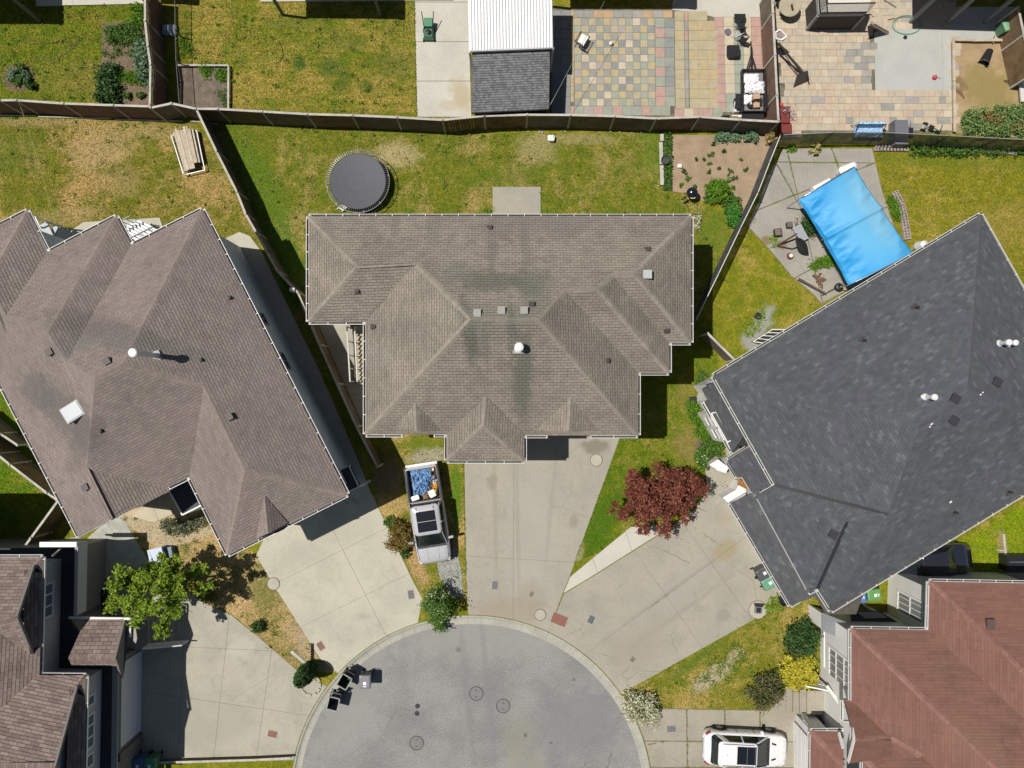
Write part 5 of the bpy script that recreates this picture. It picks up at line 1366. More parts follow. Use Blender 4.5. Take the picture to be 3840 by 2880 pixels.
# low walled terrace in front of the parapet deck, with a plank and a dark planter
tz = thing('plank', D(203, 1296, .5), 'pale plank lying in the shaded yard beside the corner house', 'plank'); MB().box(tuple(D(200, 1293, .5)), (1.1, .22, .06), -.1).build('board', WOODPALE, tz)
pb = thing('planter', D(214, 1286, 0), 'dark square planter in the shade next to the pale plank', 'planter'); MB().box((D(216, 1286, .25).x, D(216, 1286, .25).y, .28), (.7, .7, .5), .1).build('tub', BLACK, pb)

# ================================================================= buildings along the top edge
NW = siding('siding_north', (.40, .40, .39))
def nhouse(poly_d, z, label, deck=None, name='house'):
    c = D(*poly_d[0]); t = thing(name, (c.x, c.y, 0), label, 'house', 'houses along the top edge')
    Pp = [(p.x, p.y) for p in DP(poly_d)]
    MB().prism(Pp, 0, z - .2).build('wall', NW, t)
    q = inset(Pp, -.5); MB().prism([(p.x, p.y) for p in q], z - .2, z).build('roof', MSH, t)
    return t
def updeck(poly_d, z, label, posts, rail=True, floor_m=None, cat='deck', m=None):
    """raised deck given by its footprint on the ground"""
    c = D(*poly_d[0]); t = thing('raised_deck', (c.x, c.y, 0), label, cat); W_ = DP(poly_d)
    MB().prism([(p.x, p.y) for p in W_], z - .25, z).build('deck_floor', floor_m or plain('deck_cream', (.62, .59, .52), .7), t)
    for i in posts: p = W_[i]; MB().beam(Vector((p.x, p.y, 0)), Vector((p.x, p.y, z - .25)), .14, .14).build('post', m or TT, t)
    return t, W_
updeck([(-100, 46), (88, 46), (88, -90), (-100, -90)], 3.0, 'raised back deck throwing a black shadow in the top left corner', (0, 1))
updeck([(612, 33), (822, 35), (822, -90), (612, -90)], 3.2, 'raised back deck throwing a black rectangle on the yellow lawn', (0, 1))
updeck([(315, 4), (395, 6), (395, -80), (315, -80)], 2.2, 'deck at the top of the narrow gap between the fences', (0, 1))
nhouse([(-100, -75), (390, -75), (390, -300), (-100, -300)], 5.5, 'house beyond the top left corner, only its shade in view')
nhouse([(590, -75), (890, -75), (890, -300), (590, -300)], 5.5, 'house above the yellow lawn, outside the top edge')
nhouse([(1180, -62), (1560, -62), (1560, -300), (1180, -300)], 5.5, 'house above the chequered patio, outside the top edge')
updeck([(1182, 13), (1452, 13), (1452, -62), (1182, -62)], 3.2, 'covered porch whose shade falls on the top of the chequered patio', (0, 1))
nhouse([(-20, 1068), (-20, 1420), (-500, 1420), (-500, 1068)], 7.4, 'tall house off the left edge, its shade lies on the small lawn')
hp = thing('house', D(1960, -60, 0), 'house above the far right patio with a deep shaded porch', 'house', 'houses along the top edge')
MB().prism([(p.x, p.y) for p in DP([(1760, -75), (2290, -75), (2290, -300), (1760, -300)])], 0, 5.4).build('wall', NW, hp)
MB().prism([(p.x, p.y) for p in DP([(1885, 52), (2150, 60), (2290, 60), (2290, -75), (1885, -75)])], 5.0, 5.2).build('porch_roof', MSH, hp)
for x in (1965, 2045, 2125): 
    p = D(x, 48); MB().beam(Vector((p.x, p.y, 0)), Vector((p.x, p.y, 5.0)), .16, .16).build('post', plain('post_grey', (.25, .25, .25), .7), hp)

# balcony deck with black railing, top right
bz = 1.8
bk = thing('raised_deck', T(3, 0, 450, 120, 0), 'raised deck with black bar railing at the top of the tan patio', 'deck')
fl = [T(3, 0, 445, 118, bz), T(3, 0, 850, 112, bz), T(3, 0, 905, -40, bz), T(3, 0, 430, -60, bz)]
MB().prism([(p.x, p.y) for p in fl], bz - .25, bz).build('deck_floor', plain('deck_vinyl', (.66, .63, .56), .7), bk)
for i in (0, 1): MB().beam(Vector((fl[i].x, fl[i].y, 0)), Vector((fl[i].x, fl[i].y, bz - .2)), .14, .14).build('post', MATS['post_grey'], bk)
RB = plain('rail_black', (.02, .02, .022), .4)
for a, b, nn in ((fl[0], fl[1], 26), (fl[0], fl[3], 14)):
    for dz in (.08, .98): MB().beam(a + Vector((0, 0, dz)), b + Vector((0, 0, dz)), .05, .05).build('rail', RB, bk)
    for i in range(nn + 1): q = a.lerp(b, i / nn); MB().beam(q + Vector((0, 0, .08)), q + Vector((0, 0, .98)), .025, .025).build('baluster', RB, bk)
for a, b in ((fl[0], fl[1]), (fl[0], fl[3])): MB().beam(a - Vector((0, 0, .14)), b - Vector((0, 0, .14)), .05, .24).build('rim_board', PAR, bk)
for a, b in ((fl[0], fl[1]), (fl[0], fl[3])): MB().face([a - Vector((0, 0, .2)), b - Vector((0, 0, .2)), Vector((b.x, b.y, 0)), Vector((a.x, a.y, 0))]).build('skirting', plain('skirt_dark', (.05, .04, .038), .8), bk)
a = T(3, 0, 880, 118, 1.75); b = T(3, 0, 1040, 212, .25)
st = thing('outdoor_stairs', (b.x, b.y, 0), 'pale open stairs coming down from the black railed deck', 'stairs')
dv = (b - a); dv.z = 0; dv.normalize(); sv = Vector((-dv.y, dv.x, 0))
for i in range(10):
    q = a.lerp(b, (i + .3) / 10); MB().beam(q - sv * .45, q + sv * .3, .12, .05).build('step', WOODPALE, st)
for k in (-.48,): MB().beam(a + sv * k - Vector((0, 0, .14)), b + sv * k - Vector((0, 0, .14)), .05, .1).build('stringer', WOODPALE, st)
MB().beam(a + sv * .5 + Vector((0, 0, .9)), b + sv * .5 + Vector((0, 0, .9)), .05, .05).build('handrail', WOODPALE, st)

# covered patio: white ribbed roof and the shingled shed in front of it
cv = thing('patio_cover', T(2, 0, -80, 400, 0), 'white ribbed metal patio cover running off the top edge', 'patio cover')
c0 = T(1, 0, 1832, -160, 3.1); c1 = T(2, 0, 348, -160, 3.1); c2 = T(2, 0, 356, 408, 2.85); c3 = T(1, 0, 1845, 438, 2.85)
WR = plain('ribbed_white', (.86, .86, .85), .35)
nr_ = 27
for i in range(nr_):
    u, v = (i + .06) / nr_, (i + .94) / nr_
    A, B = c0.lerp(c1, u), c0.lerp(c1, v); C_, E_ = c3.lerp(c2, v), c3.lerp(c2, u)
    up = Vector((0, 0, .035)); m1 = A.lerp(B, .3) + up; m2 = A.lerp(B, .75) + up; n1 = E_.lerp(C_, .3) + up; n2 = E_.lerp(C_, .75) + up
    MB().add([A, m1, m2, B, E_, n1, n2, C_], [(0, 1, 5, 4), (1, 2, 6, 5), (2, 3, 7, 6), (4, 5, 6, 7)]).build('roof_sheet', WR, cv)
MB().face([c0 - Vector((0, 0, .02)), c1 - Vector((0, 0, .02)), c2 - Vector((0, 0, .02)), c3 - Vector((0, 0, .02))]).build('underlay', METAL, cv)
MB().beam(c3 - Vector((0, 0, .09)), c2 - Vector((0, 0, .09)), .06, .15).build('edge_beam', WHITE, cv); MB().beam(c0 - Vector((0, 0, .09)), c3 - Vector((0, 0, .09)), .06, .15).build('edge_beam', WHITE, cv)
for q in (c3, c2): MB().beam(Vector((q.x, q.y - .0, 0)), q - Vector((0, 0, .1)), .1, .1).build('post', WHITE, cv)
sh = thing('shed', T(2, 0, 0, 700, 0), 'grey shingled shed roof below the white patio cover, against the back fence', 'shed')
SR = Roof(2.35, .1)
s0, s1, s2, s3 = T(1, 0, 1872, 425, 2.5), T(2, 0, 328, 405, 2.5), T(2, 0, 318, 940, 2.3), T(1, 0, 1866, 972, 2.3)
SR.F = [([s0, s1, s2, s3], [(0, 0)] * 4, None)]
SR.build(sh, shinglemat('shingles_ash', (.175, .175, .18), (.15, .152, .157), .22, scale=1.2), MCAP, seed=51, expo=.13, tab=.15, gap=.006)
pq = inset([(p.x, p.y) for p in (s0, s1, s2, s3)], .12); mb = MB(); mb.prism([(p.x, p.y) for p in pq], 0, 2.22); mb.build('wall', siding('siding_shed', (.09, .095, .10)), sh)
for a, b in ((s2, s3), (s1, s2), (s0, s3)): MB().beam(a - Vector((0, 0, .07)), b - Vector((0, 0, .07)), .04, .12 + rnd.uniform(0, .006)).build('fascia', plain('fascia_black', (.03, .03, .03), .6), sh)
# ================================================================= fences
BW = [mat('fence_board_grey', (.165, .135, .10), .9, .16, 1.5, .14, 18, .3, col2=(.115, .092, .068), island=.18),
      mat('fence_board_red', (.19, .115, .085), .9, .14, 1.5, .14, 18, .3, col2=(.145, .085, .062)),
      mat('fence_board_brown', (.20, .135, .07), .9, .16, 1.1, .14, 18, .3, col2=(.11, .075, .045))]
CAPM = mat('fence_cap', (.50, .47, .41), .9, .12, 2, .12, 16, .3)
_bm = {}
def board_mesh(h, m, w=.149):
    k = (round(h, 2), m.name, w)
    if k not in _bm: _bm[k] = MB().box((0, 0, h / 2), (w, .02, h)).mesh('board', m)
    return _bm[k]
def fence(label, pts, h=1.9, m=0, group='timber fences between the gardens', cat='fence', lattice=False, name='fence', step=False, pitch=.150, posts=True):
    """pts: D-pixel points of the top line; every board, rail and post is a piece"""
    W = [D(x, y, h) for x, y in pts]; c = W[0]
    t = thing(name, (c.x, c.y, 0), label, cat, group); o = t.location; r = random.Random(len(pts) * 7 + int(pts[0][0]))
    hb = h - .06 - (.3 if lattice else 0)
    for i in range(len(W) - 1):
        a, b = W[i], W[i + 1]; d = b - a; d.z = 0; L = d.length; d.normalize(); ang = math.atan2(d.y, d.x)
        n = max(1, int(round(L / pitch)))
        mm = BW[m] if not isinstance(m, (list, tuple)) else BW[r.choice(m)]
        for k in range(n):
            q = a + d * (L * (k + .5) / n)
            ob = place('board', board_mesh(hb, mm), t, (q.x - o.x + r.uniform(-.003, .003), q.y - o.y, r.uniform(-.015, .015)), (0, 0, ang + r.uniform(-.012, .012)))
        nn = Vector((-d.y, d.x, 0))
        for z in (.35, hb - .12): MB().beam(a + nn * .035 + Vector((0, 0, z - h)), b + nn * .035 + Vector((0, 0, z - h)), .04, .09).build('rail', BW[0], t)
        MB().beam(a + Vector((0, 0, -.03 + .002 * (i % 3))), b + Vector((0, 0, -.03 + .002 * (i % 3))), .12, .035).build('cap_rail', CAPM, t)
        if lattice:
            mb = MB(); z0 = hb + .02 - h; z1 = h - .06 - h; k = 0.0
            while k < L - .3:
                p = a + d * k; q = a + d * (k + .26); mb.beam(p + Vector((0, 0, z0)), q + Vector((0, 0, z1)), .012, .025); mb.beam(p + Vector((0, 0, z1)) + nn * .014, q + Vector((0, 0, z0)) + nn * .014, .012, .025); k += .12
            if mb.v: mb.build('lattice', BW[0], t, kind='stuff')
        k = max(1, int(round(L / 2.4)))
        if posts:
            for j in range(k):
                q = a + d * (L * j / k); MB().box((q.x, q.y, (h + .05) / 2), (.1, .1, h + .05), ang).build('post', CAPM if j == 0 else BW[0], t)
    q = W[-1]
    if posts: MB().box((q.x, q.y, (h + .05) / 2), (.1, .1, h + .05)).build('post', CAPM, t)
    return t
def t0(i, j, l): return [TD(i, j, x, y) for x, y in l]
fence('long weathered back fence, stretch left of the stacked lumber with reddish boards', t0(0, 0, [(-420, 868), (-200, 866), (0, 865), (140, 864), (545, 893), (975, 908), (1300, 918)]), 1.95, (0, 1, 1))
fence('long brown back fence, stretch between the lumber stack and the shingled shed', t0(0, 0, [(1300, 930), (1480, 892), (1690, 938), (1880, 940)]) + t0(1, 0, [(50, 962), (440, 985), (830, 995), (1215, 1012), (1610, 1035), (1970, 1000)]), 1.95, (0, 2, 0))
fence('long brown back fence, stretch below the shed and the chequered patio', t0(1, 0, [(1975, 1000)]) + t0(2, 0, [(130, 990), (505, 992), (885, 1003), (1245, 1022), (1620, 1008), (1975, 1034)]) + t0(3, 0, [(95, 1050)]), 1.95, (0, 0, 2))
fence('slanting fence between the left house and the middle house', [(424, 236), (467, 327), (511, 414), (530, 462), (553, 502), (599, 585), (643, 632), (690, 745), (728, 829), (770, 922), (815, 1008)], 1.85, (2, 2, 0))
fence('upright reddish fence with lattice top between the vegetable bed and the dark gap', t0(0, 0, [(1250, -120), (1252, 180), (1275, 400), (1298, 560), (1292, 905)]), 2.0, (1, 1), lattice=True)
fence('upright brown fence between the utility trailer and the tan patio', t0(3, 0, [(30, -120), (45, 110), (62, 470), (80, 820), (92, 1040)]), 1.95, (1, 0))
fence('low fence along the left edge below the brown roof, sunlit cap', t0(0, 2, [(-200, 460), (-30, 605), (80, 695), (400, 940), (488, 1000)]), 1.85, (2, 2))
fence('short fence running down from the brown eave to the corner house', t0(0, 2, [(500, 1008), (265, 1330), (170, 1460)]), 1.85, (1, 2))
fence('dark fence stub at the far left edge beside the brown roof', t0(0, 2, [(-220, 240), (0, 430), (150, 530)]), 1.4, 0)
fence('weathered fence at the upper right edge beside the green bin', t0(3, 0, [(2165, 60), (2215, 300), (2290, 640)]), 1.9, (0, 2))
fence('garden panel with pale cap jutting from the dark grey house towards the middle house', [(1529, 720), (1588, 778)], 1.7, 0, cat='fence panel', name='gate_fence')
fence('low sleeper edging beside the corner driveway at the bottom edge', [(250, 1652), (350, 1648), (450, 1645), (550, 1642), (628, 1638)], .5, 0, cat='edging', name='edging', posts=False)

def scrim_mat(name, col, alpha):
    m, nt, N, L, bs = newmat(name)
    g = geo(nt); c = mixc(nt, ramp(nt, noise(nt, g.outputs['Position'], 2.2, 4, .6), .3, .7), col, tuple(x * .5 for x in col)); L.new(c, bs.inputs['Base Color']); bs.inputs['Roughness'].default_value = .85
    tr = N.new('ShaderNodeBsdfTransparent'); mx = N.new('ShaderNodeMixShader')
    k = ramp(nt, noise(nt, g.outputs['Position'], 1.6, 5, .7), .3, .75, alpha - .14, min(alpha + .12, .98)); L.new(k, mx.inputs[0])
    L.new(tr.outputs[0], mx.inputs[1]); L.new(bs.outputs[0], mx.inputs[2]); L.new(mx.outputs[0], N['Material Output'].inputs[0]); return m
SCR = scrim_mat('privacy_scrim', (.10, .108, .112), .93)
def mesh_fence(label, pts, h, posts=2.8, top_m=None, scr=SCR):
    W = [D(x, y, h) for x, y in pts]; c = W[0]; t = thing('mesh_fence', (c.x, c.y, 0), label, 'fence', 'dark mesh fences on the right')
    for a, b in zip(W, W[1:]):
        MB().tube([a, b], .025, 6).build('top_rail', top_m or plain('galvanised', (.50, .51, .53), .35, .5), t)
        MB().face([a - Vector((0, 0, .03)), b - Vector((0, 0, .03)), Vector((b.x, b.y, .1)), Vector((a.x, a.y, .1))]).build('scrim', scr, t)
        d = b - a; L = d.length; n = max(1, int(round(L / posts)))
        for k in range(n):
            q = a + d * k / n; MB().tube([Vector((q.x, q.y - .03, 0)), Vector((q.x, q.y - .03, h + .05))], .032, 7).build('post', plain('post_dark', (.07, .075, .08), .5, .5), t)
    return t
mesh_fence('dark mesh fence below the tan patio, green weeds at its foot', [(1692, 291), (1800, 286), (1909, 286), (2050, 293), (2260, 304)], 1.9)
mesh_fence('dark mesh fence slanting down past the round green bush', [(1686, 292), (1663, 350), (1638, 415), (1600, 492), (1553, 590), (1504, 690)], 1.7, top_m=plain('rail_white', (.7, .7, .7), .4))
mesh_fence('low wire fence beside the dark raised bed, top left', t0(0, 0, [(1510, -60), (1512, 250), (1520, 500), (1550, 900)]), 1.1, scr=scrim_mat('thin_wire', (.10, .10, .09), .25), top_m=MATS['post_dark'])
# timber lengths along the foot of the back fence
for i, (x0, y0, x1, y1) in enumerate(((-60, 249, 78, 250), (84, 253, 240, 256), (250, 258, 395, 262), (410, 262, 470, 268))):
    t = thing('kick_board', D(x0, y0, 0), ['pale timber kick board at the foot of the fence, far left', 'timber kick board below the second fence bay from the left', 'timber kick board above the lumber stack', 'short timber kick board at the head of the slanting fence'][i], 'board')
    MB().beam(D(x0, y0, .12), D(x1, y1, .12), .05, .14).build('board', CAPM, t)

# bed edging in timber
def edging(label, segs, h=.16, w=.1, m=None, cat='edging'):
    a = D(*segs[0][:2]); t = thing('bed_edging', (a.x, a.y, 0), label, cat)
    for x0, y0, x1, y1 in segs: MB().beam(D(x0, y0, G + h), D(x1, y1, G + h), w, .1 + rnd.uniform(0, .01)).build('timber', m or CAPM, t)
    return t
def tt(i, j, x0, y0, x1, y1): a = TD(i, j, x0, y0); b = TD(i, j, x1, y1); return (*a, *b)
edging('timber frame round the dark raised bed, top left', [tt(0, 0, 1540, 565, 1975, 567), tt(0, 0, 1976, 570, 1974, 942)], .2)
edging('grey sleeper between the middle lawn and the bean rows', [tt(2, 0, 1294, 1160, 1296, 1220), tt(2, 0, 1285, 1230, 1290, 1420), tt(2, 0, 1292, 1430, 1296, 1600)], .12, .2)
edging('pale frame round the sandy bed at the upper right', [tt(3, 0, 1600, 345, 1760, 348), tt(3, 0, 1765, 350, 2160, 348), tt(3, 0, 1600, 350, 1606, 700), tt(3, 0, 1606, 705, 1612, 1140)], .22, .14, WOODPALE)
edging('white planks standing along the right side of the sandy bed', [tt(3, 0, 2155, 355, 2170, 700), tt(3, 0, 2175, 560, 2200, 880)], .3, .22, plain('plank_white', (.62, .60, .55), .7))
# ================================================================= vehicles
PAINTW = plain('car_paint_white', (.80, .80, .80), .22, 0, .5, .6)
PAINTP = plain('car_paint_pearl', (.47, .47, .485), .25, 0, .5, .5)
PAINTS = plain('car_paint_silver', (.40, .41, .43), .22, 0, .5, .6)
CGLASS = plain('car_glass', (.012, .018, .02), .05, 0, .9)
TINT = plain('sunroof_glass', (.012, .014, .018), .12, 0, .7)
TRIMB = plain('car_trim', (.02, .02, .022), .55)
REDL = plain('tail_lamp', (.35, .02, .02), .2, 0, .6); LAMP = plain('head_lamp', (.65, .68, .70), .1, 0, .8)
RIM = plain('alloy', (.38, .38, .40), .3, .7)

def body_secs(st):
    out = []
    for x, hw, zt, zl in st:
        zm = zl + (zt - zl) * .5
        h = [(0, zl), (hw * .85, zl), (hw * .965, zl + .07), (hw * .995, zm - .1), (hw, zm + .08), (hw * .985, zt - .14), (hw * .95, zt - .05), (hw * .87, zt - .005), (hw * .6, zt + .018), (hw * .3, zt + .028)]
        out.append([(x, y, z) for y, z in h] + [(x, 0, zt + .032)] + [(x, -y, z) for y, z in reversed(h[1:])])
    return out

def rring(x0, x1, hw0, hw1, z, n=6, r=.22, bow=.0):
    """rounded outline, rear x0 (half width hw0) to front x1 (hw1)"""
    pts = []
    cs = [(x1, hw1, 0), (x0, hw0, 1), (x0, -hw0, 2), (x1, -hw1, 3)]
    for cx, cy, k in cs:
        sx = -1 if cx == x1 else 1; sy = -1 if cy > 0 else 1
        for i in range(n):
            a = (i / (n - 1)) * math.pi / 2
            if k in (0, 2): u, v = 1 - math.sin(a), 1 - math.cos(a)
            else: u, v = 1 - math.cos(a), 1 - math.sin(a)
            u, v = (1 - math.cos(a), 1 - math.sin(a)) if k in (0, 2) else (1 - math.sin(a), 1 - math.cos(a))
            if k in (0, 2): u, v = 1 - math.cos(a), 1 - math.sin(a)
            pts.append((cx + sx * r * u, cy + sy * r * v, z))
    return pts

def wheel(parent, x, y, r=.38, w=.24):
    mb = MB(); mb.lathe([(r * .62, -w / 2), (r * .95, -w / 2), (r, -w * .38), (r, w * .38), (r * .95, w / 2), (r * .62, w / 2), (r * .62, -w / 2)], (x, y, r), 24, axis='Y')
    t = mb.build('wheel', RUBBER, parent, smooth=False, local=True)
    s = 1 if y > 0 else -1; rm = MB()
    rm.lathe([(.001, w * .36 * s), (r * .18, w * .38 * s), (r * .2, w * .30 * s)], (x, y, r), 12, axis='Y')
    for k in range(5):
        a = 2 * math.pi * k / 5
        rm.beam((x + math.cos(a) * r * .12, y + s * w * .34, r + math.sin(a) * r * .12), (x + math.cos(a) * r * .64, y + s * w * .38, r + math.sin(a) * r * .64), .07, .03, 0, (0, 1, 0))
    rm.lathe([(r * .64, w * .44 * s), (r * .58, w * .40 * s), (r * .58, w * .2 * s)], (x, y, r), 24, axis='Y')
    rm.build('rim', RIM, t, local=True)
    MB().lathe([(.001, w * .12 * s), (r * .6, w * .12 * s)], (x, y, r), 18, axis='Y').build('brake_disc', DARKMETAL, t, local=True)

def greenhouse(t, z0, z1, low, mid, top, paint, pillars, n=6, rail=None):
    """low/mid/top: (x0, x1, hw0, hw1) at belt, just below the roof edge, and roof crown"""
    s = [rring(*low, z0, n, .18), rring(*mid, z1 - .07, n, .2)]
    MB().loft(s, caps=False).build('side_glass', CGLASS, t, smooth=False, local=True)
    zc = z1
    r0 = rring(mid[0] - .015, mid[1] + .015, mid[2] + .012, mid[3] + .012, z1 - .085, n, .2); r1 = rring(mid[0] + .01, mid[1] - .02, mid[2] - .02, mid[3] - .02, z1 - .03, n, .2); r2 = rring(top[0], top[1], top[2], top[3], z1, n, .25)
    cx = (top[0] + top[1]) / 2; r3 = [(cx + (p[0] - cx) * .55, p[1] * .55, z1 + .028) for p in r2]
    MB().loft([r0, r1, r2, r3], caps=True).build('roof_panel', paint, t, smooth=True, local=True)
    mb = MB()
    for (xb, xt, w) in pillars:
        for sgn in (-1, 1):
            f = lambda x, sp: sp[2] + (sp[3] - sp[2]) * (x - sp[0]) / (sp[1] - sp[0])
            mb.beam((xb, sgn * (f(xb, low) + .006), z0 - .02), (xt, sgn * (f(xt, mid) + .006), z1 - .06), w, .03, 0, (0, 1, 0))
    mb.build('pillars', paint, t, local=True)

# ---- white pickup with its bed full of rubbish
r0 = P(1577, 1747, .95); f0 = P(1633, 2111, .85)
hd = (f0 - r0); hd.z = 0; LT = hd.length; rzT = math.atan2(hd.y, hd.x)
tk = thing('pickup_truck', (r0.x, r0.y, 0), 'white crew cab pickup with sunroof, parked beside the taupe house, its bed full of junk', 'pickup truck', rz=rzT)
st = [(1.98, .93, 1.12, .42), (2.1, .975, 1.14, .40), (2.9, .985, 1.13, .38), (3.7, .985, 1.12, .38), (4.25, .98, 1.12, .40), (4.45, .97, 1.12, .42), (4.9, .955, 1.09, .42), (5.2, .92, 1.04, .42), (5.38, .84, .97, .42), (5.48, .70, .86, .44), (5.52, .5, .74, .46)]
k_ = LT / 5.52
st = [(x * k_, a, b, c) for x, a, b, c in st]
MB().loft(body_secs(st)).build('body', PAINTP, tk, smooth=True, local=True)
for s in (-1, 1):
    secs = []
    for x, w in ((.06, .90), (.25, .945), (1.0, .96), (1.96, .965)):
        secs.append([(x * k_, s * (w - .16), .50), (x * k_, s * w, .50), (x * k_, s * (w + .015), .8), (x * k_, s * w, 1.10), (x * k_, s * (w - .03), 1.15), (x * k_, s * (w - .11), 1.15), (x * k_, s * (w - .12), 1.0)])
    MB().loft(secs).build('bed_side', PAINTS, tk, smooth=False, local=True)
    MB().box((1.0 * k_, s * .90, 1.158), (1.9 * k_, .08, .02)).build('bed_rail', TRIMB, tk, local=True)
MB().box((.08, 0, .84), (.09, 1.62, .60)).box((.08, 0, 1.15), (.13, 1.60, .03)).build('tailgate', PAINTS, tk, local=True)
MB().box((1.0 * k_, 0, .60), (1.95 * k_, 1.7, .06)).box((1.93 * k_, 0, .9), (.06, 1.7, .55)).build('bed_floor', TRIMB, tk, local=True)
MB().box((-.02, 0, .52), (.18, 1.8, .2)).build('rear_bumper', METAL, tk, local=True)
MB().box((5.5 * k_, 0, .5), (.14, 1.5, .18)).build('front_bumper', TRIMB, tk, local=True)
greenhouse(tk, 1.11, 1.86, (2.02 * k_, 4.50 * k_, .90, .84), (2.10 * k_, 3.74 * k_, .79, .75), (2.14 * k_, 3.68 * k_, .74, .70), PAINTP, ((2.06 * k_, 2.14 * k_, .16), (3.16 * k_, 3.12 * k_, .07), (4.46 * k_, 3.70 * k_, .09)))
MB().box((2.98 * k_, 0, 1.893), (1.12, 1.04, .02)).build('sunroof', TINT, tk, local=True)
MB().box((2.98 * k_, 0, 1.906), (.03, 1.04, .012)).build('sunroof_bar', RIM, tk, local=True)
for s in (-1, 1):
    MB().box((2.26 * k_, s * .48, 1.90), (.15, .03, .02)).build('roof_fitting', TRIMB, tk, local=True)
    mb = MB(); mb.box((4.14 * k_, s * 1.12, 1.18), (.12, .26, .2), s * .12); mb.beam((4.16 * k_, s * .95, 1.10), (4.14 * k_, s * 1.05, 1.16), .06, .06); mb.build('mirror', PAINTP, tk, local=True)
    MB().box((5.33 * k_, s * .74, .84), (.18, .26, .12), s * -.45).build('headlight', LAMP, tk, local=True)
    MB().box((.03, s * .90, .88), (.06, .08, .36)).build('tail_light', REDL, tk, local=True)
    MB().beam((4.55 * k_, s * .34, 1.155), (5.25 * k_, s * .30, 1.09), .015, .015).build('hood_crease', PAINTS, tk, local=True)
    MB().beam((4.50 * k_, s * .86, 1.135), (5.2 * k_, s * .80, 1.065), .014, .014).build('hood_seam', TRIMB, tk, local=True)
    for x in (1.05, 4.62): wheel(tk, x * k_, s * .87, .40, .27)
MB().beam((4.50 * k_, -.80, 1.15), (4.50 * k_, .80, 1.15), .13, .03).build('cowl', TRIMB, tk, local=True)
for s in (-.45, .15): MB().beam((4.50 * k_, s, 1.18), (4.42 * k_, s + .5, 1.21), .03, .02).build('wiper', TRIMB, tk, local=True)
cT, sT = math.cos(rzT), math.sin(rzT)
def TK(x, y, z): return Vector((r0.x + x * cT - y * sT, r0.y + x * sT + y * cT, z))
# crumpled tarpaulin and loose rubbish in the bed
def crumple(name, label, cat, corners, z, amp, m, seed, res=22, group=None, thick=0):
    """a crumpled sheet laid over a four cornered area (world points, anticlockwise)"""
    rs = np.random.default_rng(seed); a, b, c, d = [Vector((q[0], q[1], 0)) for q in corners]; mb = MB()
    ph = rs.uniform(0, 6.28, (9, 3)); fr = rs.uniform(3, 15, (9, 2)) * rs.choice([-1, 1], (9, 2))
    for i in range(res + 1):
        for j in range(res + 1):
            u, v = i / res, j / res; p = a.lerp(b, u).lerp(d.lerp(c, u), v)
            h = sum(abs(math.sin(fr[k][0] * u + fr[k][1] * v + ph[k][0])) for k in range(9)) / 9 + rs.uniform(-.16, .16)
            e = min(u, v, 1 - u, 1 - v) * 6; mb.v.append((p.x + rs.uniform(-.03, .03), p.y + rs.uniform(-.03, .03), z + amp * h * min(1, .35 + e)))
    n = res + 1
    for i in range(res):
        for j in range(res): mb.f.append([i * n + j, (i + 1) * n + j, (i + 1) * n + j + 1, i * n + j + 1]); mb.m.append(0)
    o = mb.build(name, m); tag(o, label, cat, group); return o
BLUEF = mat('faded_blue_tarp', (.26, .43, .66), .55, .12, 4, .12, 20, .3, col2=(.13, .26, .46))
def quadT(x0, y0, x1, y1): return [TK(x0, y0, 0), TK(x1, y0, 0), TK(x1, y1, 0), TK(x0, y1, 0)]
crumple('tarpaulin', 'crumpled faded blue sheet heaped in the bed of the white pickup', 'tarpaulin', quadT(.2, -.62, 1.65, .30), .72, .50, BLUEF, 5, 30)
crumple('tarpaulin', 'small lump of blue sheet beside the tailgate of the white pickup', 'tarpaulin', quadT(.16, .12, .95, .55), .78, .45, BLUEF, 8, 14)
ltk = [((1.72, -.55), (.26, .4), (.80, .80, .78), 'flattened white carton at the cab end of the pickup bed', 'carton'), ((1.62, .42), (.40, .34), (.78, .76, .70), 'white carton among the rubbish behind the pickup cab, right of the bed', 'carton'),
       ((1.70, .05), (.24, .3), (.30, .19, .10), 'brown bag by the cab end of the pickup bed', 'bag'), ((1.52, .60), (.16, .16), (.75, .60, .05), 'yellow scrap beside the white carton in the pickup bed', 'bag'),
       ((1.22, .64), (.2, .22), (.75, .38, .06), 'orange bag against the right side of the pickup bed', 'bag'), ((.28, .62), (.17, .17), (.72, .58, .38), 'round tan pot in the tailgate corner of the pickup bed', 'pot'), ((1.0, .66), (.18, .16), (.70, .70, .68), 'white crumpled bag halfway along the pickup bed', 'bag'), ((.72, .60), (.16, .14), (.45, .40, .50), 'mauve bag near the middle of the pickup bed', 'bag')]
for (x, y), (sx, sy), c, lab, cat in ltk:
    p = TK(x, y, .95)
    if cat == 'pot': o = MB().lathe([(.001, 0), (.09, 0), (.12, .2), (.11, .22), (.1, .05), (.001, .05)], tuple(TK(x, y, .85)), 14).build('pot', plain('tan_' + cat, c, .7))
    elif cat == 'carton': o = MB().box(tuple(p), (sx, sy, .22), rzT + rnd.uniform(-.4, .4)).box((p.x, p.y, p.z + .12), (sx * .8, sy * 1.1, .015), rzT + .2).build('carton', plain('carton_%d' % int(x * 100), c, .7))
    else:
        o = crumple('bag', lab, cat, [p + Vector((-sx, -sy, 0)) * .7, p + Vector((sx, -sy, 0)) * .7, p + Vector((sx, sy, 0)) * .7, p + Vector((-sx, sy, 0)) * .7], .82, .3, plain('bag_%d' % int(x * 100 + y * 10), c, .6), int(x * 100), 7)
    tag(o, lab, cat, 'rubbish in the pickup bed')
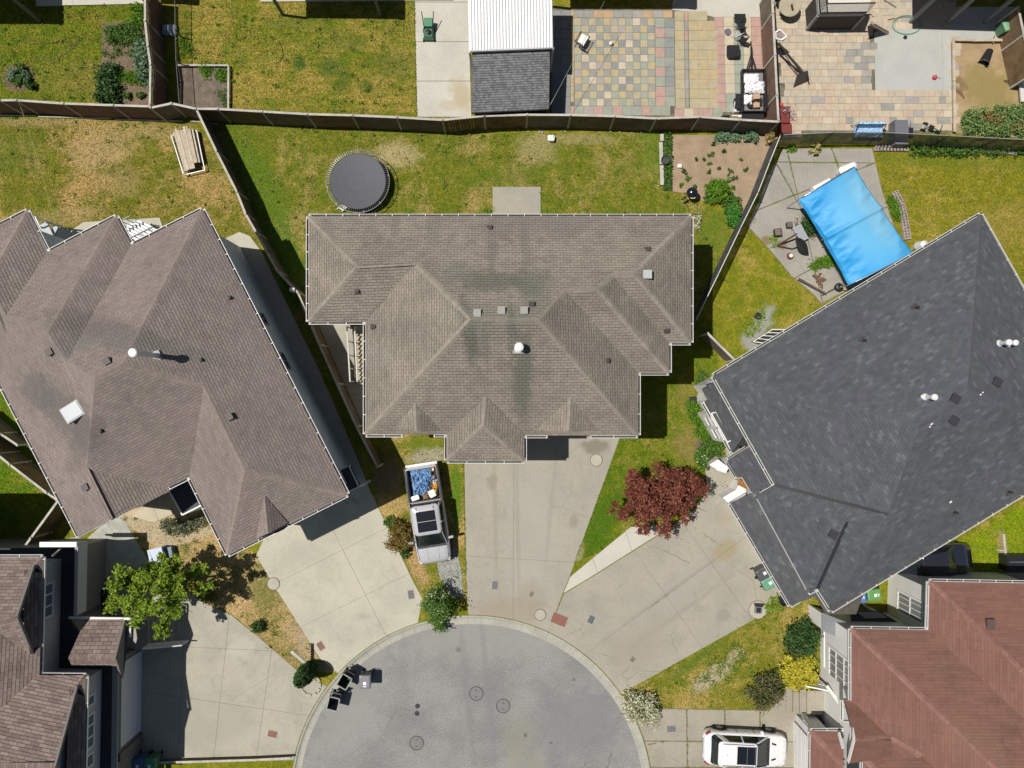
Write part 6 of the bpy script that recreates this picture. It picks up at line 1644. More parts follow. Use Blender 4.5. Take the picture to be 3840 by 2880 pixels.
o = crumple('rubbish', 'dark loose rubbish filling the gaps of the pickup bed', 'rubbish', quadT(.16, -.74, 1.86, .74), .62, .30, mat('dark_rubbish', (.04, .04, .045), .8, .3, 9, .3, 20, .3, col2=(.16, .14, .11)), 12, 30); o['kind'] = 'stuff'

# ---- white compact SUV, bottom right
wc0 = P(2696, 2731, .36); wc1 = P(2880, 2740, .36)
hs = wc1 - wc0; rzS = math.atan2(hs.y, hs.x); wbl = hs.length
cS, sS = math.cos(rzS), math.sin(rzS); n_ = Vector((sS, -cS, 0))
ctr = (wc0 + wc1) / 2 + n_ * .86; ctr.z = 0
sv_ = thing('parked_car', ctr, 'white compact suv with two panel glass roof parked on the lower right driveway', 'car', rz=rzS)
Lh = 2.34
st = [(-2.34, .45, .78, .48), (-2.30, .70, .92, .36), (-2.18, .84, 1.00, .30), (-1.9, .91, 1.04, .27), (-1.2, .93, 1.04, .25), (0, .93, 1.02, .25), (.9, .925, 1.01, .25), (1.25, .92, 1.00, .26), (1.6, .90, .96, .28), (1.95, .85, .90, .30), (2.2, .74, .82, .34), (2.32, .55, .72, .42)]
MB().loft(body_secs(st)).build('body', PAINTW, sv_, smooth=True, local=True)
greenhouse(sv_, 1.0, 1.58, (-2.02, 1.22, .82, .80), (-1.72, .42, .68, .65), (-1.66, .34, .62, .60), PAINTW, ((-1.62, -1.25, .30), (-.35, -.38, .07), (1.16, .40, .09)))
MB().box((-.20, 0, 1.612), (1.04, .96, .018)).build('sunroof', TINT, sv_, local=True)
for x in (-.18, .26): MB().box((x, 0, 1.624), (.025, .96, .012)).build('sunroof_bar', RIM, sv_, local=True)
MB().lathe([(.02, 0), (.001, .12)], (-1.25, 0, 1.6), 8).build('antenna', TRIMB, sv_, local=True)
for s in (-1, 1):
    mb = MB(); mb.box((.78, s * 1.03, 1.06), (.14, .22, .15), s * .2); mb.beam((.82, s * .90, 1.0), (.8, s * .98, 1.04), .05, .05); mb.build('mirror', PAINTW, sv_, local=True)
    MB().box((-2.12, s * .76, .90), (.26, .24, .12), s * .55).build('tail_light', REDL, sv_, local=True)
    MB().box((2.02, s * .70, .84), (.34, .16, .07), -s * .5).build('headlight', LAMP, sv_, local=True)
    MB().box((1.5, s * .42, 1.005), (.26, .09, .02), s * -.3, ry=.06).build('hood_vent', TRIMB, sv_, local=True)
    MB().beam((-1.5, s * .585, 1.61), (.2, s * .575, 1.61), .035, .03).build('roof_rail', RIM, sv_, local=True)
    MB().box((0, s * .90, .29), (wbl - .75, .1, .14)).build('side_skirt', TRIMB, sv_, local=True)
    for x in (-1.1, -.1): MB().box((x, s * .935, .90), (.16, .03, .03)).build('door_handle', PAINTS, sv_, local=True)
    for x in (-.55, .45): MB().box((x, s * .932, .68), (.012, .02, .5)).build('door_seam', TRIMB, sv_, local=True)
    for x in (-wbl / 2, wbl / 2):
        wheel(sv_, x, s * .845, .36, .24)
        a = MB()
        for k in range(10):
            u = math.pi * k / 9; v = math.pi * (k + 1) / 9
            if k < 9: a.beam((x + math.cos(u) * .41, s * .93, .36 + math.sin(u) * .41), (x + math.cos(v) * .41, s * .93, .36 + math.sin(v) * .41), .05, .05, 0, (0, 1, 0))
        a.build('arch_trim', TRIMB, sv_, local=True)
MB().box((-2.33, 0, .70), (.06, .9, .16)).build('rear_plate', plain('plate_grey', (.35, .38, .42), .5), sv_, local=True)
MB().box((2.28, 0, .42), (.12, 1.2, .12)).build('front_bumper', TRIMB, sv_, local=True)
MB().beam((1.20, -.74, 1.02), (1.20, .74, 1.02), .12, .03).build('cowl', TRIMB, sv_, local=True)
for s in (-.5, .1): MB().beam((1.16, s, 1.05), (1.02, s + .5, 1.12), .03, .02).build('wiper', TRIMB, sv_, local=True)

# covered dark car between the houses on the right, only its rear in view
k0 = D(2005, 1212, 0)
dc = thing('parked_car', D(2004, 1206, 0), 'dark car under the lower edge of the dark grey roof, its rounded end in view', 'car', rz=R(6))
MB().loft(body_secs([(-2.2, .4, .8, .4), (-2.1, .75, .95, .3), (-1.8, .88, 1.0, .28), (0, .9, 1.0, .26), (1.4, .88, .96, .28), (2.0, .75, .8, .34)])).build('body', plain('car_paint_black', (.02, .022, .035), .15, 0, .6, .8), dc, smooth=True, local=True)
greenhouse(dc, .98, 1.42, (-1.7, 1.0, .78, .78), (-1.1, .4, .6, .6), (-1.0, .3, .52, .52), MATS['car_paint_black'], ((-1.2, -.9, .12), (-.3, -.3, .06), (.95, .38, .08)))
for s in (-1, 1):
    for x in (-1.3, 1.3): wheel(dc, x, s * .78, .33, .22)

# ================================================================= wheeled bins
def bin_(x, y, rz, body, lid, label, open_=False, h=1.0, group='wheeled bins', top=True, seedn=0, sticker=True, xy=None):
    """x, y: D pixel of the lid centre"""
    p = D(x, y, h) if top else D(x, y, 0)
    t = thing('wheeled_bin', (p.x, p.y, 0), label, 'bin', group, rz)
    b0, b1 = (.23, .25), (.29, .34); bm_ = body
    mb = MB(); s = []
    for z, (a, c) in ((.06, b0), (.5, (.26, .30)), (h - .08, b1)): s.append([(-c, -a, z), (c, -a, z), (c, a, z), (-c, a, z)])
    mb.loft(s, caps=not open_); 
    if open_:
        s2 = [[(q[0] * .92, q[1] * .92, q[2]) for q in k] for k in s[::-1]]; mb.loft([s[-1], s2[0]], caps=False); mb.loft(s2, caps=False); mb.face([(q[0], q[1], .1) for q in s2[-1]])
    mb.build('bin_body', bm_, t, local=True)
    rim = MB(); z = h - .08
    for a, b in (((-.35, -.3), (.35, -.3)), ((.35, -.3), (.35, .3)), ((.35, .3), (-.35, .3)), ((-.35, .3), (-.35, -.3))): rim.beam((*a, z), (*b, z), .05, .05)
    rim.build('rim', lid if not open_ else plain('rim_greygreen', (.30, .34, .30), .5), t, local=True)
    if not open_:
        lm = MB(); lm.loft([rring(-.38, .38, .32, .33, h - .05, 4, .08), rring(-.37, .37, .31, .32, h, 4, .09), rring(-.30, .28, .24, .25, h + .035, 4, .1)]); lm.build('lid', lid, t, local=True)
        if sticker: MB().box((.05, .0, h + .04), (.17, .17, .006)).box((.22, 0, h + .036), (.06, .16, .006)).build('sticker', WHITE, t, local=True)
    else:
        MB().beam((-.36, -.29, h - .05), (-.62, -.29, h - .55), .04, .04).beam((-.36, .29, h - .05), (-.62, .29, h - .55), .04, .04).box((-.50, 0, h - .32), (.05, .60, .68), ry=-.42).build('lid', lid, t, local=True)
    MB().tube([(-.42, -.24, h - .06), (-.42, .24, h - .06)], .018, 6).build('handle', BLACK, t, local=True)
    for s_ in (-1, 1): MB().lathe([(.001, -.03), (.11, -.03), (.11, .03), (.001, .03)], (-.30, s_ * .27, .11), 12, axis='Y').build('wheel', BLACK, t, local=True)
    return t
BG = plain('bin_grey', (.075, .075, .085), .5); BGN = plain('bin_green', (.045, .10, .055), .5); BGB = plain('bin_blue', (.06, .13, .30), .5); BGL = plain('bin_lid_grey', (.20, .20, .22), .45); BDG = plain('bin_darkgreen', (.03, .045, .035), .5)
BLG = plain('bin_leafgreen', (.09, .22, .11), .5)
bin_(788, 1474, R(-90), BG, BGL, 'grey bin with closed lid standing on the road by the kerb', group='bins set out at the kerb')
bin_(743, 1474, R(-120), BDG, BDG, 'open dark green bin standing on the kerb stones', True, group='bins set out at the kerb')
bin_(719, 1522, R(-104), BG, BG, 'open black bin on the road, nearest to the corner driveway', True, group='bins set out at the kerb')
bin_(1650, 1239, R(30), BG, BG, 'dark grey bin with white sticker beside the garage of the dark grey house', xy=1, group='bins beside the dark grey house')
bin_(1662, 1260, R(30), BLG, plain('bin_lid_green', (.13, .30, .20), .5), 'green lidded bin next to the dark grey one by the garage', group='bins beside the dark grey house')
bin_(1857, 1291, R(6), BGB, plain('bin_lid_blue', (.09, .20, .45), .5), 'blue bin in the gap under the corner of the dark grey roof', group='bins in the gap by the maroon house')
bin_(1889, 1286, R(8), BLG, plain('bin_lid_leaf', (.12, .30, .10), .5), 'green bin in the gap right of the blue one', group='bins in the gap by the maroon house')
bin_(297, 1653, R(-90), BGB, BGB, 'blue bin at the bottom edge beside the corner garage', group='bins by the corner garage')
bin_(323, 1653, R(-90), BLG, plain('bin_lid_jade', (.05, .25, .13), .5), 'green bin at the bottom edge, right of the blue one', group='bins by the corner garage')
bin_(*TD(3, 0, 2095, 205), R(200), BLG, plain('bin_lid_sage', (.18, .36, .20), .5), 'green bin standing in the shade at the top right corner', sticker=False)

# fallen bin in the sandy bed, tub behind the left house
wb_o = thing('bucket', T(3, 0, 1885, 470), 'black plastic tub lying open in the sandy bed', 'tub')
c = T(3, 0, 1890, 490, .3); mb = MB(); ax = Vector((.5, 1.0, 0)).normalized()
a_ = c - ax * .45; b_ = c + ax * .4
mb.tube([a_, b_], [.30, .19], 14, cap=False); mb.build('shell', BLACK, wb_o); MB().tube([b_ - ax * .05, b_], [.19, .185], 12).build('base', plain('tub_grey', (.35, .33, .30), .6), wb_o)
MB().tube([a_, a_ + ax * .03], .31, 14, cap=False).build('rim', METAL, wb_o)
tb = thing('storage_tub', T(0, 2, 1370, 1480), 'pale blue plastic tub with lid between the houses at the left', 'tub')
c = T(0, 2, 1350, 1490, .8); MB().box((c.x, c.y, .4), (.75, .85, .76), .25).build('body', plain('tub_blue', (.20, .28, .42), .5), tb); MB().box((c.x, c.y, .80), (.82, .92, .06), .25).box((c.x, c.y - .1, .84), (.3, .35, .03), .25).build('lid', plain('tub_lid', (.42, .50, .62), .4), tb)
c = T(0, 2, 1440, 1460, .5); o = thing('storage_box', (c.x, c.y, 0), 'second, duller blue box behind the pale blue tub', 'box'); MB().box((c.x, c.y, .25), (.6, .6, .5), .2).build('body', plain('box_dull', (.12, .17, .24), .5), o)
c = T(0, 0, 1440, 240, .5); o = thing('garden_sack', (c.x, c.y, 0), 'pale bluish sack in the dark gap at the top left', 'sack')
MB().loft([rring(-.35, .4, .24, .28, .04, 4, .12), rring(-.4, .45, .3, .34, .3, 4, .15), rring(-.2, .2, .12, .16, .55, 4, .08)]).build('sack', plain('sack_blue', (.35, .40, .50), .7), o, local=True)

# ================================================================= trampoline
tz_ = .82; tc = T(1, 0, 882, 1570, tz_); TRR = 272 / 2.30417 / 65.1 * (CAM_H - tz_) / CAM_H * CAM_H / CAM_H
TRR = abs(T(1, 0, 1155, 1570, tz_).x - T(1, 0, 610, 1570, tz_).x) / 2
tr_ = thing('trampoline', (tc.x, tc.y, G), 'round trampoline with dark mat on the lawn behind the taupe house', 'trampoline')
MB().lathe([(.001, tz_ - .09), (TRR * .3, tz_ - .08), (TRR * .6, tz_ - .045), (TRR * .885, tz_)], (0, 0, 0), 64).build('jumping_mat', plain('mat_grey', (.062, .066, .078), .6), tr_, local=True)
MB().tube([(math.cos(a) * TRR, math.sin(a) * TRR, tz_) for a in [2 * math.pi * i / 72 for i in range(73)]], .022, 7).build('frame_ring', plain('ring_grey', (.24, .24, .24), .5), tr_, local=True)
MB().tube([(math.cos(a) * TRR * .885, math.sin(a) * TRR * .885, tz_) for a in [2 * math.pi * i / 72 for i in range(73)]], .014, 5).build('mat_edge', TRIMB, tr_, local=True)
sm_ = MB().tube([(TRR * .885, 0, 0), (TRR * .985, 0, 0)], .012, 5).mesh('spring', METAL)
for i in range(84): place('spring', sm_, tr_, (0, 0, tz_), (0, 0, 2 * math.pi * i / 84))
for i in range(4):
    a = 2 * math.pi * i / 4 + .5; mb = MB()
    p = [(math.cos(a + k) * TRR * .98, math.sin(a + k) * TRR * .98) for k in (-.3, .3)]
    mb.tube([(*p[0], tz_), (*p[0], .04), (*p[1], .04), (*p[1], tz_)], .024, 6); mb.build('leg', METAL, tr_, local=True)
ld = thing('step_ladder', T(1, 1, 720, 130), 'short white ladder leaning on the trampoline rim', 'ladder')
a = T(1, 1, 700, 150, .1); b = T(1, 1, 745, 110, .8); MB().beam(a, b, .05, .05).beam(a + Vector((.3, -.12, 0)), b + Vector((.3, -.12, 0)), .05, .05).build('side_rail', WHITE, ld)
for k in (.3, .6, .9): q = a.lerp(b, k); MB().beam(q, q + Vector((.3, -.12, 0)), .06, .03).build('rung', WHITE, ld)

# ================================================================= lumber rack
lr = thing('lumber_rack', T(0, 0, 1640, 1480), 'low metal rack holding long boards beside the slanting fence', 'rack')
A1_ = T(0, 0, 1495, 1160, .35); A2_ = T(0, 0, 1600, 1510, .35); B1_ = T(0, 0, 1700, 1130, .35); B2_ = T(0, 0, 1770, 1470, .35)
for a, b in ((A1_, A2_), (A2_, B2_), (B1_, B2_), (A1_, B1_)): MB().tube([a, b], .03, 6).build('rail', METAL, lr)
MB().tube([A1_ + Vector((-.03, -.1, .15)), A2_ + Vector((-.03, 0, .15))], .03, 6).build('rail', METAL, lr)
for q in (A1_, A2_, B1_, B2_): MB().tube([Vector((q.x, q.y, G)), q], .03, 6).build('leg', METAL, lr)
k = 0
LPM = [WOODPALE, mat('lumber_tan', (.50, .42, .30), .85, .1, 3, .1, 12, .3), mat('lumber_cream', (.56, .50, .40), .85, .1, 3, .1, 12, .3)]
for i in range(9):
    u = .10 + i * .095; z = .42 + (.1 if 2 <= i <= 7 else 0) + .012 * (i % 3)
    a = A1_.lerp(B1_, u); b = A2_.lerp(B2_, u + (.0 if i < 6 else -.02)); a.z = b.z = z; d = (b - a).normalized()
    a = a - d * (.25 if i in (1, 5, 6) else .08); b = b - d * (.15 if i < 6 else .45)
    o = MB().beam(a, b, .115, .09).build('lumber', LPM[i % 3]); tag(o, 'long pale board on the lumber rack', 'board', 'boards stacked on the rack')
for i in range(3):
    a = A1_.lerp(B1_, .88 + .06 * i); b = A2_.lerp(B2_, .86 + .06 * i); a.z = b.z = .32; d = (b - a).normalized(); b = b - d * .5
    o = MB().beam(a, b, .08, .07).build('lumber', WOODGREY if i else LPM[1]); tag(o, 'dull board low on the fence side of the lumber rack', 'board', 'low boards beside the rack')

# ================================================================= blue tarp canopy
TARP = mat('tarp_blue', (.02, .28, .62), .5, .04, .6, .03, 12, .1, col2=(.03, .31, .64), spec=.5, spots=[(D(1868, 468, 2).x, D(1868, 468, 2).y, -1.75, 3.4, .52, (.13, .43, .68), .95), (D(1880, 450, 2).x, D(1880, 450, 2).y, -.8, 2.6, .52, (.24, .50, .68), .6)])  # pale ovals paint sky sheen and fading into the top of the tarp
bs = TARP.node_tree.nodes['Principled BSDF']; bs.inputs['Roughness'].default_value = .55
tp_ = thing('tarp_canopy', D(1845, 490, 0), 'large bright blue tarpaulin stretched over an arched frame beside the dark grey house', 'tarpaulin canopy')
q0 = D(1724, 432, 1.7); q1 = D(1846, 360, 1.8); q2 = D(1971, 546, 1.8); q3 = D(1832, 616, 1.6)
mb = MB(); NU, NV = 90, 54; rs = np.random.default_rng(4)
for i in range(NU + 1):
    for j in range(NV + 1):
        u, v = i / NU, j / NV                       # u runs from the upper end to the house, v from the left edge to the right
        p = q0.lerp(q1, v).lerp(q3.lerp(q2, v), u)
        bulge = math.sin(math.pi * min(max(v, 0), 1)) ** .55
        z = p.z + .62 * bulge * (.80 + .20 * math.cos((u - .5) * 2 * math.pi * .5))
        z += .12 * max(0, 1 - abs(u - .47) / .03)                               # frame bow showing through
        k = abs(u - .47)
        sag = .10 * math.sin(math.pi * min(1, k / .5)); z -= sag * bulge
        for (f, ph, am, lean) in ((30, .3, .050, 6), (47, 1.7, .034, -8), (19, 2.2, .050, 9), (71, .9, .022, 13)):
            side = max(0, (abs(v - .5) - .10) / .40) * (1 - .85 * max(0, (abs(v - .5) - .40) / .10))
            z += am * side * (1 - 2 * abs(math.sin(.5 * (f * u + lean * v + ph + 2.2 * math.sin(4 * v + ph))))) * (1.3 if v < .5 else .9)
        edge = .02 * math.sin(u * 9) if v in (0, 1) else 0
        inw = .09 * math.sin(math.pi * u) if v < .02 or v > .98 else 0
        dirv = (q1 - q0).normalized(); p = p + dirv * (inw if v < .5 else -inw)
        mb.v.append((p.x + edge, p.y, z))
n = NV + 1
for i in range(NU):
    for j in range(NV): mb.f.append([i * n + j, (i + 1) * n + j, (i + 1) * n + j + 1, i * n + j + 1]); mb.m.append(0)
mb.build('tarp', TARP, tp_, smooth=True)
for q in (q0, q1, q2, q3): MB().tube([Vector((q.x, q.y, 0)), q], .03, 6).build('pole', METAL, tp_)
for u in (0, .47, 1):
    pts = [q0.lerp(q1, v).lerp(q3.lerp(q2, v), u) + Vector((0, 0, .60 * math.sin(math.pi * v) ** .55 - .04)) for v in [k / 12 for k in range(13)]]
    MB().tube(pts, .025, 6).build('frame_bow', METAL, tp_)
bt = thing('water_tank', T(3, 0, 650, 1480), 'white rounded tub peeping out above the blue tarpaulin', 'tub')
MB().loft([rring(-.5, .5, .2, .2, .1, 5, .18), rring(-.55, .55, .22, .22, .6, 5, .2), rring(-.4, .4, .14, .14, .7, 5, .12)]).build('tub', PW, bt, local=True); bt.rotation_euler = (0, 0, R(22))
bt2 = thing('foam_sheet', T(3, 0, 440, 1625), 'white sheet sticking out at the upper left of the blue tarpaulin', 'sheet')
MB().box((0, 0, .3), (1.1, .4, .4)).build('sheet', PW, bt2, local=True); bt2.rotation_euler = (0, 0, R(28)); 
bt3 = thing('porch_pot', T(3, 1, 1270, 480), 'pale wrapped pot where the blue tarpaulin meets the dark grey roof', 'pot'); MB().lathe([(.001, 0), (.2, 0), (.28, .4), (.2, .9), (.001, 1.0)], (0, 0, 0), 12).build('pot', GUTW, bt3, local=True)
# ================================================================= covers in the road and driveways
IRON = mat('cast_iron', (.05, .05, .05), .7, .15, 8, .15, 60, .5)
def manhole(x, y, label, r=.36):
    p = D(x, y, 0.0); t = thing('manhole_cover', (p.x, p.y, 0), label, 'manhole cover', 'manhole covers in the turning head')
    MB().lathe([(r * 1.12, .004), (r * 1.12, .012), (r * 1.02, .012), (r * 1.02, .004)], (0, 0, 0), 36).build('frame_ring', IRON, t, local=True)
    mb = MB(); mb.lathe([(.001, .009), (r * .95, .009), (r * .97, .002)], (0, 0, 0), 36)
    for k in range(-4, 5):
        w = math.sqrt(max(0, (r * .85) ** 2 - (k * r * .19) ** 2))
        if w > .03: mb.box((k * r * .19, 0, .014), (r * .07, 2 * w, .008))
    mb.build('lid', plain('iron_pale', (.20, .20, .19), .7), t, local=True)
    MB().box((0, r * .5, .0195), (.12, .03, .006)).box((0, -r * .5, .0195), (.12, .03, .006)).build('lifting_slot', BLACK, t, local=True)
manhole(1029, 1498, 'manhole cover highest in the turning head'); manhole(1087, 1525, 'manhole cover right of the other two in the turning head'); manhole(900, 1605, 'manhole cover lowest and leftmost in the turning head')
for i, (x, y) in enumerate(((902, 1525), (901, 1541))):
    p = D(x, y, 0); t = thing('valve_cover', (p.x, p.y, 0), ['small round valve cover, upper of the pair in the road', 'small round valve cover, lower of the pair in the road'][i], 'valve cover'); MB().lathe([(.001, .006), (.10, .006), (.10, .01), (.14, .01), (.14, .002)], (0, 0, 0), 20).build('lid', IRON, t, local=True)
COVR = plain('cover_rust', (.24, .105, .075), .8); COVG = plain('cover_grey', (.15, .15, .16), .8); COVS = plain('cover_slate', (.11, .12, .14), .8)
def utility(x, y, w, h, ang, m, label, frame=None):
    p = D(x, y, G); t = thing('utility_cover', (p.x, p.y, G), label, 'utility cover', None, R(ang))
    MB().box((0, 0, .036), (w, h, .02)).build('lid', m, t, local=True)
    fm = frame or plain('cover_frame', (.38, .36, .30), .8); mb = MB()
    for a, b in (((-w / 2 - .03, -h / 2 - .03), (w / 2 + .03, -h / 2 - .03)), ((w / 2 + .03, -h / 2), (w / 2 + .03, h / 2)), ((w / 2 + .03, h / 2 + .03), (-w / 2 - .03, h / 2 + .03)), ((-w / 2 - .03, h / 2), (-w / 2 - .03, -h / 2))): mb.beam((*a, .035), (*b, .035), .035, .02)
    mb.build('frame', fm, t, local=True); MB().box((w * .3, 0, .048), (.05, .03, .006)).build('lifting_slot', BLACK, t, local=True)
utility(1208, 1338, .86, .56, -22, COVR, 'large rust red cover where two driveways meet above the kerb')
utility(1277, 1338, .30, .42, -24, COVS, 'dark slate cover right of the large rust red one')
utility(1069, 1264, .28, .44, -6, COVG, 'grey cover near the left edge of the middle driveway')
utility(888, 1284, .28, .46, 8, COVG, 'grey cover on the left driveway near its right edge')
utility(693, 1395, .28, .44, 32, COVR, 'rust red cover on the left driveway near the kerb')
utility(589, 1585, .46, .30, -12, COVR, 'rust red cover on the corner driveway'); utility(1450, 1574, .46, .32, 6, COVG, 'grey cover on the lower right driveway beside the suv')
utility(1148, 1283, .20, .28, -25, plain('cover_moss', (.19, .17, .11), .9), 'small mossy cover low on the middle driveway'); utility(1366, 1424, .24, .26, -40, MATS['cover_moss'], 'small mossy cover on the right driveway near the kerb')
utility(662, 1454, .26, .3, 30, COVG, 'grey cover peeping out below the clipped column shrub')
DISC = mat('concrete_disc', (.43, .40, .32), .9, .05, 2, .06, 20, .2)
for x, y, r, lab in ((1288, 994, .33, 'pale concrete disc near the top of the middle driveway'), (1167, 1328, .30, 'pale concrete disc beside the rust red cover'), (591, 1261, .34, 'pale concrete disc at the top left of the left driveway'), (1637, 1317, .5, 'pale concrete disc under the meter at the edge of the right driveway')):
    p = D(x, y); t = thing('concrete_disc', (p.x, p.y, G), lab, 'access disc'); MB().lathe([(.001, .05), (r - .02, .05), (r, .04), (r, 0)], (0, 0, 0), 28).build('disc', DISC, t, local=True); MB().lathe([(r + .012, .036), (r + .035, .036), (r + .035, .03)], (0, 0, 0), 28).build('joint', plain('joint_dark', (.10, .09, .06), .9), t, local=True)
for x, y, s, lab in ((671, 1479, .55, 'round mossy stone ring by the kerb below the column shrub'),):
    p = D(x, y); t = thing('stone_ring', (p.x, p.y, G), lab, 'stone ring')
    for k in range(11): a = 2 * math.pi * k / 11; MB().box((math.cos(a) * s, math.sin(a) * s, .05), (.24, .13, .1), a + 1.57 + rnd.uniform(-.1, .1)).build('stone', DISC, t, local=True)
p = D(1635, 1315, .1); t = thing('meter_box', (p.x, p.y, G), 'dark framed metal box on the pale disc beside the right driveway', 'meter box', None, R(-4)); MB().box((0, 0, .15), (.34, .38, .28)).build('box', METAL, t, local=True); MB().box((.02, .28, .2), (.42, .12, .34)).build('handle', BLACK, t, local=True); MB().box((0, 0, .295), (.24, .26, .02)).build('lid', BLACK, t, local=True)
# white tube beside the column shrub
a, b = T(1, 3, 310, 655, 1.6), T(1, 3, 478, 798, .15); t = thing('post', (b.x, b.y, 0), 'white leaning post beside the clipped column shrub', 'post'); MB().beam(a, b, .17, .06).build('post', WHITE, t); MB().beam(Vector((b.x, b.y, 0)), Vector((b.x, b.y, .2)), .09, .09).build('foot', METAL, t)

# ================================================================= yard objects
# lawn mower like green garden cart
t = thing('lawn_mower', T(1, 0, 1490, 260), 'green push mower standing on the pale walkway', 'lawn mower')
c = T(1, 0, 1490, 280, .45); MB().loft([rring(c.x - .3, c.x + .3, 0, 0, 0, 2, 0)] if 0 else [[(c.x - .27, c.y - .33, .12), (c.x + .27, c.y - .33, .12), (c.x + .27, c.y + .3, .12), (c.x - .27, c.y + .3, .12)], [(c.x - .3, c.y - .36, .3), (c.x + .3, c.y - .36, .3), (c.x + .3, c.y + .33, .3), (c.x - .3, c.y + .33, .3)], [(c.x - .2, c.y - .22, .45), (c.x + .2, c.y - .22, .45), (c.x + .2, c.y + .22, .45), (c.x - .2, c.y + .22, .45)]]).build('deck', plain('mower_green', (.05, .14, .08), .5), t)
MB().lathe([(.14, 0), (.14, .1), (.05, .14), (.001, .14)], (c.x, c.y, .45), 14).build('engine', BLACK, t)
MB().loft([[(c.x - .25, c.y + .3, .3), (c.x + .25, c.y + .3, .3), (c.x + .28, c.y + .75, .35), (c.x - .28, c.y + .75, .35)], [(c.x - .22, c.y + .3, .55), (c.x + .22, c.y + .3, .55), (c.x + .24, c.y + .72, .7), (c.x - .24, c.y + .72, .7)]]).build('grass_bag', plain('bag_green', (.10, .28, .16), .8), t)
for s in (-1, 1):
    MB().tube([(c.x + s * .24, c.y + .2, .4), (c.x + s * .34, c.y + .95, .95)], .025, 6).build('handle', BLACK, t)
    for yy in (-.28, .28): MB().lathe([(.001, -.03), (.12, -.03), (.12, .03), (.001, .03)], (c.x + s * .32, c.y + yy, .12), 12, axis='X').build('wheel', BLACK, t)

# kettle barbecue
c = P(2580, 740, 0); t = thing('barbecue', (c.x, c.y, G), 'black kettle barbecue on the lawn by the dug bed', 'barbecue')
MB().lathe([(.001, .52), (.18, .55), (.29, .68), (.31, .80), (.29, .93), (.18, 1.04), (.001, 1.07)], (0, 0, 0), 22).build('kettle', plain('enamel_black', (.015, .014, .022), .15, 0, .7), t, smooth=True, local=True)
MB().tube([(-.1, -.31, .90), (-.06, -.36, .95), (.12, -.35, .95), (.16, -.30, .9)], .022, 6).build('handle', GUTW, t, local=True)
for k in range(3):
    a = 2 * math.pi * k / 3 + .4; MB().tube([(math.cos(a) * .2, math.sin(a) * .2, .6), (math.cos(a) * .36, math.sin(a) * .36, .0)], .015, 5).build('leg', BLACK, t, local=True)
MB().box((-.40, -.25, .62), (.34, .12, .03), .6).build('shelf', BLACK, t, local=True)

# parasol-like dark cover hung on a leaning wooden frame
t = thing('folded_parasol', Z(2780, 780, 5.184, 700, 740), 'folded black parasol propped on two dark poles on the cracked patio', 'parasol')
f = lambda x, y, h: Z(2780, 780, 5.184, x, y, h)
MB().tube([f(700, 730, .12), f(1080, 500, 1.0)], .05, 7).build('pole', plain('pole_brown', (.10, .055, .03), .6), t); MB().tube([f(690, 740, .10), f(990, 800, .12)], .045, 7).build('pole', BLACK, t); MB().tube([f(990, 800, .12), f(1130, 735, .3)], .04, 7).build('arm', BLACK, t)
mb = MB(); A_ = f(1060, 585, 1.1); B_ = f(1295, 880, .5); d = (B_ - A_).normalized(); s_ = d.cross(Vector((0, 0, 1))).normalized()
secs = []
for k in range(9):
    u = k / 8; w = .30 * math.sin(math.pi * (u * .92 + .04)) ** .8; q = A_.lerp(B_, u); secs.append([q + s_ * w, q + Vector((0, 0, .12)) + s_ * w * .3, q - s_ * w, q - Vector((0, 0, .1))])
mb.loft(secs); mb.build('canopy', plain('canvas_black', (.018, .018, .02), .8), t)
for (x, y, s, z, m, lab) in ((700, 478, .42, .35, 'plain', 'square dark planter, left one on the cracked patio'), (930, 330, .32, .3, 'plain', 'small dark planter nearer the garden clutter')):
    c = f(x, y, .3); t = thing('planter', (c.x, c.y, G), lab, 'planter', None, .1); MB().loft([[(-s * .4, -s * .4, 0), (s * .4, -s * .4, 0), (s * .4, s * .4, 0), (-s * .4, s * .4, 0)], [(-s / 2, -s / 2, z), (s / 2, -s / 2, z), (s / 2, s / 2, z), (-s / 2, s / 2, z)]]).build('pot', BLACK, t, local=True); MB().box((0, 0, z + .003), (s * .85, s * .85, .01)).build('potting_soil', SOILG, t, local=True)
c = f(950, 930, .25); t = thing('pot', (c.x, c.y, G), 'brown glazed pot with white lid on the patio', 'pot'); MB().lathe([(.001, 0), (.13, 0), (.19, .14), (.15, .26), (.1, .27)], (0, 0, 0), 16).build('pot', plain('glaze_brown', (.17, .055, .03), .3), t, local=True); MB().lathe([(.001, .29), (.10, .28), (.12, .26)], (.02, 0, 0), 14).build('lid', WHITE, t, local=True)
c = f(1885, 1540, .3); t = thing('fan_drum', (c.x, c.y, G), 'small round dark stove on a wooden stand by the dark grey house', 'stove'); MB().lathe([(.001, .1), (.2, .1), (.24, .3), (.20, .42), (.12, .45), (.001, .4)], (0, 0, 0), 18).build('drum', BLACK, t, local=True); MB().beam((-.9, -.45, .12), (-.15, -.05, .12), .06, .05).build('stand', BARK, t, local=True)
a, b = f(1110, 1390, .3), f(1640, 1680, .2); t = thing('timber_edge', (a.x, a.y, G), 'long dark timber edging the clutter by the dark grey house', 'edging'); MB().beam(a, b, .07, .12).build('timber', BARK, t); MB().beam(a + Vector((.05, .12, 0)), b + Vector((.05, .12, 0)), .05, .08).build('timber', WOODPALE, t)
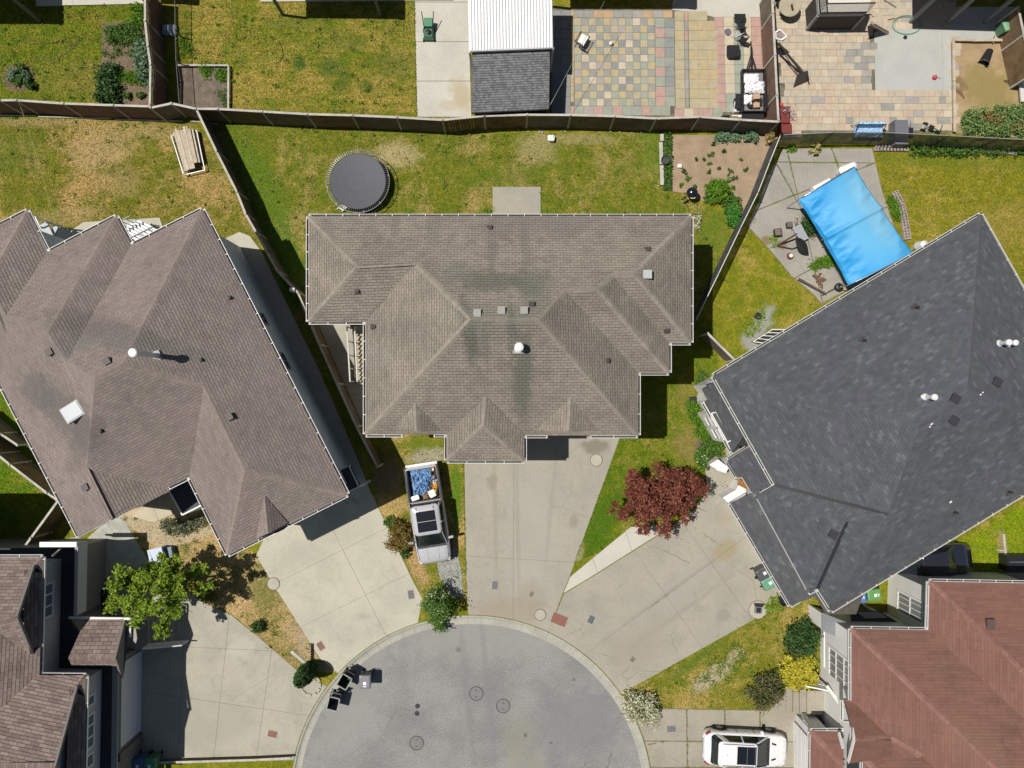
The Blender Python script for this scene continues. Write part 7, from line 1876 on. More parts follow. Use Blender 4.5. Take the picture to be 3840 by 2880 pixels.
# slatted crates and stones by the tarpaulin
t = thing('slatted_table', f(1150, 480, .1), 'grey slatted table among the pots by the blue tarpaulin', 'table', None, 0)
a = f(1080, 360, .42); b = f(1215, 620, .42); d = (b - a); s_ = Vector((-d.y, d.x, 0)).normalized()
for k in range(11): q = a.lerp(b, k / 10); MB().beam(q - s_ * .28, q + s_ * .28, .085, .03).build('slat', plain('slat_grey', (.34, .35, .38), .8), t)
for k in (0, 1):
    for s in (-1, 1): q = a.lerp(b, k) + s_ * .24 * s; MB().beam(Vector((q.x, q.y, G)), q, .05, .05).build('leg', MATS['slat_grey'], t)
rs = np.random.default_rng(9)
def scatter_blocks(name, label, cat, pts, size, mats_, n, seed, group, z=G):
    r = np.random.default_rng(seed); poly = [(p.x, p.y) for p in pts]; xs = [p[0] for p in poly]; ys = [p[1] for p in poly]; k = 0
    while k < n:
        x, y = r.uniform(min(xs), max(xs)), r.uniform(min(ys), max(ys))
        if not inside((x, y), poly): continue
        s = size * r.uniform(.5, 1.3); o = MB()
        v = [(s * .5 * sx * r.uniform(.6, 1), s * .4 * sy * r.uniform(.6, 1), sz * s * .6) for sz in (0, 1) for sx, sy in ((-1, -1), (1, -1), (1, 1), (-1, 1))]
        o.add(v, [(3, 2, 1, 0), (4, 5, 6, 7), (0, 1, 5, 4), (1, 2, 6, 5), (2, 3, 7, 6), (3, 0, 4, 7)]); ob = o.build(name, mats_[k % len(mats_)], local=True); ob.location = (x, y, z); ob.rotation_euler = (0, 0, r.uniform(0, 6)); tag(ob, label, cat, group); k += 1
SM = [mat('stone_buff', (.42, .36, .28), .9, .1, 5, .1, 20), mat('stone_grey', (.30, .29, .27), .9, .1, 5, .1, 20), mat('terracotta', (.38, .17, .10), .8, .1, 5, .1, 20), mat('stone_brown', (.16, .095, .055), .9, .1, 5, .1, 20)]
scatter_blocks('stone', 'small stone or broken pot in the clutter beside the blue tarpaulin', 'stone', [f(950, 150, 0), f(1300, 260, 0), f(1440, 560, 0), f(1330, 640, 0), f(960, 300, 0)], .16, SM, 26, 1, 'stones and shards beside the tarpaulin')
scatter_blocks('stone', 'buff stone by the slanting mesh fence', 'stone', [f(150, 150, 0), f(290, 150, 0), f(240, 320, 0), f(130, 350, 0)], .15, SM[:2], 12, 2, 'stones at the foot of the slanting mesh fence')
scatter_blocks('wood_scrap', 'brown wood scrap on the pale ground by the dark grey house', 'wood scrap', [f(1350, 1260, 0), f(1480, 1260, 0), f(1640, 1400, 0), f(1540, 1600, 0), f(1380, 1380, 0)], .17, [SM[3]], 24, 3, 'wood scraps by the dark grey house')
scatter_blocks('stone', 'grey stone between the patio slabs near the tarpaulin', 'stone', [f(1250, 920, 0), f(1440, 950, 0), f(1420, 1080, 0), f(1280, 1050, 0)], .13, SM[:2], 14, 4, 'stones between the patio slabs')
scatter_blocks('stone', 'pale stone at the foot of the back fence', 'stone', [D(1100, 280), D(1400, 283), D(1400, 290), D(1100, 288)], .13, SM[:2], 16, 5, 'pale stones under the back fence')

# folding chair, ball and clutter on the chequered patio
t = thing('folding_chair', T(2, 0, 600, 385), 'white seated camp chair with black frame on the chequered patio', 'chair', None, R(-30))
MB().box((0, .05, .45), (.42, .62, .03)).build('seat', WHITE, t, local=True); MB().box((.0, -.38, .7), (.44, .05, .5), rx=.3).build('backrest', BLACK, t, local=True)
for s in (-1, 1):
    MB().tube([(s * .30, -.35, .62), (s * .30, .35, .62)], .025, 6).build('armrest', BLACK, t, local=True)
    for y_ in (-.3, .35): MB().tube([(s * .27, y_, .62), (s * .27, -y_, .0)], .015, 5).build('leg', BLACK, t, local=True)
c = T(2, 0, 853, 383, .12); o = MB().lathe([(.12 * math.sin(math.pi * k / 8) + .0005, -.12 * math.cos(math.pi * k / 8)) for k in range(9)], (0, 0, 0), 14).build('ball', WHITE, local=True, smooth=True); o.location = (c.x, c.y, G + .15); tag(o, 'white ball on the chequered patio', 'ball')
c = T(2, 0, 1965, 155, .4); t = thing('tub', (c.x, c.y, G), 'black five sided tub at the top of the pink and cream tiles', 'tub'); MB().loft([[(-.2, -.12, .05), (0, -.2, .05), (.2, -.12, .05), (.18, .12, .05), (-.18, .12, .05)], [(-.33, -.08, .4), (0, -.3, .4), (.33, -.08, .4), (.33, .2, .4), (-.33, .2, .4)]], caps=True).build('shell', BLACK, t, local=True); MB().box((0, .0, .41), (.4, .2, .03)).build('filling', DARKMETAL, t, local=True)
c = T(2, 0, 1908, 446, .4); t = thing('tub', (c.x, c.y, G), 'black square seat below the other garden clutter on the tiles', 'seat'); MB().loft([rring(-.3, .3, .28, .28, .1, 4, .1), rring(-.38, .38, .34, .34, .4, 4, .12), rring(-.36, .36, .32, .32, .45, 4, .12)]).build('seat_shell', BLACK, t, local=True); MB().box((0, 0, .455), (.4, .36, .02)).build('cushion', DARKMETAL, t, local=True)
for k, (x, y, s, m, lab) in enumerate(((1975, 235, .42, BLACK, 'black folding chair, upper one of the jumble on the tiles'), (1945, 300, .34, GUTW, 'white wire chair in the middle of the jumble on the tiles'), (1990, 350, .3, BLACK, 'small black stool at the lower end of the jumble on the tiles'))):
    c = T(2, 0, x, y, .4); t = thing('folding_chair', (c.x, c.y, G), lab, 'chair', 'jumble of chairs on the tiles', .5 * k)
    if m is BLACK: MB().box((0, 0, .42), (s, s, .04)).build('seat', m, t, local=True)
    else:
        for i in range(6): MB().box((0, (i - 2.5) * .07, .42), (s, .02, .02)).build('seat_bar', m, t, local=True)
    MB().box((0, -s * .55, .6), (s, .03, .36), rx=.3).build('backrest', m if m is BLACK else plain('cloth_blue', (.45, .52, .62), .7), t, local=True)
    for sx in (-1, 1):
        MB().tube([(sx * s * .55, -s * .6, .0), (sx * s * .55, s * .5, .5)], .014, 5).build('leg', m, t, local=True); MB().tube([(sx * s * .55, s * .6, .0), (sx * s * .55, -s * .5, .5)], .014, 5).build('leg', m, t, local=True)
c = T(2, 0, 1862, 280, .1); o = MB().lathe([(.001, 0), (.16, 0), (.2, .06), (.19, .07), (.15, .02), (.001, .02)], (0, 0, 0), 16).build('basin', METAL, local=True); o.location = (c.x, c.y, G + .03); tag(o, 'shallow metal basin left of the chairs on the tiles', 'basin')

# utility trailer
ta = T(2, 0, 2000, 610, .9); tb_ = T(2, 0, 2180, 610, .9); tcx = (ta.x + tb_.x) / 2; ty0 = T(2, 0, 2000, 600, .9).y; ty1 = T(2, 0, 2000, 960, .9).y
t = thing('utility_trailer', (tcx, (ty0 + ty1) / 2, 0), 'black utility trailer loaded with white sheets against the upright fence', 'trailer')
hw = (tb_.x - ta.x) / 2 + .05; hl = (ty0 - ty1) / 2
MB().box((0, 0, .55), (2 * hw, 2 * hl, .06)).build('floor', plain('ply_grey', (.22, .21, .20), .8), t, local=True)
for s in (-1, 1):
    for z in (.6, .75, .92): MB().box((s * hw, 0, z), (.05, 2 * hl, .05)).build('side_rail', BLACK, t, local=True)
    MB().box((0, s * hl, .75), (2 * hw, .05, .36)).build('end_board', BLACK, t, local=True)
    for k in range(7): MB().box((s * hw, -hl + k * hl / 3, .75), (.05, .05, .4)).build('stake', BLACK, t, local=True)
    MB().lathe([(.17, -.1), (.31, -.1), (.33, -.06), (.33, .06), (.31, .1), (.17, .1), (.17, -.1)], (s * (hw + .2), -.45 * hl, .33), 20, axis='X').build('tyre', RUBBER, t, local=True)
    MB().lathe([(.001, s * .10), (.17, s * .09), (.18, s * .02)], (s * (hw + .2), -.45 * hl, .33), 16, axis='X').build('rim', WHITE, t, local=True)
    MB().box((s * (hw + .2), -.45 * hl, .70), (.28, .85, .03)).build('mudguard', BLACK, t, local=True)
    MB().beam((s * hw * .5, hl, .5), (0, hl + 1.1, .5), .07, .07).build('drawbar', DARKMETAL, t, local=True)
MB().beam((0, hl, .5), (0, hl + 1.5, .48), .08, .08).build('drawbar', DARKMETAL, t, local=True); MB().beam((0, hl + 1.4, .5), (-.12, hl + 1.7, .75), .05, .05).build('jockey_stand', DARKMETAL, t, local=True)
MB().box((0, -hl - .22, .62), (2 * hw * .95, .35, .05)).build('ramp', BLACK, t, local=True)
TR = t.location
wq = lambda x0, y0, x1, y1: [TR + Vector((x0, y0, 0)), TR + Vector((x1, y0, 0)), TR + Vector((x1, y1, 0)), TR + Vector((x0, y1, 0))]
WS = plain('sheet_white', (.82, .82, .83), .6)
crumple('sheet', 'folded white sheet at the drawbar end of the trailer', 'sheet', wq(-hw * .85, hl * .42, hw * .6, hl * .88), .62, .22, WS, 31, 12, 'white sheets in the trailer')
crumple('sheet', 'big white sheet thrown across the middle of the trailer', 'sheet', wq(-hw * .75, -hl * .10, hw * .95, hl * .48), .72, .34, WS, 32, 14, 'white sheets in the trailer')
crumple('sheet', 'white sheet at the lower left of the trailer load', 'sheet', wq(-hw * .85, -hl * .62, -hw * .05, -hl * .12), .62, .22, WS, 33, 10, 'white sheets in the trailer')
for (x, y, sx, sy, h, m, lab, cat) in ((hw * .25, -hl * .28, .36, .30, .30, plain('card_tan', (.50, .33, .21), .8), 'tan cardboard box in the trailer, upper of two', 'box'), (hw * .25, -hl * .68, .34, .28, .26, MATS['card_tan'], 'tan cardboard box at the tail end of the trailer', 'box'), (hw * .6, -hl * .5, .2, .4, .22, BLACK, 'black tool case in the trailer', 'case')):
    o = MB().box((0, 0, h / 2), (sx, sy, h)).box((0, 0, h + .004), (sx * .2, sy, .008)).build(cat, m, local=True); o.location = TR + Vector((x, y, .585)); o.rotation_euler = (0, 0, rnd.uniform(-.2, .2)); tag(o, lab, cat)
o = MB().lathe([(.001, 0), (.2, 0), (.23, .08), (.22, .16), (.1, .17), (.06, .1), (.001, .1)], (0, 0, 0), 18).build('spare_wheel', RUBBER, local=True); o.location = TR + Vector((-hw * .15, -hl * .62, .585)); tag(o, 'small round black wheel lying in the trailer', 'wheel')
c = T(2, 0, 1940, 945, .3); t = thing('carton', (c.x, c.y, G), 'white carton beside the trailer wheel', 'carton', None, .05); MB().box((0, 0, .15), (.3, .32, .3)).build('box', WHITE, t, local=True); MB().box((0, 0, .304), (.31, .05, .006)).build('tape', WOODPALE, t, local=True)
c = T(2, 0, 1855, 1008, .5); t = thing('sack', (c.x, c.y, G), 'dark sack at the foot of the fence left of the trailer', 'sack'); MB().loft([rring(-.3, .3, .12, .2, .02, 4, .08), rring(-.28, .25, .12, .16, .3, 4, .08), rring(-.1, .1, .04, .05, .55, 4, .03)]).build('sack', DARKMETAL, t, local=True)
# beams resting beside the trailer
c = T(2, 0, 2120, 995, .2); t = thing('timber_offcuts', (c.x, c.y, G), 'pale planks on the ground below the trailer tail', 'planks'); 
for k in range(3): MB().box((-.5 + .15 * k, -.06 * k, .04 + .03 * k), (1.9 - .4 * k, .07, .04), .02 * k).build('plank', GUTW, t, local=True)

# portable basketball hoop toppled against the fence
f = lambda x, y, h: Z(2640, 0, 3.456, x, y, h)
t = thing('basketball_hoop', f(1240, 1010, 0), 'toppled basketball hoop, its pole lying across the tan patio', 'basketball hoop')
DB = plain('hoop_brown', (.09, .065, .045), .5, .3)
MB().tube([f(965, 560, 1.35), f(1290, 960, .35)], .065, 8).build('pole', DB, t); MB().tube([f(990, 620, 1.0), f(1230, 985, .3)], .03, 6).build('brace', DB, t); MB().tube([f(1000, 600, 1.2), f(1300, 930, .45)], .02, 6).build('brace', METAL, t)
mb = MB(); bq = [f(1290, 935, .5), f(1150, 1150, .06), f(1200, 980, .35), f(1350, 1060, .08), f(1330, 935, .35)]
mb.face([bq[0], bq[2], bq[1], bq[3], bq[4]]); mb.build('base', plain('base_dark', (.06, .05, .042), .6), t)
MB().loft([[bq[1] + Vector((0, 0, 0)), bq[3], bq[4] + Vector((0, 0, .1)), bq[2] + Vector((0, 0, .1))], [bq[1] + Vector((.05, .08, .16)), bq[3] + Vector((0, .08, .16)), bq[4] + Vector((-.03, 0, .22)), bq[2] + Vector((.02, 0, .25))]]).build('base_tank', MATS['base_dark'], t)
MB().tube([f(1330, 980, .4), f(1365, 1095, .1)], .035, 6).build('wheel_bar', BLACK, t); MB().lathe([(.02, -.03), (.09, -.03), (.09, .03), (.02, .03)], tuple(f(1335, 945, .25)), 12, axis='X').build('wheel', BLACK, t)
hq = [f(925, 420, 1.75), f(985, 385, 1.8), f(1070, 470, 1.7), f(1000, 520, 1.6), f(930, 500, 1.65)]
for a, b in zip(hq, hq[1:] + hq[:1]): MB().beam(a, b, .07, .07).build('board_frame', PW, t)
MB().face([q - Vector((0, 0, .03)) for q in hq]).build('backboard', plain('board_tan', (.30, .24, .21), .6), t)
MB().tube([f(1010 + 40 * math.cos(k * .628), 500 + 28 * math.sin(k * .628), 1.5) for k in range(11)], .015, 5).build('rim', DARKMETAL, t)
# red cart with a red-flowered pot behind the mesh fence
f4 = lambda x, y, h: T(3, 0, x, y, h)
t = thing('storage_chest', f4(145, 1030, 0), 'dull red metal chest in the corner of the tan patio', 'chest')
RED = plain('chest_red', (.20, .035, .03), .5); a = f4(92, 920, .6); b = f4(188, 1060, .6); MB().prism([(a.x, a.y), (b.x, a.y), (b.x, b.y), (a.x, b.y)], .05, .6).build('body', RED, t); a = f4(100, 1062, .45); b = f4(205, 1150, .45); MB().prism([(a.x, a.y - .02), (b.x, a.y - .02), (b.x, b.y), (a.x, b.y)], .05, .45).build('step', RED, t)
c = f4(120, 895, .5); o = MB().lathe([(.001, 0), (.12, 0), (.16, .2), (.10, .35), (.001, .38)], (0, 0, 0), 10).build('bucket', plain('bright_red', (.65, .05, .05), .4), local=True); o.location = (c.x, c.y, G); tag(o, 'bright red bucket above the dull red chest', 'bucket')
c = f4(165, 85, .4); t = thing('garden_table', (c.x, c.y, G), 'round tan table with dark chair by the upright fence, top edge', 'table'); MB().lathe([(.001, .66), (.60, .66), (.62, .69), (.60, .72), (.001, .72)], (0, 0, 0), 28).build('table_top', mat('table_tan', (.42, .37, .26), .7, .1, 2, .06, 20), t, local=True); MB().lathe([(.28, 0), (.05, .05), (.04, .66)], (0, 0, 0), 12).build('pedestal', DARKMETAL, t, local=True)
c = f4(150, 118, .4); t = thing('garden_chair', (c.x, c.y, G), 'dark chair tucked under the round tan table', 'chair', None, .2); MB().box((0, 0, .42), (.5, .3, .04)).build('seat', BLACK, t, local=True); MB().box((.22, .06, .65), (.06, .32, .4)).build('backrest', BLACK, t, local=True)
for sx in (-1, 1):
    for sy in (-1, 1): MB().box((sx * .2, sy * .12, .21), (.03, .03, .42)).build('leg', BLACK, t, local=True)
c = f4(95, 12, .4); t = thing('garden_chair', (c.x, c.y, G), 'folded dark chair at the top edge by the upright fence', 'chair', None, .6); MB().box((0, 0, .42), (.5, .25, .04)).build('seat', BLACK, t, local=True); MB().box((0, .15, .6), (.5, .04, .4)).build('backrest', BLACK, t, local=True)
# swing seat, boxes and toy behind the mesh fence
t = thing('swing_seat', f4(875, 1110, 0), 'blue patterned garden seat behind the dark mesh fence', 'garden seat')
a = f4(760, 1080, .7); b = f4(1000, 1075, .7)
BPT = mat('blue_pattern', (.10, .28, .55), .8, .3, 14, .3, 22, .2, col2=(.55, .70, .80)); MB().box(((a.x + b.x) / 2, a.y - .35, .5), (b.x - a.x, .62, .14)).build('cushion', BPT, t); MB().box(((a.x + b.x) / 2, a.y - .02, .8), (b.x - a.x, .12, .5)).build('backrest', BPT, t)
for q in (a, b): MB().tube([(q.x, q.y + .2, G), (q.x, q.y - .1, 1.0), (q.x, q.y - .8, G)], .025, 6).build('frame', DARKMETAL, t); 
t = thing('storage_box', f4(1155, 1090, 0), 'grey metal cabinet with open hatch behind the dark mesh fence', 'cabinet'); a = f4(1098, 1035, .8); b = f4(1210, 1035, .8); MB().prism([(a.x, a.y), (b.x, a.y), (b.x, a.y - 1.4), (a.x, a.y - 1.4)], .03, .8).build('body', plain('cabinet_grey', (.15, .15, .175), .6), t); MB().box((a.x + .86, a.y - .5, .815), (.02, .9, .02)).build('seam', BLACK, t); MB().tube([f4(1098, 1040, .8), f4(1052, 1068, .8), f4(1096, 1082, .8)], .015, 5).build('handle', DARKMETAL, t)
t = thing('storage_box', f4(1235, 1125, 0), 'low grey box right of the grey cabinet', 'box'); a = f4(1212, 1100, .4); b = f4(1258, 1100, .4); MB().prism([(a.x, a.y), (b.x, a.y), (b.x, a.y - .5), (a.x, a.y - .5)], .03, .4).build('body', MATS['cabinet_grey'], t); MB().prism([(a.x + .04, a.y - .04), (b.x - .04, a.y - .04), (b.x - .04, a.y - .46), (a.x + .04, a.y - .46)], .4, .43).build('lid', DARKMETAL, t)
c = f4(1420, 1110, .4); t = thing('tricycle', (c.x, c.y, G), 'teal childs tricycle behind the dark mesh fence', 'tricycle', None, -.4); TE = plain('teal', (.03, .14, .13), .4)
MB().tube([(-.4, 0, .2), (0, 0, .4), (.4, 0, .35), (.42, 0, .15)], .035, 6).build('frame', TE, t, local=True); MB().box((-.1, 0, .42), (.28, .2, .06)).build('saddle', BLACK, t, local=True); MB().tube([(.35, -.25, .6), (.35, .25, .6)], .025, 6).build('handlebar', BLACK, t, local=True)
for x, y_ in ((.42, 0), (-.4, .2), (-.4, -.2)): MB().lathe([(.02, -.02), (.15, -.02), (.15, .02), (.02, .02)], (x, y_, .15), 14, axis='Y').build('wheel', BLACK, t, local=True)
c = f4(1450, 660, .3); t = thing('toy_windmill', (c.x, c.y, G), 'small red toy on the grey slab near the sandy bed', 'toy'); MB().lathe([(.001, .02), (.14, .08), (.10, .2), (.001, .26)], (0, 0, 0), 8).build('head', plain('toy_red', (.55, .03, .07), .5), t, local=True); MB().tube([(.05, 0, .1), (.40, -.02, .03)], .012, 5).build('stick', DARKMETAL, t, local=True)
c = f4(1181, 326, .1); o = MB().lathe([(.001, 0), (.1, 0), (.1, .08), (.001, .09)], (0, 0, 0), 12).build('drain_cap', BLACK, local=True); o.location = (c.x, c.y, G + .03); tag(o, 'tiny black cap on the grey slab', 'drain')
pts = []
for k in range(75):
    a = k / 75 * 2 * math.pi * 2.2 + 2.4; r = .78 + .10 * math.sin(k * .21) + .1 * (k / 75); q = f4(1205, 225, G); pts.append((q.x + r * math.cos(a), q.y + r * .62 * math.sin(a), G + .06 + .0006 * k))
o = MB().tube(pts, .014, 5).build('garden_hose', plain('hose_green', (.16, .38, .26), .5)); tag(o, 'coiled green hose at the shade edge on the grey slab', 'hose')
c = f4(1960, 305, .2); t = thing('tool', f4(1960, 340, 0), 'rusty hand tool lying over the frame of the sandy bed', 'hand tool'); MB().tube([f4(1960, 300, .35), f4(1945, 375, .25)], .03, 6).build('handle', SM[2], t)
for (pp, lab, m) in (([(2040, 695), (2180, 690)], 'dark stick lying at the right of the sandy bed, the straight one', BARK), ([(2050, 695), (2160, 775)], 'dark stick slanting across the right of the sandy bed', BARK)):
    o = MB().tube([f4(x, y, G + .12) for x, y in pp], .02, 5).build('stick', m); tag(o, lab, 'stick')
for k in range(14):
    x = 1622 + k * 6; o = MB().tube([f4(x + 40, 640 + 9 * k, .2), f4(x - 10 - k, 710 + 6 * k, .22), f4(x + 5, 800 + k * 5, .1)], .006, 4).build('stem', SM[2 + k % 2]); tag(o, 'dry reddish stem along the left edge of the sandy bed', 'dry stem', 'dry stems in the sandy bed')

# hoses on lawns, loose wire over the left lawn
def line(name, label, cat, pts, r, m):
    W_ = [Vector(p) for p in pts]; out = []
    for i in range(len(W_) - 1):
        a, b = W_[i], W_[i + 1]; p_, n2 = W_[max(i - 1, 0)], W_[min(i + 2, len(W_) - 1)]
        for k in range(6):
            t_ = k / 6; out.append(.5 * ((2 * a) + (b - p_) * t_ + (2 * p_ - 5 * a + 4 * b - n2) * t_ ** 2 + (3 * a - p_ - 3 * b + n2) * t_ ** 3))
    out.append(W_[-1]); o = MB().tube(out, r, 5).build(name, m); return tag(o, label, cat)
HB = plain('hose_dark', (.10, .09, .05), .6)
line('garden_hose', 'dark hose curled in a loop on the top left lawn', 'hose', TP(0, 0, [(145, 370), (170, 345), (240, 380), (450, 370), (600, 330), (670, 310), (682, 350), (600, 440), (480, 500), (400, 515), (320, 480)], G + .03), .016, HB)
line('garden_hose', 'short dark hose arc on the yellow top lawn', 'hose', TP(1, 0, [(195, 350), (225, 420), (232, 480), (205, 530), (155, 552)], G + .03), .018, BLACK)
line('cable', 'thin yellowish line running from the fence to the brown bay roof', 'cable', [T(0, 0, 160, 880, 2.0), T(0, 0, 195, 970, 1.6), T(0, 0, 290, 1270, 2.0), T(0, 0, 400, 1640, 3.2), T(0, 1, 480, 270, 5.0)], .008, plain('cable_yellow', (.45, .45, .16), .7))
line('cable', 'thin line from the shed roof corner to the shaded porch', 'cable', [T(2, 0, 328, 908, 2.3), T(2, 0, 430, 720, 2.5), T(2, 0, 800, 10, 3.0)], .01, METAL)
line('garden_hose', 'thin pale hose hanging by the white porch wall', 'hose', [Z(2560, 1380, 3.456, 410, 1230, .6), Z(2560, 1380, 3.456, 520, 1150, .8), Z(2560, 1380, 3.456, 605, 1170, 1.0)], .014, HB)
# little odds on the lawns
def small(name, x, y, s, m, lab, cat, h=.3, shape='tub'):
    c = D(x, y, h * .5); t = thing(name, (c.x, c.y, G), lab, cat, None, rnd.uniform(-.3, .3))
    if shape == 'tub': MB().loft([rring(-s * .8, s * .8, s * .7, s * .7, 0, 4, s * .3), rring(-s, s, s * .85, s * .85, h, 4, s * .35)]).build('tub', m, t, local=True); MB().loft([rring(-s * .9, s * .9, s * .76, s * .76, h, 4, s * .3), rring(-s * .7, s * .7, s * .6, s * .6, h + .03, 4, s * .25)]).build('lid', m, t, local=True)
    else: MB().lathe([(.001, 0), (s * .8, 0), (s, h), (s * .85, h), (s * .8, h * .7), (.001, h * .7)], (0, 0, 0), 18).build('pot', m, t, local=True)
    return t
small('tub', 1190, 301, .2, WHITE, 'white tub on the lawn under the back fence', 'tub')
small('block', 1467, 360, .13, WHITE, 'white block lying in the dug bed', 'block', .16)
small('pot', 1436, 348, .26, plain('pot_dark', (.05, .05, .045), .6), 'dark round pot with green top by the sleeper edge', 'pot', .4, 'pot')
small('pot', 1635, 683, .2, BLACK, 'dark round pot on the gravel right of the mesh fence', 'pot', .2, 'pot')
small('pot', 1495, 863, .2, BLACK, 'black planter on the lawn edge by the corner of the dark grey house', 'pot', .25, 'tub')
small('pot', 1689, 1296, .24, plain('pot_navy', (.015, .02, .03), .3), 'dark glossy pot under the corner of the garage roof', 'pot', .6, 'pot')
small('float', 643, 632, .13, GUTW, 'pale plastic lid on top of the slanting fence', 'lid', 1.9)
o = MB().tube([Z(2560, 1380, 3.456, 730, 1470, 1.45), Z(2560, 1380, 3.456, 790, 1500, 1.6), Z(2560, 1380, 3.456, 860, 1570, 1.7)], [.2, .2, .08], 9).build('garden_gnome', plain('ochre_figure', (.30, .13, .03), .5)); o.name = 'lantern'; tag(o, 'brown and ochre lantern on the white porch wall of the dark grey house', 'lantern')

# concrete blocks with holes, along the mesh fence and the right hand bed
CB = mat('block_concrete', (.42, .36, .32), .9, .08, 3, .1, 24, .3)
def hollow(w, d, h):
    mb = MB(); 
    for x in (-w / 2 + .02, 0, w / 2 - .02): mb.box((x, 0, h / 2), (.035, d, h))
    for y in (-d / 2 + .018, d / 2 - .018): mb.box((0, y, h / 2 - .002), (w, .03, h - .004))
    mb.box((0, 0, .02), (w - .04, d - .04, .03), m=0); return mb.mesh('hollow_block', CB)
hm = hollow(.38, .19, .19)
def blocks(pts, n, lab, group, rz=None, skip=()):
    W_ = [D(*p) for p in pts]; L = [(W_[i + 1] - W_[i]).length for i in range(len(W_) - 1)]; tot = sum(L)
    for k in range(n):
        if k in skip: continue
        s = tot * (k + .5) / n; i = 0
        while s > L[i]: s -= L[i]; i += 1
        d = (W_[i + 1] - W_[i]).normalized(); p = W_[i] + d * s
        o = place('concrete_block', hm, None, (p.x, p.y, G), (0, 0, math.atan2(d.y, d.x) + (1.5708 if rz else 0) + rnd.uniform(-.06, .06))); tag(o, lab, 'concrete block', group)
blocks([(1892, 316), (1950, 316)], 8, 'hollow concrete block in the upper row below the mesh fence', 'blocks below the mesh fence')
blocks([(1890, 324), (1955, 325)], 9, 'hollow concrete block in the lower row below the mesh fence', 'lower blocks below the mesh fence')
blocks([(2075, 324), (2120, 326), (2190, 333)], 12, 'hollow concrete block among the weeds, right part of the mesh fence', 'blocks among the weeds')
blocks([(1930, 415), (1945, 445), (1952, 480), (1958, 518)], 17, 'small block edging the bed between the tarpaulin and the olive lawn', 'bed blocks right of the tarpaulin', rz=True)
t = thing('garden_timber', D(2170, 1165, G), 'weathered plank lying on the bright lawn strip at the right', 'plank'); a = T(3, 2, 2035, 1295, .15); b = T(3, 2, 2055, 1545, .15); MB().beam(a, b, .13, .08).build('plank', CAPM, t); a = T(3, 2, 1975, 1435, .15); b = T(3, 2, 2050, 1440, .15); MB().beam(a, b, .08, .06).build('plank', CAPM, t)
c = D(2180, 1195, .4); t = thing('air_conditioner', (c.x, c.y, 0), 'dark covered unit at the right edge above the maroon roof', 'garden unit'); MB().box((.5, -.5, .4), (1.8, .9, .8)).build('casing', BLACK, t, local=True); MB().box((.5, -.4, .82), (1.5, .05, .04)).build('trim', METAL, t, local=True)
# ================================================================= plants
LG = leafmat('leaf_green', (.035, .085, .012), (.075, .165, .022), (.15, .26, .045))
LD = leafmat('leaf_dark', (.018, .05, .012), (.045, .105, .022), (.09, .17, .05))
LY = leafmat('leaf_lime', (.14, .22, .02), (.24, .36, .03), (.40, .50, .07), .4)
LR_ = leafmat('leaf_crimson', (.08, .024, .018), (.23, .068, .045), (.42, .16, .10), .35)
LYY = leafmat('leaf_yellow', (.26, .27, .015), (.52, .47, .03), (.78, .68, .12), .3)
LB = leafmat('leaf_bluegreen', (.05, .11, .05), (.12, .22, .11), (.28, .40, .24), .2)
LO = leafmat('leaf_rusty', (.10, .06, .02), (.20, .14, .03), (.30, .24, .06), .3)
LW = leafmat('petal_white', (.14, .18, .05), (.42, .42, .25), (.78, .74, .58), .2)
LWG = leafmat('leaf_whiteflowered', (.05, .11, .015), (.13, .25, .03), (.70, .72, .58), .25, .91)
LP = leafmat('weed_bright', (.06, .15, .010), (.11, .24, .012), (.20, .34, .03), .3)

def tree(name, trunk, crown, r, label, m, n, leaf, seed, limbs=7, clumps=90, spread=.2, hollow=.4, bark=BARK, group=None, extra=()):
    """trunk: world base; crown: world centre of the crown; r: its radii"""
    t = thing(name, (trunk.x, trunk.y, G), label, 'tree', group); rs = np.random.default_rng(seed)
    C = crown_points(rs, n, tuple(crown), r, clumps, spread, hollow)
    for (dx, dy, dz, er, nn) in extra:
        C = np.vstack([C, crown_points(rs, nn, (crown.x + dx, crown.y + dy, crown.z + dz), (er, er, er * .6), max(5, nn // 60), .3, .3)])
    leafy('crown', t, C, leaf, m, rs, .5)
    base = Vector((trunk.x, trunk.y, G - .05)); fork = base.lerp(crown, .4); mb = MB()
    mb.tube([base, base.lerp(fork, .5) + Vector((.04, .02, 0)), fork], [.13, .11, .09], 9)
    for k in range(limbs):
        a = 2 * math.pi * k / limbs + rs.uniform(-.3, .3); e = Vector((crown.x + math.cos(a) * r[0] * .8, crown.y + math.sin(a) * r[1] * .8, crown.z + rs.uniform(-.2, .45) * r[2]))
        m1 = fork.lerp(e, .45) + Vector((rs.uniform(-.2, .2), rs.uniform(-.2, .2), .25)); mb.tube([fork, m1, e], [.065, .04, .012], 6)
        for j in range(3):
            e2 = e + Vector((rs.uniform(-.6, .6), rs.uniform(-.6, .6), rs.uniform(-.1, .5))); mb.tube([m1.lerp(e, .4 + .2 * j), e2], [.02, .006], 5)
    mb.build('trunk', bark, t); return t

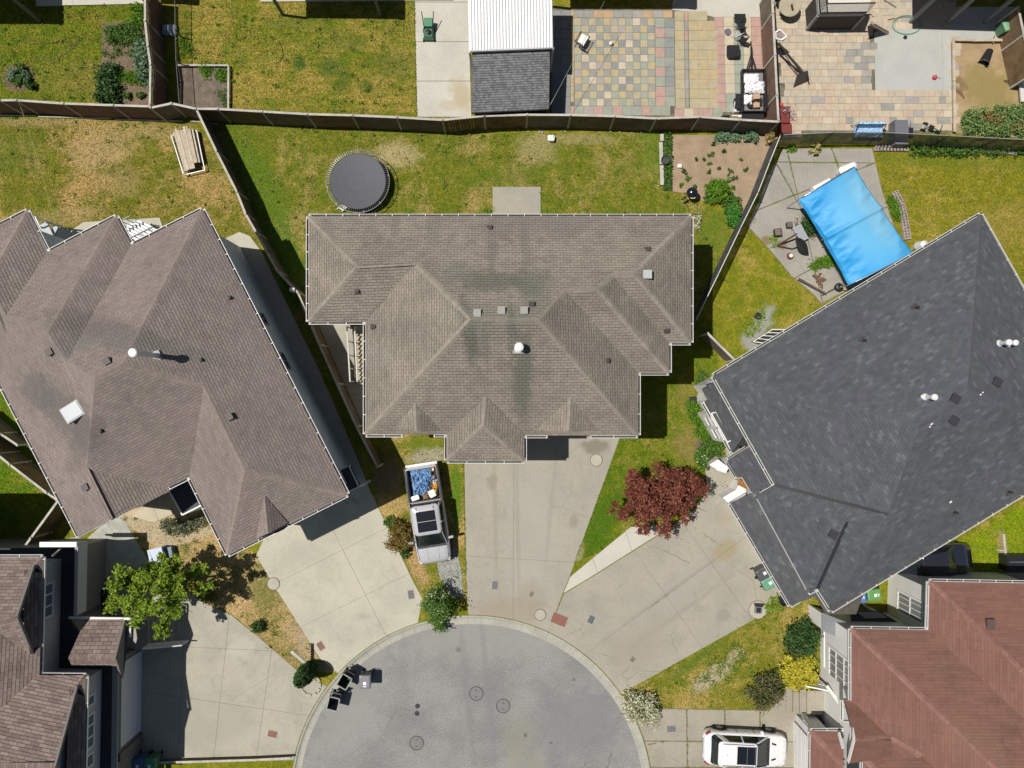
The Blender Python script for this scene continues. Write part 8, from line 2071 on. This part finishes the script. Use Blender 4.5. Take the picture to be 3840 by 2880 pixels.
rc = D(1428, 1075, 2.3); tree('red_maple', D(1450, 1062, 0), rc, (2.45, 1.75, 1.15), 'low spreading maple with crimson leaves between two driveways', LR_, 15000, .064, 5, 9, 64, .135, .3, extra=[(2.0, .55, .1, .7, 900), (-2.0, -.55, -.2, .6, 700), (-.9, -1.75, -.3, .5, 500), (.5, -1.75, -.4, .5, 450), (1.5, -1.0, -.3, .6, 500), (-1.5, .8, 0, .7, 700), (-1.6, .1, 0, .5, 500), (.9, 1.3, 0, .7, 700)])
gc = D(333, 1278, 3.8); tree('green_tree', D(396, 1250, 0), gc, (2.3, 1.95, 1.5), 'bright green tree in front of the grey walled corner house', LY, 8200, .085, 6, 8, 52, .13, .4, extra=[(1.5, .5, -.4, .5, 380), (-1.4, .7, -.3, .5, 380), (.2, -1.8, -.2, .6, 500), (-.9, -1.4, -.5, .5, 300), (-1.6, -.6, -.4, .35, 200), (.9, 1.5, -.4, .5, 350), (2.1, .9, -.5, .45, 260), (2.4, .1, -.4, .4, 220)])
def S_(x, y, r, h, m, lab, **k):
    c = D(x, y, h * .6); return shrub(k.pop('name', 'shrub'), c.x, c.y, r, h, m, lab, **k)
S_(453, 1286, .42, .9, leafmat('leaf_olive', (.05, .07, .01), (.09, .12, .015), (.13, .17, .02)), 'round olive shrub in the shade right of the bright green tree', n=900, seed=17, clumps=60, leaf=.045)
S_(946, 1304, .82, 2.2, LWG, 'white flowered green shrub at the kerb between two driveways', n=3800, seed=18, clumps=60, leaf=.055, ell=.95)
S_(948, 1345, .5, .8, LG, 'plain green shrub at the foot of the white flowered one', n=900, seed=19, clumps=24)
S_(1384, 1530, .92, 1.1, LW, 'cream flowered shrub on the kerb above the lower right driveway', n=3600, seed=20, clumps=60, leaf=.055, rot=-.5, ell=1.15)
S_(1728, 1450, 1.06, 1.15, LYY, 'round bright yellow shrub in front of the big window', n=6000, seed=21, clumps=120, leaf=.065, spread=.2)
S_(1733, 1382, 1.0, 1.3, LD, 'dark green shrub above the yellow one', n=3600, seed=22, clumps=60, leaf=.07)
S_(1722, 1405, .6, .9, leafmat('leaf_mixed', (.04, .08, .012), (.09, .13, .03), (.22, .12, .05)), 'bushy mid green shrub wedged between the dark and the yellow one', n=1500, seed=23, clumps=40, leaf=.055)
S_(1655, 1492, .95, 1.1, leafmat('leaf_brownish', (.03, .06, .012), (.09, .13, .035), (.26, .17, .11)), 'brownish green shrub at the edge of the dry corner lawn', n=3200, seed=24, clumps=50, leaf=.06, rot=.9, ell=1.1)
S_(866, 1160, .85, 1.3, LO, 'rusty brown and green shrub left of the pickup', n=2400, seed=25, clumps=46, leaf=.055)
S_(872, 1190, .35, .6, LD, 'small dark sprig below the rusty shrub', n=300, seed=26, clumps=14)
S_(842, 1130, .4, .6, LG, 'small green shrub above the rusty one', n=500, seed=27, clumps=20)
# clipped column leaning out towards the lower left, and the small ball near it
c0 = D(672, 1440, 0); t = thing('clipped_shrub', (c0.x, c0.y, G), 'tall clipped dark green column shrub by the corner driveway', 'shrub'); rs = np.random.default_rng(28)
C = []
for k in range(2600):
    z = rs.uniform(.15, 2.35); rr = .50 * math.sqrt(max(.05, 1 - ((z - 1.05) / 1.45) ** 2)); a = rs.uniform(0, 6.28); q = rr * math.sqrt(rs.uniform(.55, 1.05)); C.append((c0.x + q * math.cos(a), c0.y + q * math.sin(a), z))
leafy('foliage', t, np.array(C), .06, LD, rs); MB().tube([(c0.x, c0.y, 0), (c0.x, c0.y, 1.6)], [.05, .02], 6).build('stem', BARK, t)
S_(555, 1354, .40, .6, LD, 'small dark ball shrub on the parched strip', n=900, seed=29, clumps=50, leaf=.045)
S_(1549, 413, .72, .85, LP, 'round bright green bush in the dug bed', n=3000, seed=30, clumps=90, leaf=.055, spread=.2)
S_(1530, 428, .3, .35, LG, 'low green plant left of the round bright bush', n=350, seed=31); S_(1570, 430, .45, .4, LG, 'low green plant right of the round bright bush', n=600, seed=32)
S_(1583, 465, .55, .55, leafmat('leaf_fern', (.03, .13, .015), (.06, .20, .02), (.10, .28, .04)), 'bright feathery clump beside the slanting mesh fence', n=1700, seed=33, clumps=40, leaf=.07, ell=.8)
S_(1588, 440, .4, .4, LG, 'yellow green clump above the feathery one', n=500, seed=34)
S_(1562, 296, .42, .4, LB, 'low grey green plant at the top of the dug bed, left one', n=600, seed=35, ell=1.4); S_(1590, 300, .32, .35, LB, 'low grey green plant at the top of the dug bed, middle one', n=350, seed=36); S_(1622, 292, .42, .65, LB, 'larger grey green plant at the top right of the dug bed', n=800, seed=37)
S_(1506, 476, .3, .3, LW, 'pale flowering tuft off the corner of the taupe roof', n=350, seed=38, leaf=.05, ell=.6)
for i, (x, y, r) in enumerate(((1534, 335, .2), (1562, 325, .12), (1532, 351, .16), (1575, 372, .2), (1588, 385, .2), (1573, 392, .14), (1530, 372, .14), (1478, 372, .22), (1484, 388, .24), (1500, 405, .12), (1520, 345, .10), (1585, 407, .14), (1610, 368, .12), (1504, 345, .10), (1470, 400, .14), (1552, 365, .10), (1540, 312, .1), (1600, 345, .1))):
    S_(x, y, r * 1.1, .22, [LG, LD, LP][i % 3], 'small seedling in the dug bed behind the taupe house', name='seedling', cat='seedling', group='seedlings in the dug bed', n=70, leaf=.05, seed=60 + i, clumps=6)
# bean rows along the sleeper
rs = np.random.default_rng(70); C = []
for k in range(2300):
    y = rs.uniform(290, 412); x = rs.choice([1436, 1446]) + rs.normal() * 2.2; p = D(x, y); C.append((p.x, p.y, G + abs(rs.normal()) * .12 + .02))
o = leafy('vegetable_rows', None, np.array(C), .055, LG, rs); tag(o, 'two green vegetable rows along the sleeper edge of the dug bed', 'vegetables', kind='stuff')
def patchleaf(label, poly, n, m, leaf=.06, h=.2, seed=1, name='ground_cover', rows=None):
    rs = np.random.default_rng(seed); P_ = [(p.x, p.y) for p in poly]; xs = [p[0] for p in P_]; ys = [p[1] for p in P_]
    X = rs.uniform(min(xs), max(xs), n * 3); Y = rs.uniform(min(ys), max(ys), n * 3); k = inside_np(X, Y, P_); X, Y = X[k][:n], Y[k][:n]
    if not len(X): return
    cl = np.stack([X[: max(6, len(X) // 25)], Y[: max(6, len(X) // 25)]], 1); i = rs.integers(0, len(cl), len(X))
    X = cl[i, 0] + rs.normal(size=len(X)) * .11; Y = cl[i, 1] + rs.normal(size=len(X)) * .11
    Zc = G + .02 + np.abs(rs.normal(size=len(X))) * h * .6
    o = leafy(name, None, np.stack([X, Y, Zc], 1), leaf, m, rs); tag(o, label, 'plants', kind='stuff')
patchleaf('potato like leaves at the top of the left vegetable bed', TP(0, 0, [(925, 240), (1180, 215), (1245, 260), (1240, 370), (1000, 400), (910, 350)]), 2600, LG, .055, .3, 1)
patchleaf('blue green leaves along the upright fence in the left vegetable bed', TP(0, 0, [(1200, 380), (1270, 370), (1290, 740), (1210, 720), (1190, 520)]), 2300, LB, .065, .35, 2)
patchleaf('dense dark leaves at the lower left of the left vegetable bed', TP(0, 0, [(880, 590), (1040, 580), (1045, 880), (1000, 905), (855, 905)]), 3600, LD, .075, .45, 3)
patchleaf('fine green leaves in the middle of the left vegetable bed', TP(0, 0, [(1040, 640), (1210, 640), (1240, 740), (1120, 720), (1045, 700)]), 1000, LP, .05, .2, 4)
patchleaf('thin weedy rows in the upper middle of the left vegetable bed', TP(0, 0, [(895, 430), (1180, 440), (1190, 490), (900, 510)]), 420, LG, .045, .15, 5)
patchleaf('tall grass beside the upright fence at the top', TP(0, 0, [(1150, 60), (1248, 60), (1250, 230), (1160, 210)]), 900, LP, .06, .3, 6)
patchleaf('bright square of seedlings in the raised bed', TP(0, 0, [(1880, 615), (1960, 615), (1960, 700), (1880, 700)]), 800, LP, .045, .15, 7)
patchleaf('light green weeds spilling into the raised bed', TP(0, 0, [(1730, 570), (1830, 570), (1830, 690), (1790, 690)]), 600, LP, .045, .2, 8)
patchleaf('weeds in the lower right of the raised bed', TP(0, 0, [(1880, 780), (1965, 780), (1965, 930), (1890, 920)]), 350, LG, .04, .12, 9)
patchleaf('light weeds at the edge of the top lawn', TP(0, 0, [(1540, 300), (1640, 300), (1680, 480), (1560, 500)]), 500, LP, .045, .12, 10)
patchleaf('red flowered leafy mass at the lower end of the sandy bed', TP(3, 0, [(1670, 1000), (1780, 960), (1950, 980), (1960, 930), (2120, 930), (2240, 930), (2240, 1195), (1680, 1165)]), 6500, leafmat('leaf_flowered', (.06, .13, .03), (.15, .26, .07), (.30, .38, .14)), .06, .45, 11)
patchleaf('red blossoms on the leafy mass of the sandy bed', TP(3, 0, [(1760, 980), (2000, 960), (2212, 940), (2212, 1150), (1850, 1100)]), 260, plain('petal_red', (.42, .06, .03), .6), .05, .8, 12)
patchleaf('weeds along the foot of the dark mesh fence', TP(3, 0, [(1190, 1290), (1260, 1240), (1460, 1230), (1700, 1270), (2212, 1290), (2212, 1340), (1500, 1350), (1230, 1340)]), 3600, LG, .06, .35, 13)
patchleaf('green weeds at the corner below the mesh fence', TP(3, 0, [(150, 1260), (230, 1262), (225, 1300), (170, 1300)]), 300, LP, .05, .15, 14)
patchleaf('bright green sweep of ground cover between the patio slabs', TP(3, 1, [(360, 640), (420, 600), (500, 570), (560, 560), (550, 640), (450, 650), (380, 690)]), 1700, LP, .05, .18, 15)
patchleaf('plants between the tarpaulin and the small block edging', TP(3, 1, [(1020, 60), (1080, 40), (1110, 130), (1140, 240), (1100, 240), (1050, 130)]), 1300, LP, .05, .2, 16)
patchleaf('mixed pot plants beside the slatted table', [Z(2780, 780, 5.184, x, y) for x, y in ((1140, 240), (1300, 260), (1400, 480), (1320, 560), (1220, 420))], 900, LD, .055, .4, 17)
patchleaf('yellow green weeds on the cracked patio', [Z(2780, 780, 5.184, x, y) for x, y in ((560, 560), (680, 560), (720, 730), (620, 760), (560, 680))], 300, LY, .04, .1, 18)
patchleaf('tall green plants along the wall of the dark grey house', TP(2, 2, [(1520, 150), (1580, 160), (1700, 330), (1720, 420), (1680, 480), (1600, 460), (1590, 330), (1520, 240)]), 3000, LP, .06, .35, 19)
patchleaf('leafy plants in front of the white bay', TP(2, 2, [(1640, 520), (1720, 450), (1790, 480), (1820, 560), (1790, 610), (1690, 610), (1600, 600)]), 2200, LG, .065, .4, 20)
patchleaf('pale flowered plants above the red maple', TP(2, 2, [(1590, 580), (1680, 570), (1700, 660), (1660, 720), (1600, 690)]), 1300, LWG, .06, .4, 21)
patchleaf('weeds around the pale sandy patch by the left house', TP(0, 2, [(1410, 1180), (1560, 1180), (1800, 1140), (1800, 1200), (1600, 1290), (1480, 1300), (1400, 1240)]), 2100, leafmat('leaf_dusty', (.04, .06, .03), (.12, .15, .08), (.36, .34, .22)), .05, .25, 22)
patchleaf('yellow green plants by the corner of the garage roof', [D(x, y) for x, y in ((1650, 1300), (1680, 1285), (1695, 1310), (1670, 1320), (1655, 1325))], 700, LY, .05, .25, 23)
patchleaf('weeds scattered over the bare corner patch', DP([(1500, 1450), (1590, 1385), (1620, 1420), (1560, 1480), (1510, 1500)]), 900, LP, .045, .1, 24)
patchleaf('weeds along the wall strip near the slanting fence', DP([(1600, 700), (1645, 665), (1660, 690), (1620, 740)]), 500, LY, .05, .15, 25)
patchleaf('plants by the white wall corner of the dark grey house', TP(2, 1, [(1600, 1560), (1700, 1560), (1640, 1659), (1600, 1659)]), 300, LG, .05, .2, 26)
for i, (x, y, r, m) in enumerate(((30, 158, .3, LB), (44, 150, .35, LG), (54, 165, .35, LB), (36, 174, .3, LG), (60, 180, .25, LD), (28, 170, .25, LB), (68, 187, .25, LD))):
    S_(x, y, r, .4, m, 'leafy plant in the small round bed on the top left lawn', name='leafy_plant', cat='plant', group='plants in the small round bed', n=380, leaf=.06, seed=90 + i, clumps=14)
for i, (x, y) in enumerate(((276, 207), (303, 206))):
    S_(x, y, .22, .3, LG, ['single leafy plant low in the left vegetable bed, left of two', 'single leafy plant low in the left vegetable bed, right of two'][i], name='leafy_plant', cat='plant', n=220, leaf=.06, seed=100 + i, clumps=10)
S_(1762, 320, .35, .5, leafmat('leaf_pale_yellow', (.20, .18, .05), (.42, .38, .14), (.62, .56, .25)), 'pale yellow plant at the foot of the dark mesh fence', n=420, seed=110, clumps=12)
S_(1664, 300, .3, .8, leafmat('twig_tan', (.22, .15, .06), (.40, .30, .12), (.58, .46, .22)), 'dry tan plant where the fences meet', n=300, seed=111, clumps=14)
S_(1750, 1585, .2, .4, LW, 'small cream plant against the garage door of the maroon roofed house', n=250, seed=112, clumps=10, leaf=.04)
patchleaf('grey dry twigs leaning over the red chest', TP(3, 0, [(90, 960), (180, 950), (180, 1040), (90, 1050)]), 240, leafmat('twig_grey', (.25, .22, .2), (.42, .36, .36), (.6, .5, .5)), .05, .9, 27)

# joint weeds in the low driveways
def weeds(label, segs, n, seed, m=None):
    rs = np.random.default_rng(seed); C = []
    for a, b in segs:
        for k in range(int(n * (b - a).length)):
            q = a.lerp(b, rs.uniform()); w = abs(math.sin(q.x * 3.1 + q.y * 2.3)) ** 2
            if rs.uniform() > w + .25: continue
            C.append((q.x + rs.normal() * .022, q.y + rs.normal() * .022, G + .035 + abs(rs.normal()) * .02))
    o = leafy('joint_weeds', None, np.array(C), .034, m or MATS['leaf_dry'], rs); tag(o, label, 'weeds', kind='stuff')
leafmat('leaf_dry', (.16, .16, .03), (.26, .24, .06), (.40, .36, .13))
weeds('dry weeds in the joints of the lower right driveway', [L2(1483, 1532, 1485, 1659), L2(1565, 1532, 1566, 1580), L2(1641, 1534, 1641, 1575), L2(1484, 1601, 1530, 1601), L2(1480, 1657, 1600, 1657), L2(1400, 1608, 1440, 1600)], 60, 1)
weeds('weeds in the joints of the cracked patio', [(T(3, 0, 160, 1290), T(3, 0, 215, 1540)), (T(3, 0, 190, 1406), T(3, 0, 590, 1406)), (T(3, 0, 545, 1280), T(3, 0, 615, 1450)), (T(3, 0, 60, 1400), T(3, 0, 210, 1655)), (T(3, 1, 0, 120), T(3, 1, 260, 10)), (T(3, 0, 800, 1450), T(3, 0, 915, 1412))], 80, 2, LY)
weeds('weeds in the joints of the right driveway', [L2(1461, 1269, 1400, 1314), L2(1216, 1281, 1200, 1330), L2(1233, 1245, 1216, 1283), L2(1500, 1140, 1560, 1180)], 30, 3)
weeds('weeds along the edge of the middle driveway', [L2(1000, 1000, 1008, 1280), L2(1342, 945, 1240, 1215)], 45, 4, LP)
weeds('grass creeping over the edge of the pale walkway', [(T(1, 0, 1368, 20), T(1, 0, 1390, 1000))], 70, 5, LP)

# ================================================================= grass standing on the lawns
rs = np.random.default_rng(55)
tuft = {'tuft_a': leafmat('tuft_green', (.06, .10, .006), (.11, .15, .010), (.19, .21, .02), .2), 'tuft_b': leafmat('tuft_straw', (.20, .18, .04), (.33, .28, .09), (.48, .40, .18), .2)}
lawns = [(Lt, .25), (Lm, .45), (Ll, .5), (La, .45), (Lf, .2), (Lc, .4), (Ld, .15), (Lg, .45), (Ln, .1), (Lp, .7), (LAWQ, .5)]
X_, Y_, S2 = [], [], []
for o, dry in lawns:
    v = [(p.co.x + o.location.x, p.co.y + o.location.y) for p in o.data.vertices]
    ar_ = abs(area2(v)) / 2; n = int(min(ar_, 260) * 230); xs = [p[0] for p in v]; ys = [p[1] for p in v]
    X = rs.uniform(max(min(xs), -30.5), min(max(xs), 30.5), n * 2); Y = rs.uniform(max(min(ys), -22), min(max(ys), 24), n * 2); k = inside_np(X, Y, v)
    for q in EXCL: k &= ~inside_np(X, Y, [(p[0], p[1]) for p in q])
    X, Y = X[k][:n], Y[k][:n]; X_.append(X); Y_.append(Y); S2.append(rs.uniform(size=len(X)) < dry)
X = np.concatenate(X_); Y = np.concatenate(Y_); s = np.concatenate(S2)
for key, sel, lab in (('tuft_a', ~s, 'green grass blades on the lawns'), ('tuft_b', s, 'dry straw coloured grass blades on the lawns')):
    n = int(sel.sum()); C = np.stack([X[sel], Y[sel], np.full(n, G + .03)], 1)
    o = leafy('grass', None, C, .042, tuft[key], rs, .25, .28); tag(o, lab, 'grass', kind='stuff')

# coarse weeds and clover standing out of the back lawns
rs = np.random.default_rng(77); C = []; D2 = []
for o, num in ((La, 420), (Ll, 160), (Lm, 160), (Lt, 110), (Lf, 60), (Lg, 160), (Lp, 120)):
    v = [(p.co.x + o.location.x, p.co.y + o.location.y) for p in o.data.vertices]; xs = [p[0] for p in v]; ys = [p[1] for p in v]
    for k in range(num):
        x, y = rs.uniform(max(min(xs), -30), min(max(xs), 30)), rs.uniform(max(min(ys), -22), min(max(ys), 23))
        if not inside((x, y), v) or any(inside((x, y), [(p[0], p[1]) for p in q]) for q in EXCL): continue
        n = rs.integers(6, 26); r = rs.uniform(.04, .16); w = np.stack([x + rs.normal(size=n) * r, y + rs.normal(size=n) * r * .8, G + .03 + np.abs(rs.normal(size=n)) * .05], 1); (C if rs.uniform() < .7 else D2).append(w)
for w, m, lab in ((C, LP, 'clover and broad leaved weeds scattered in the lawns'), (D2, MATS['leaf_dry'], 'pale dry tufts scattered in the lawns')):
    o = leafy('lawn_weeds', None, np.concatenate(w), .05, m, rs, .3, .5); tag(o, lab, 'weeds', kind='stuff')
patchleaf('fallen red leaves on the concrete below the maple', DP([(1340, 1130), (1560, 1000), (1580, 1090), (1480, 1190), (1380, 1190)]), 160, LR_, .04, .01, 41, name='fallen_leaves')
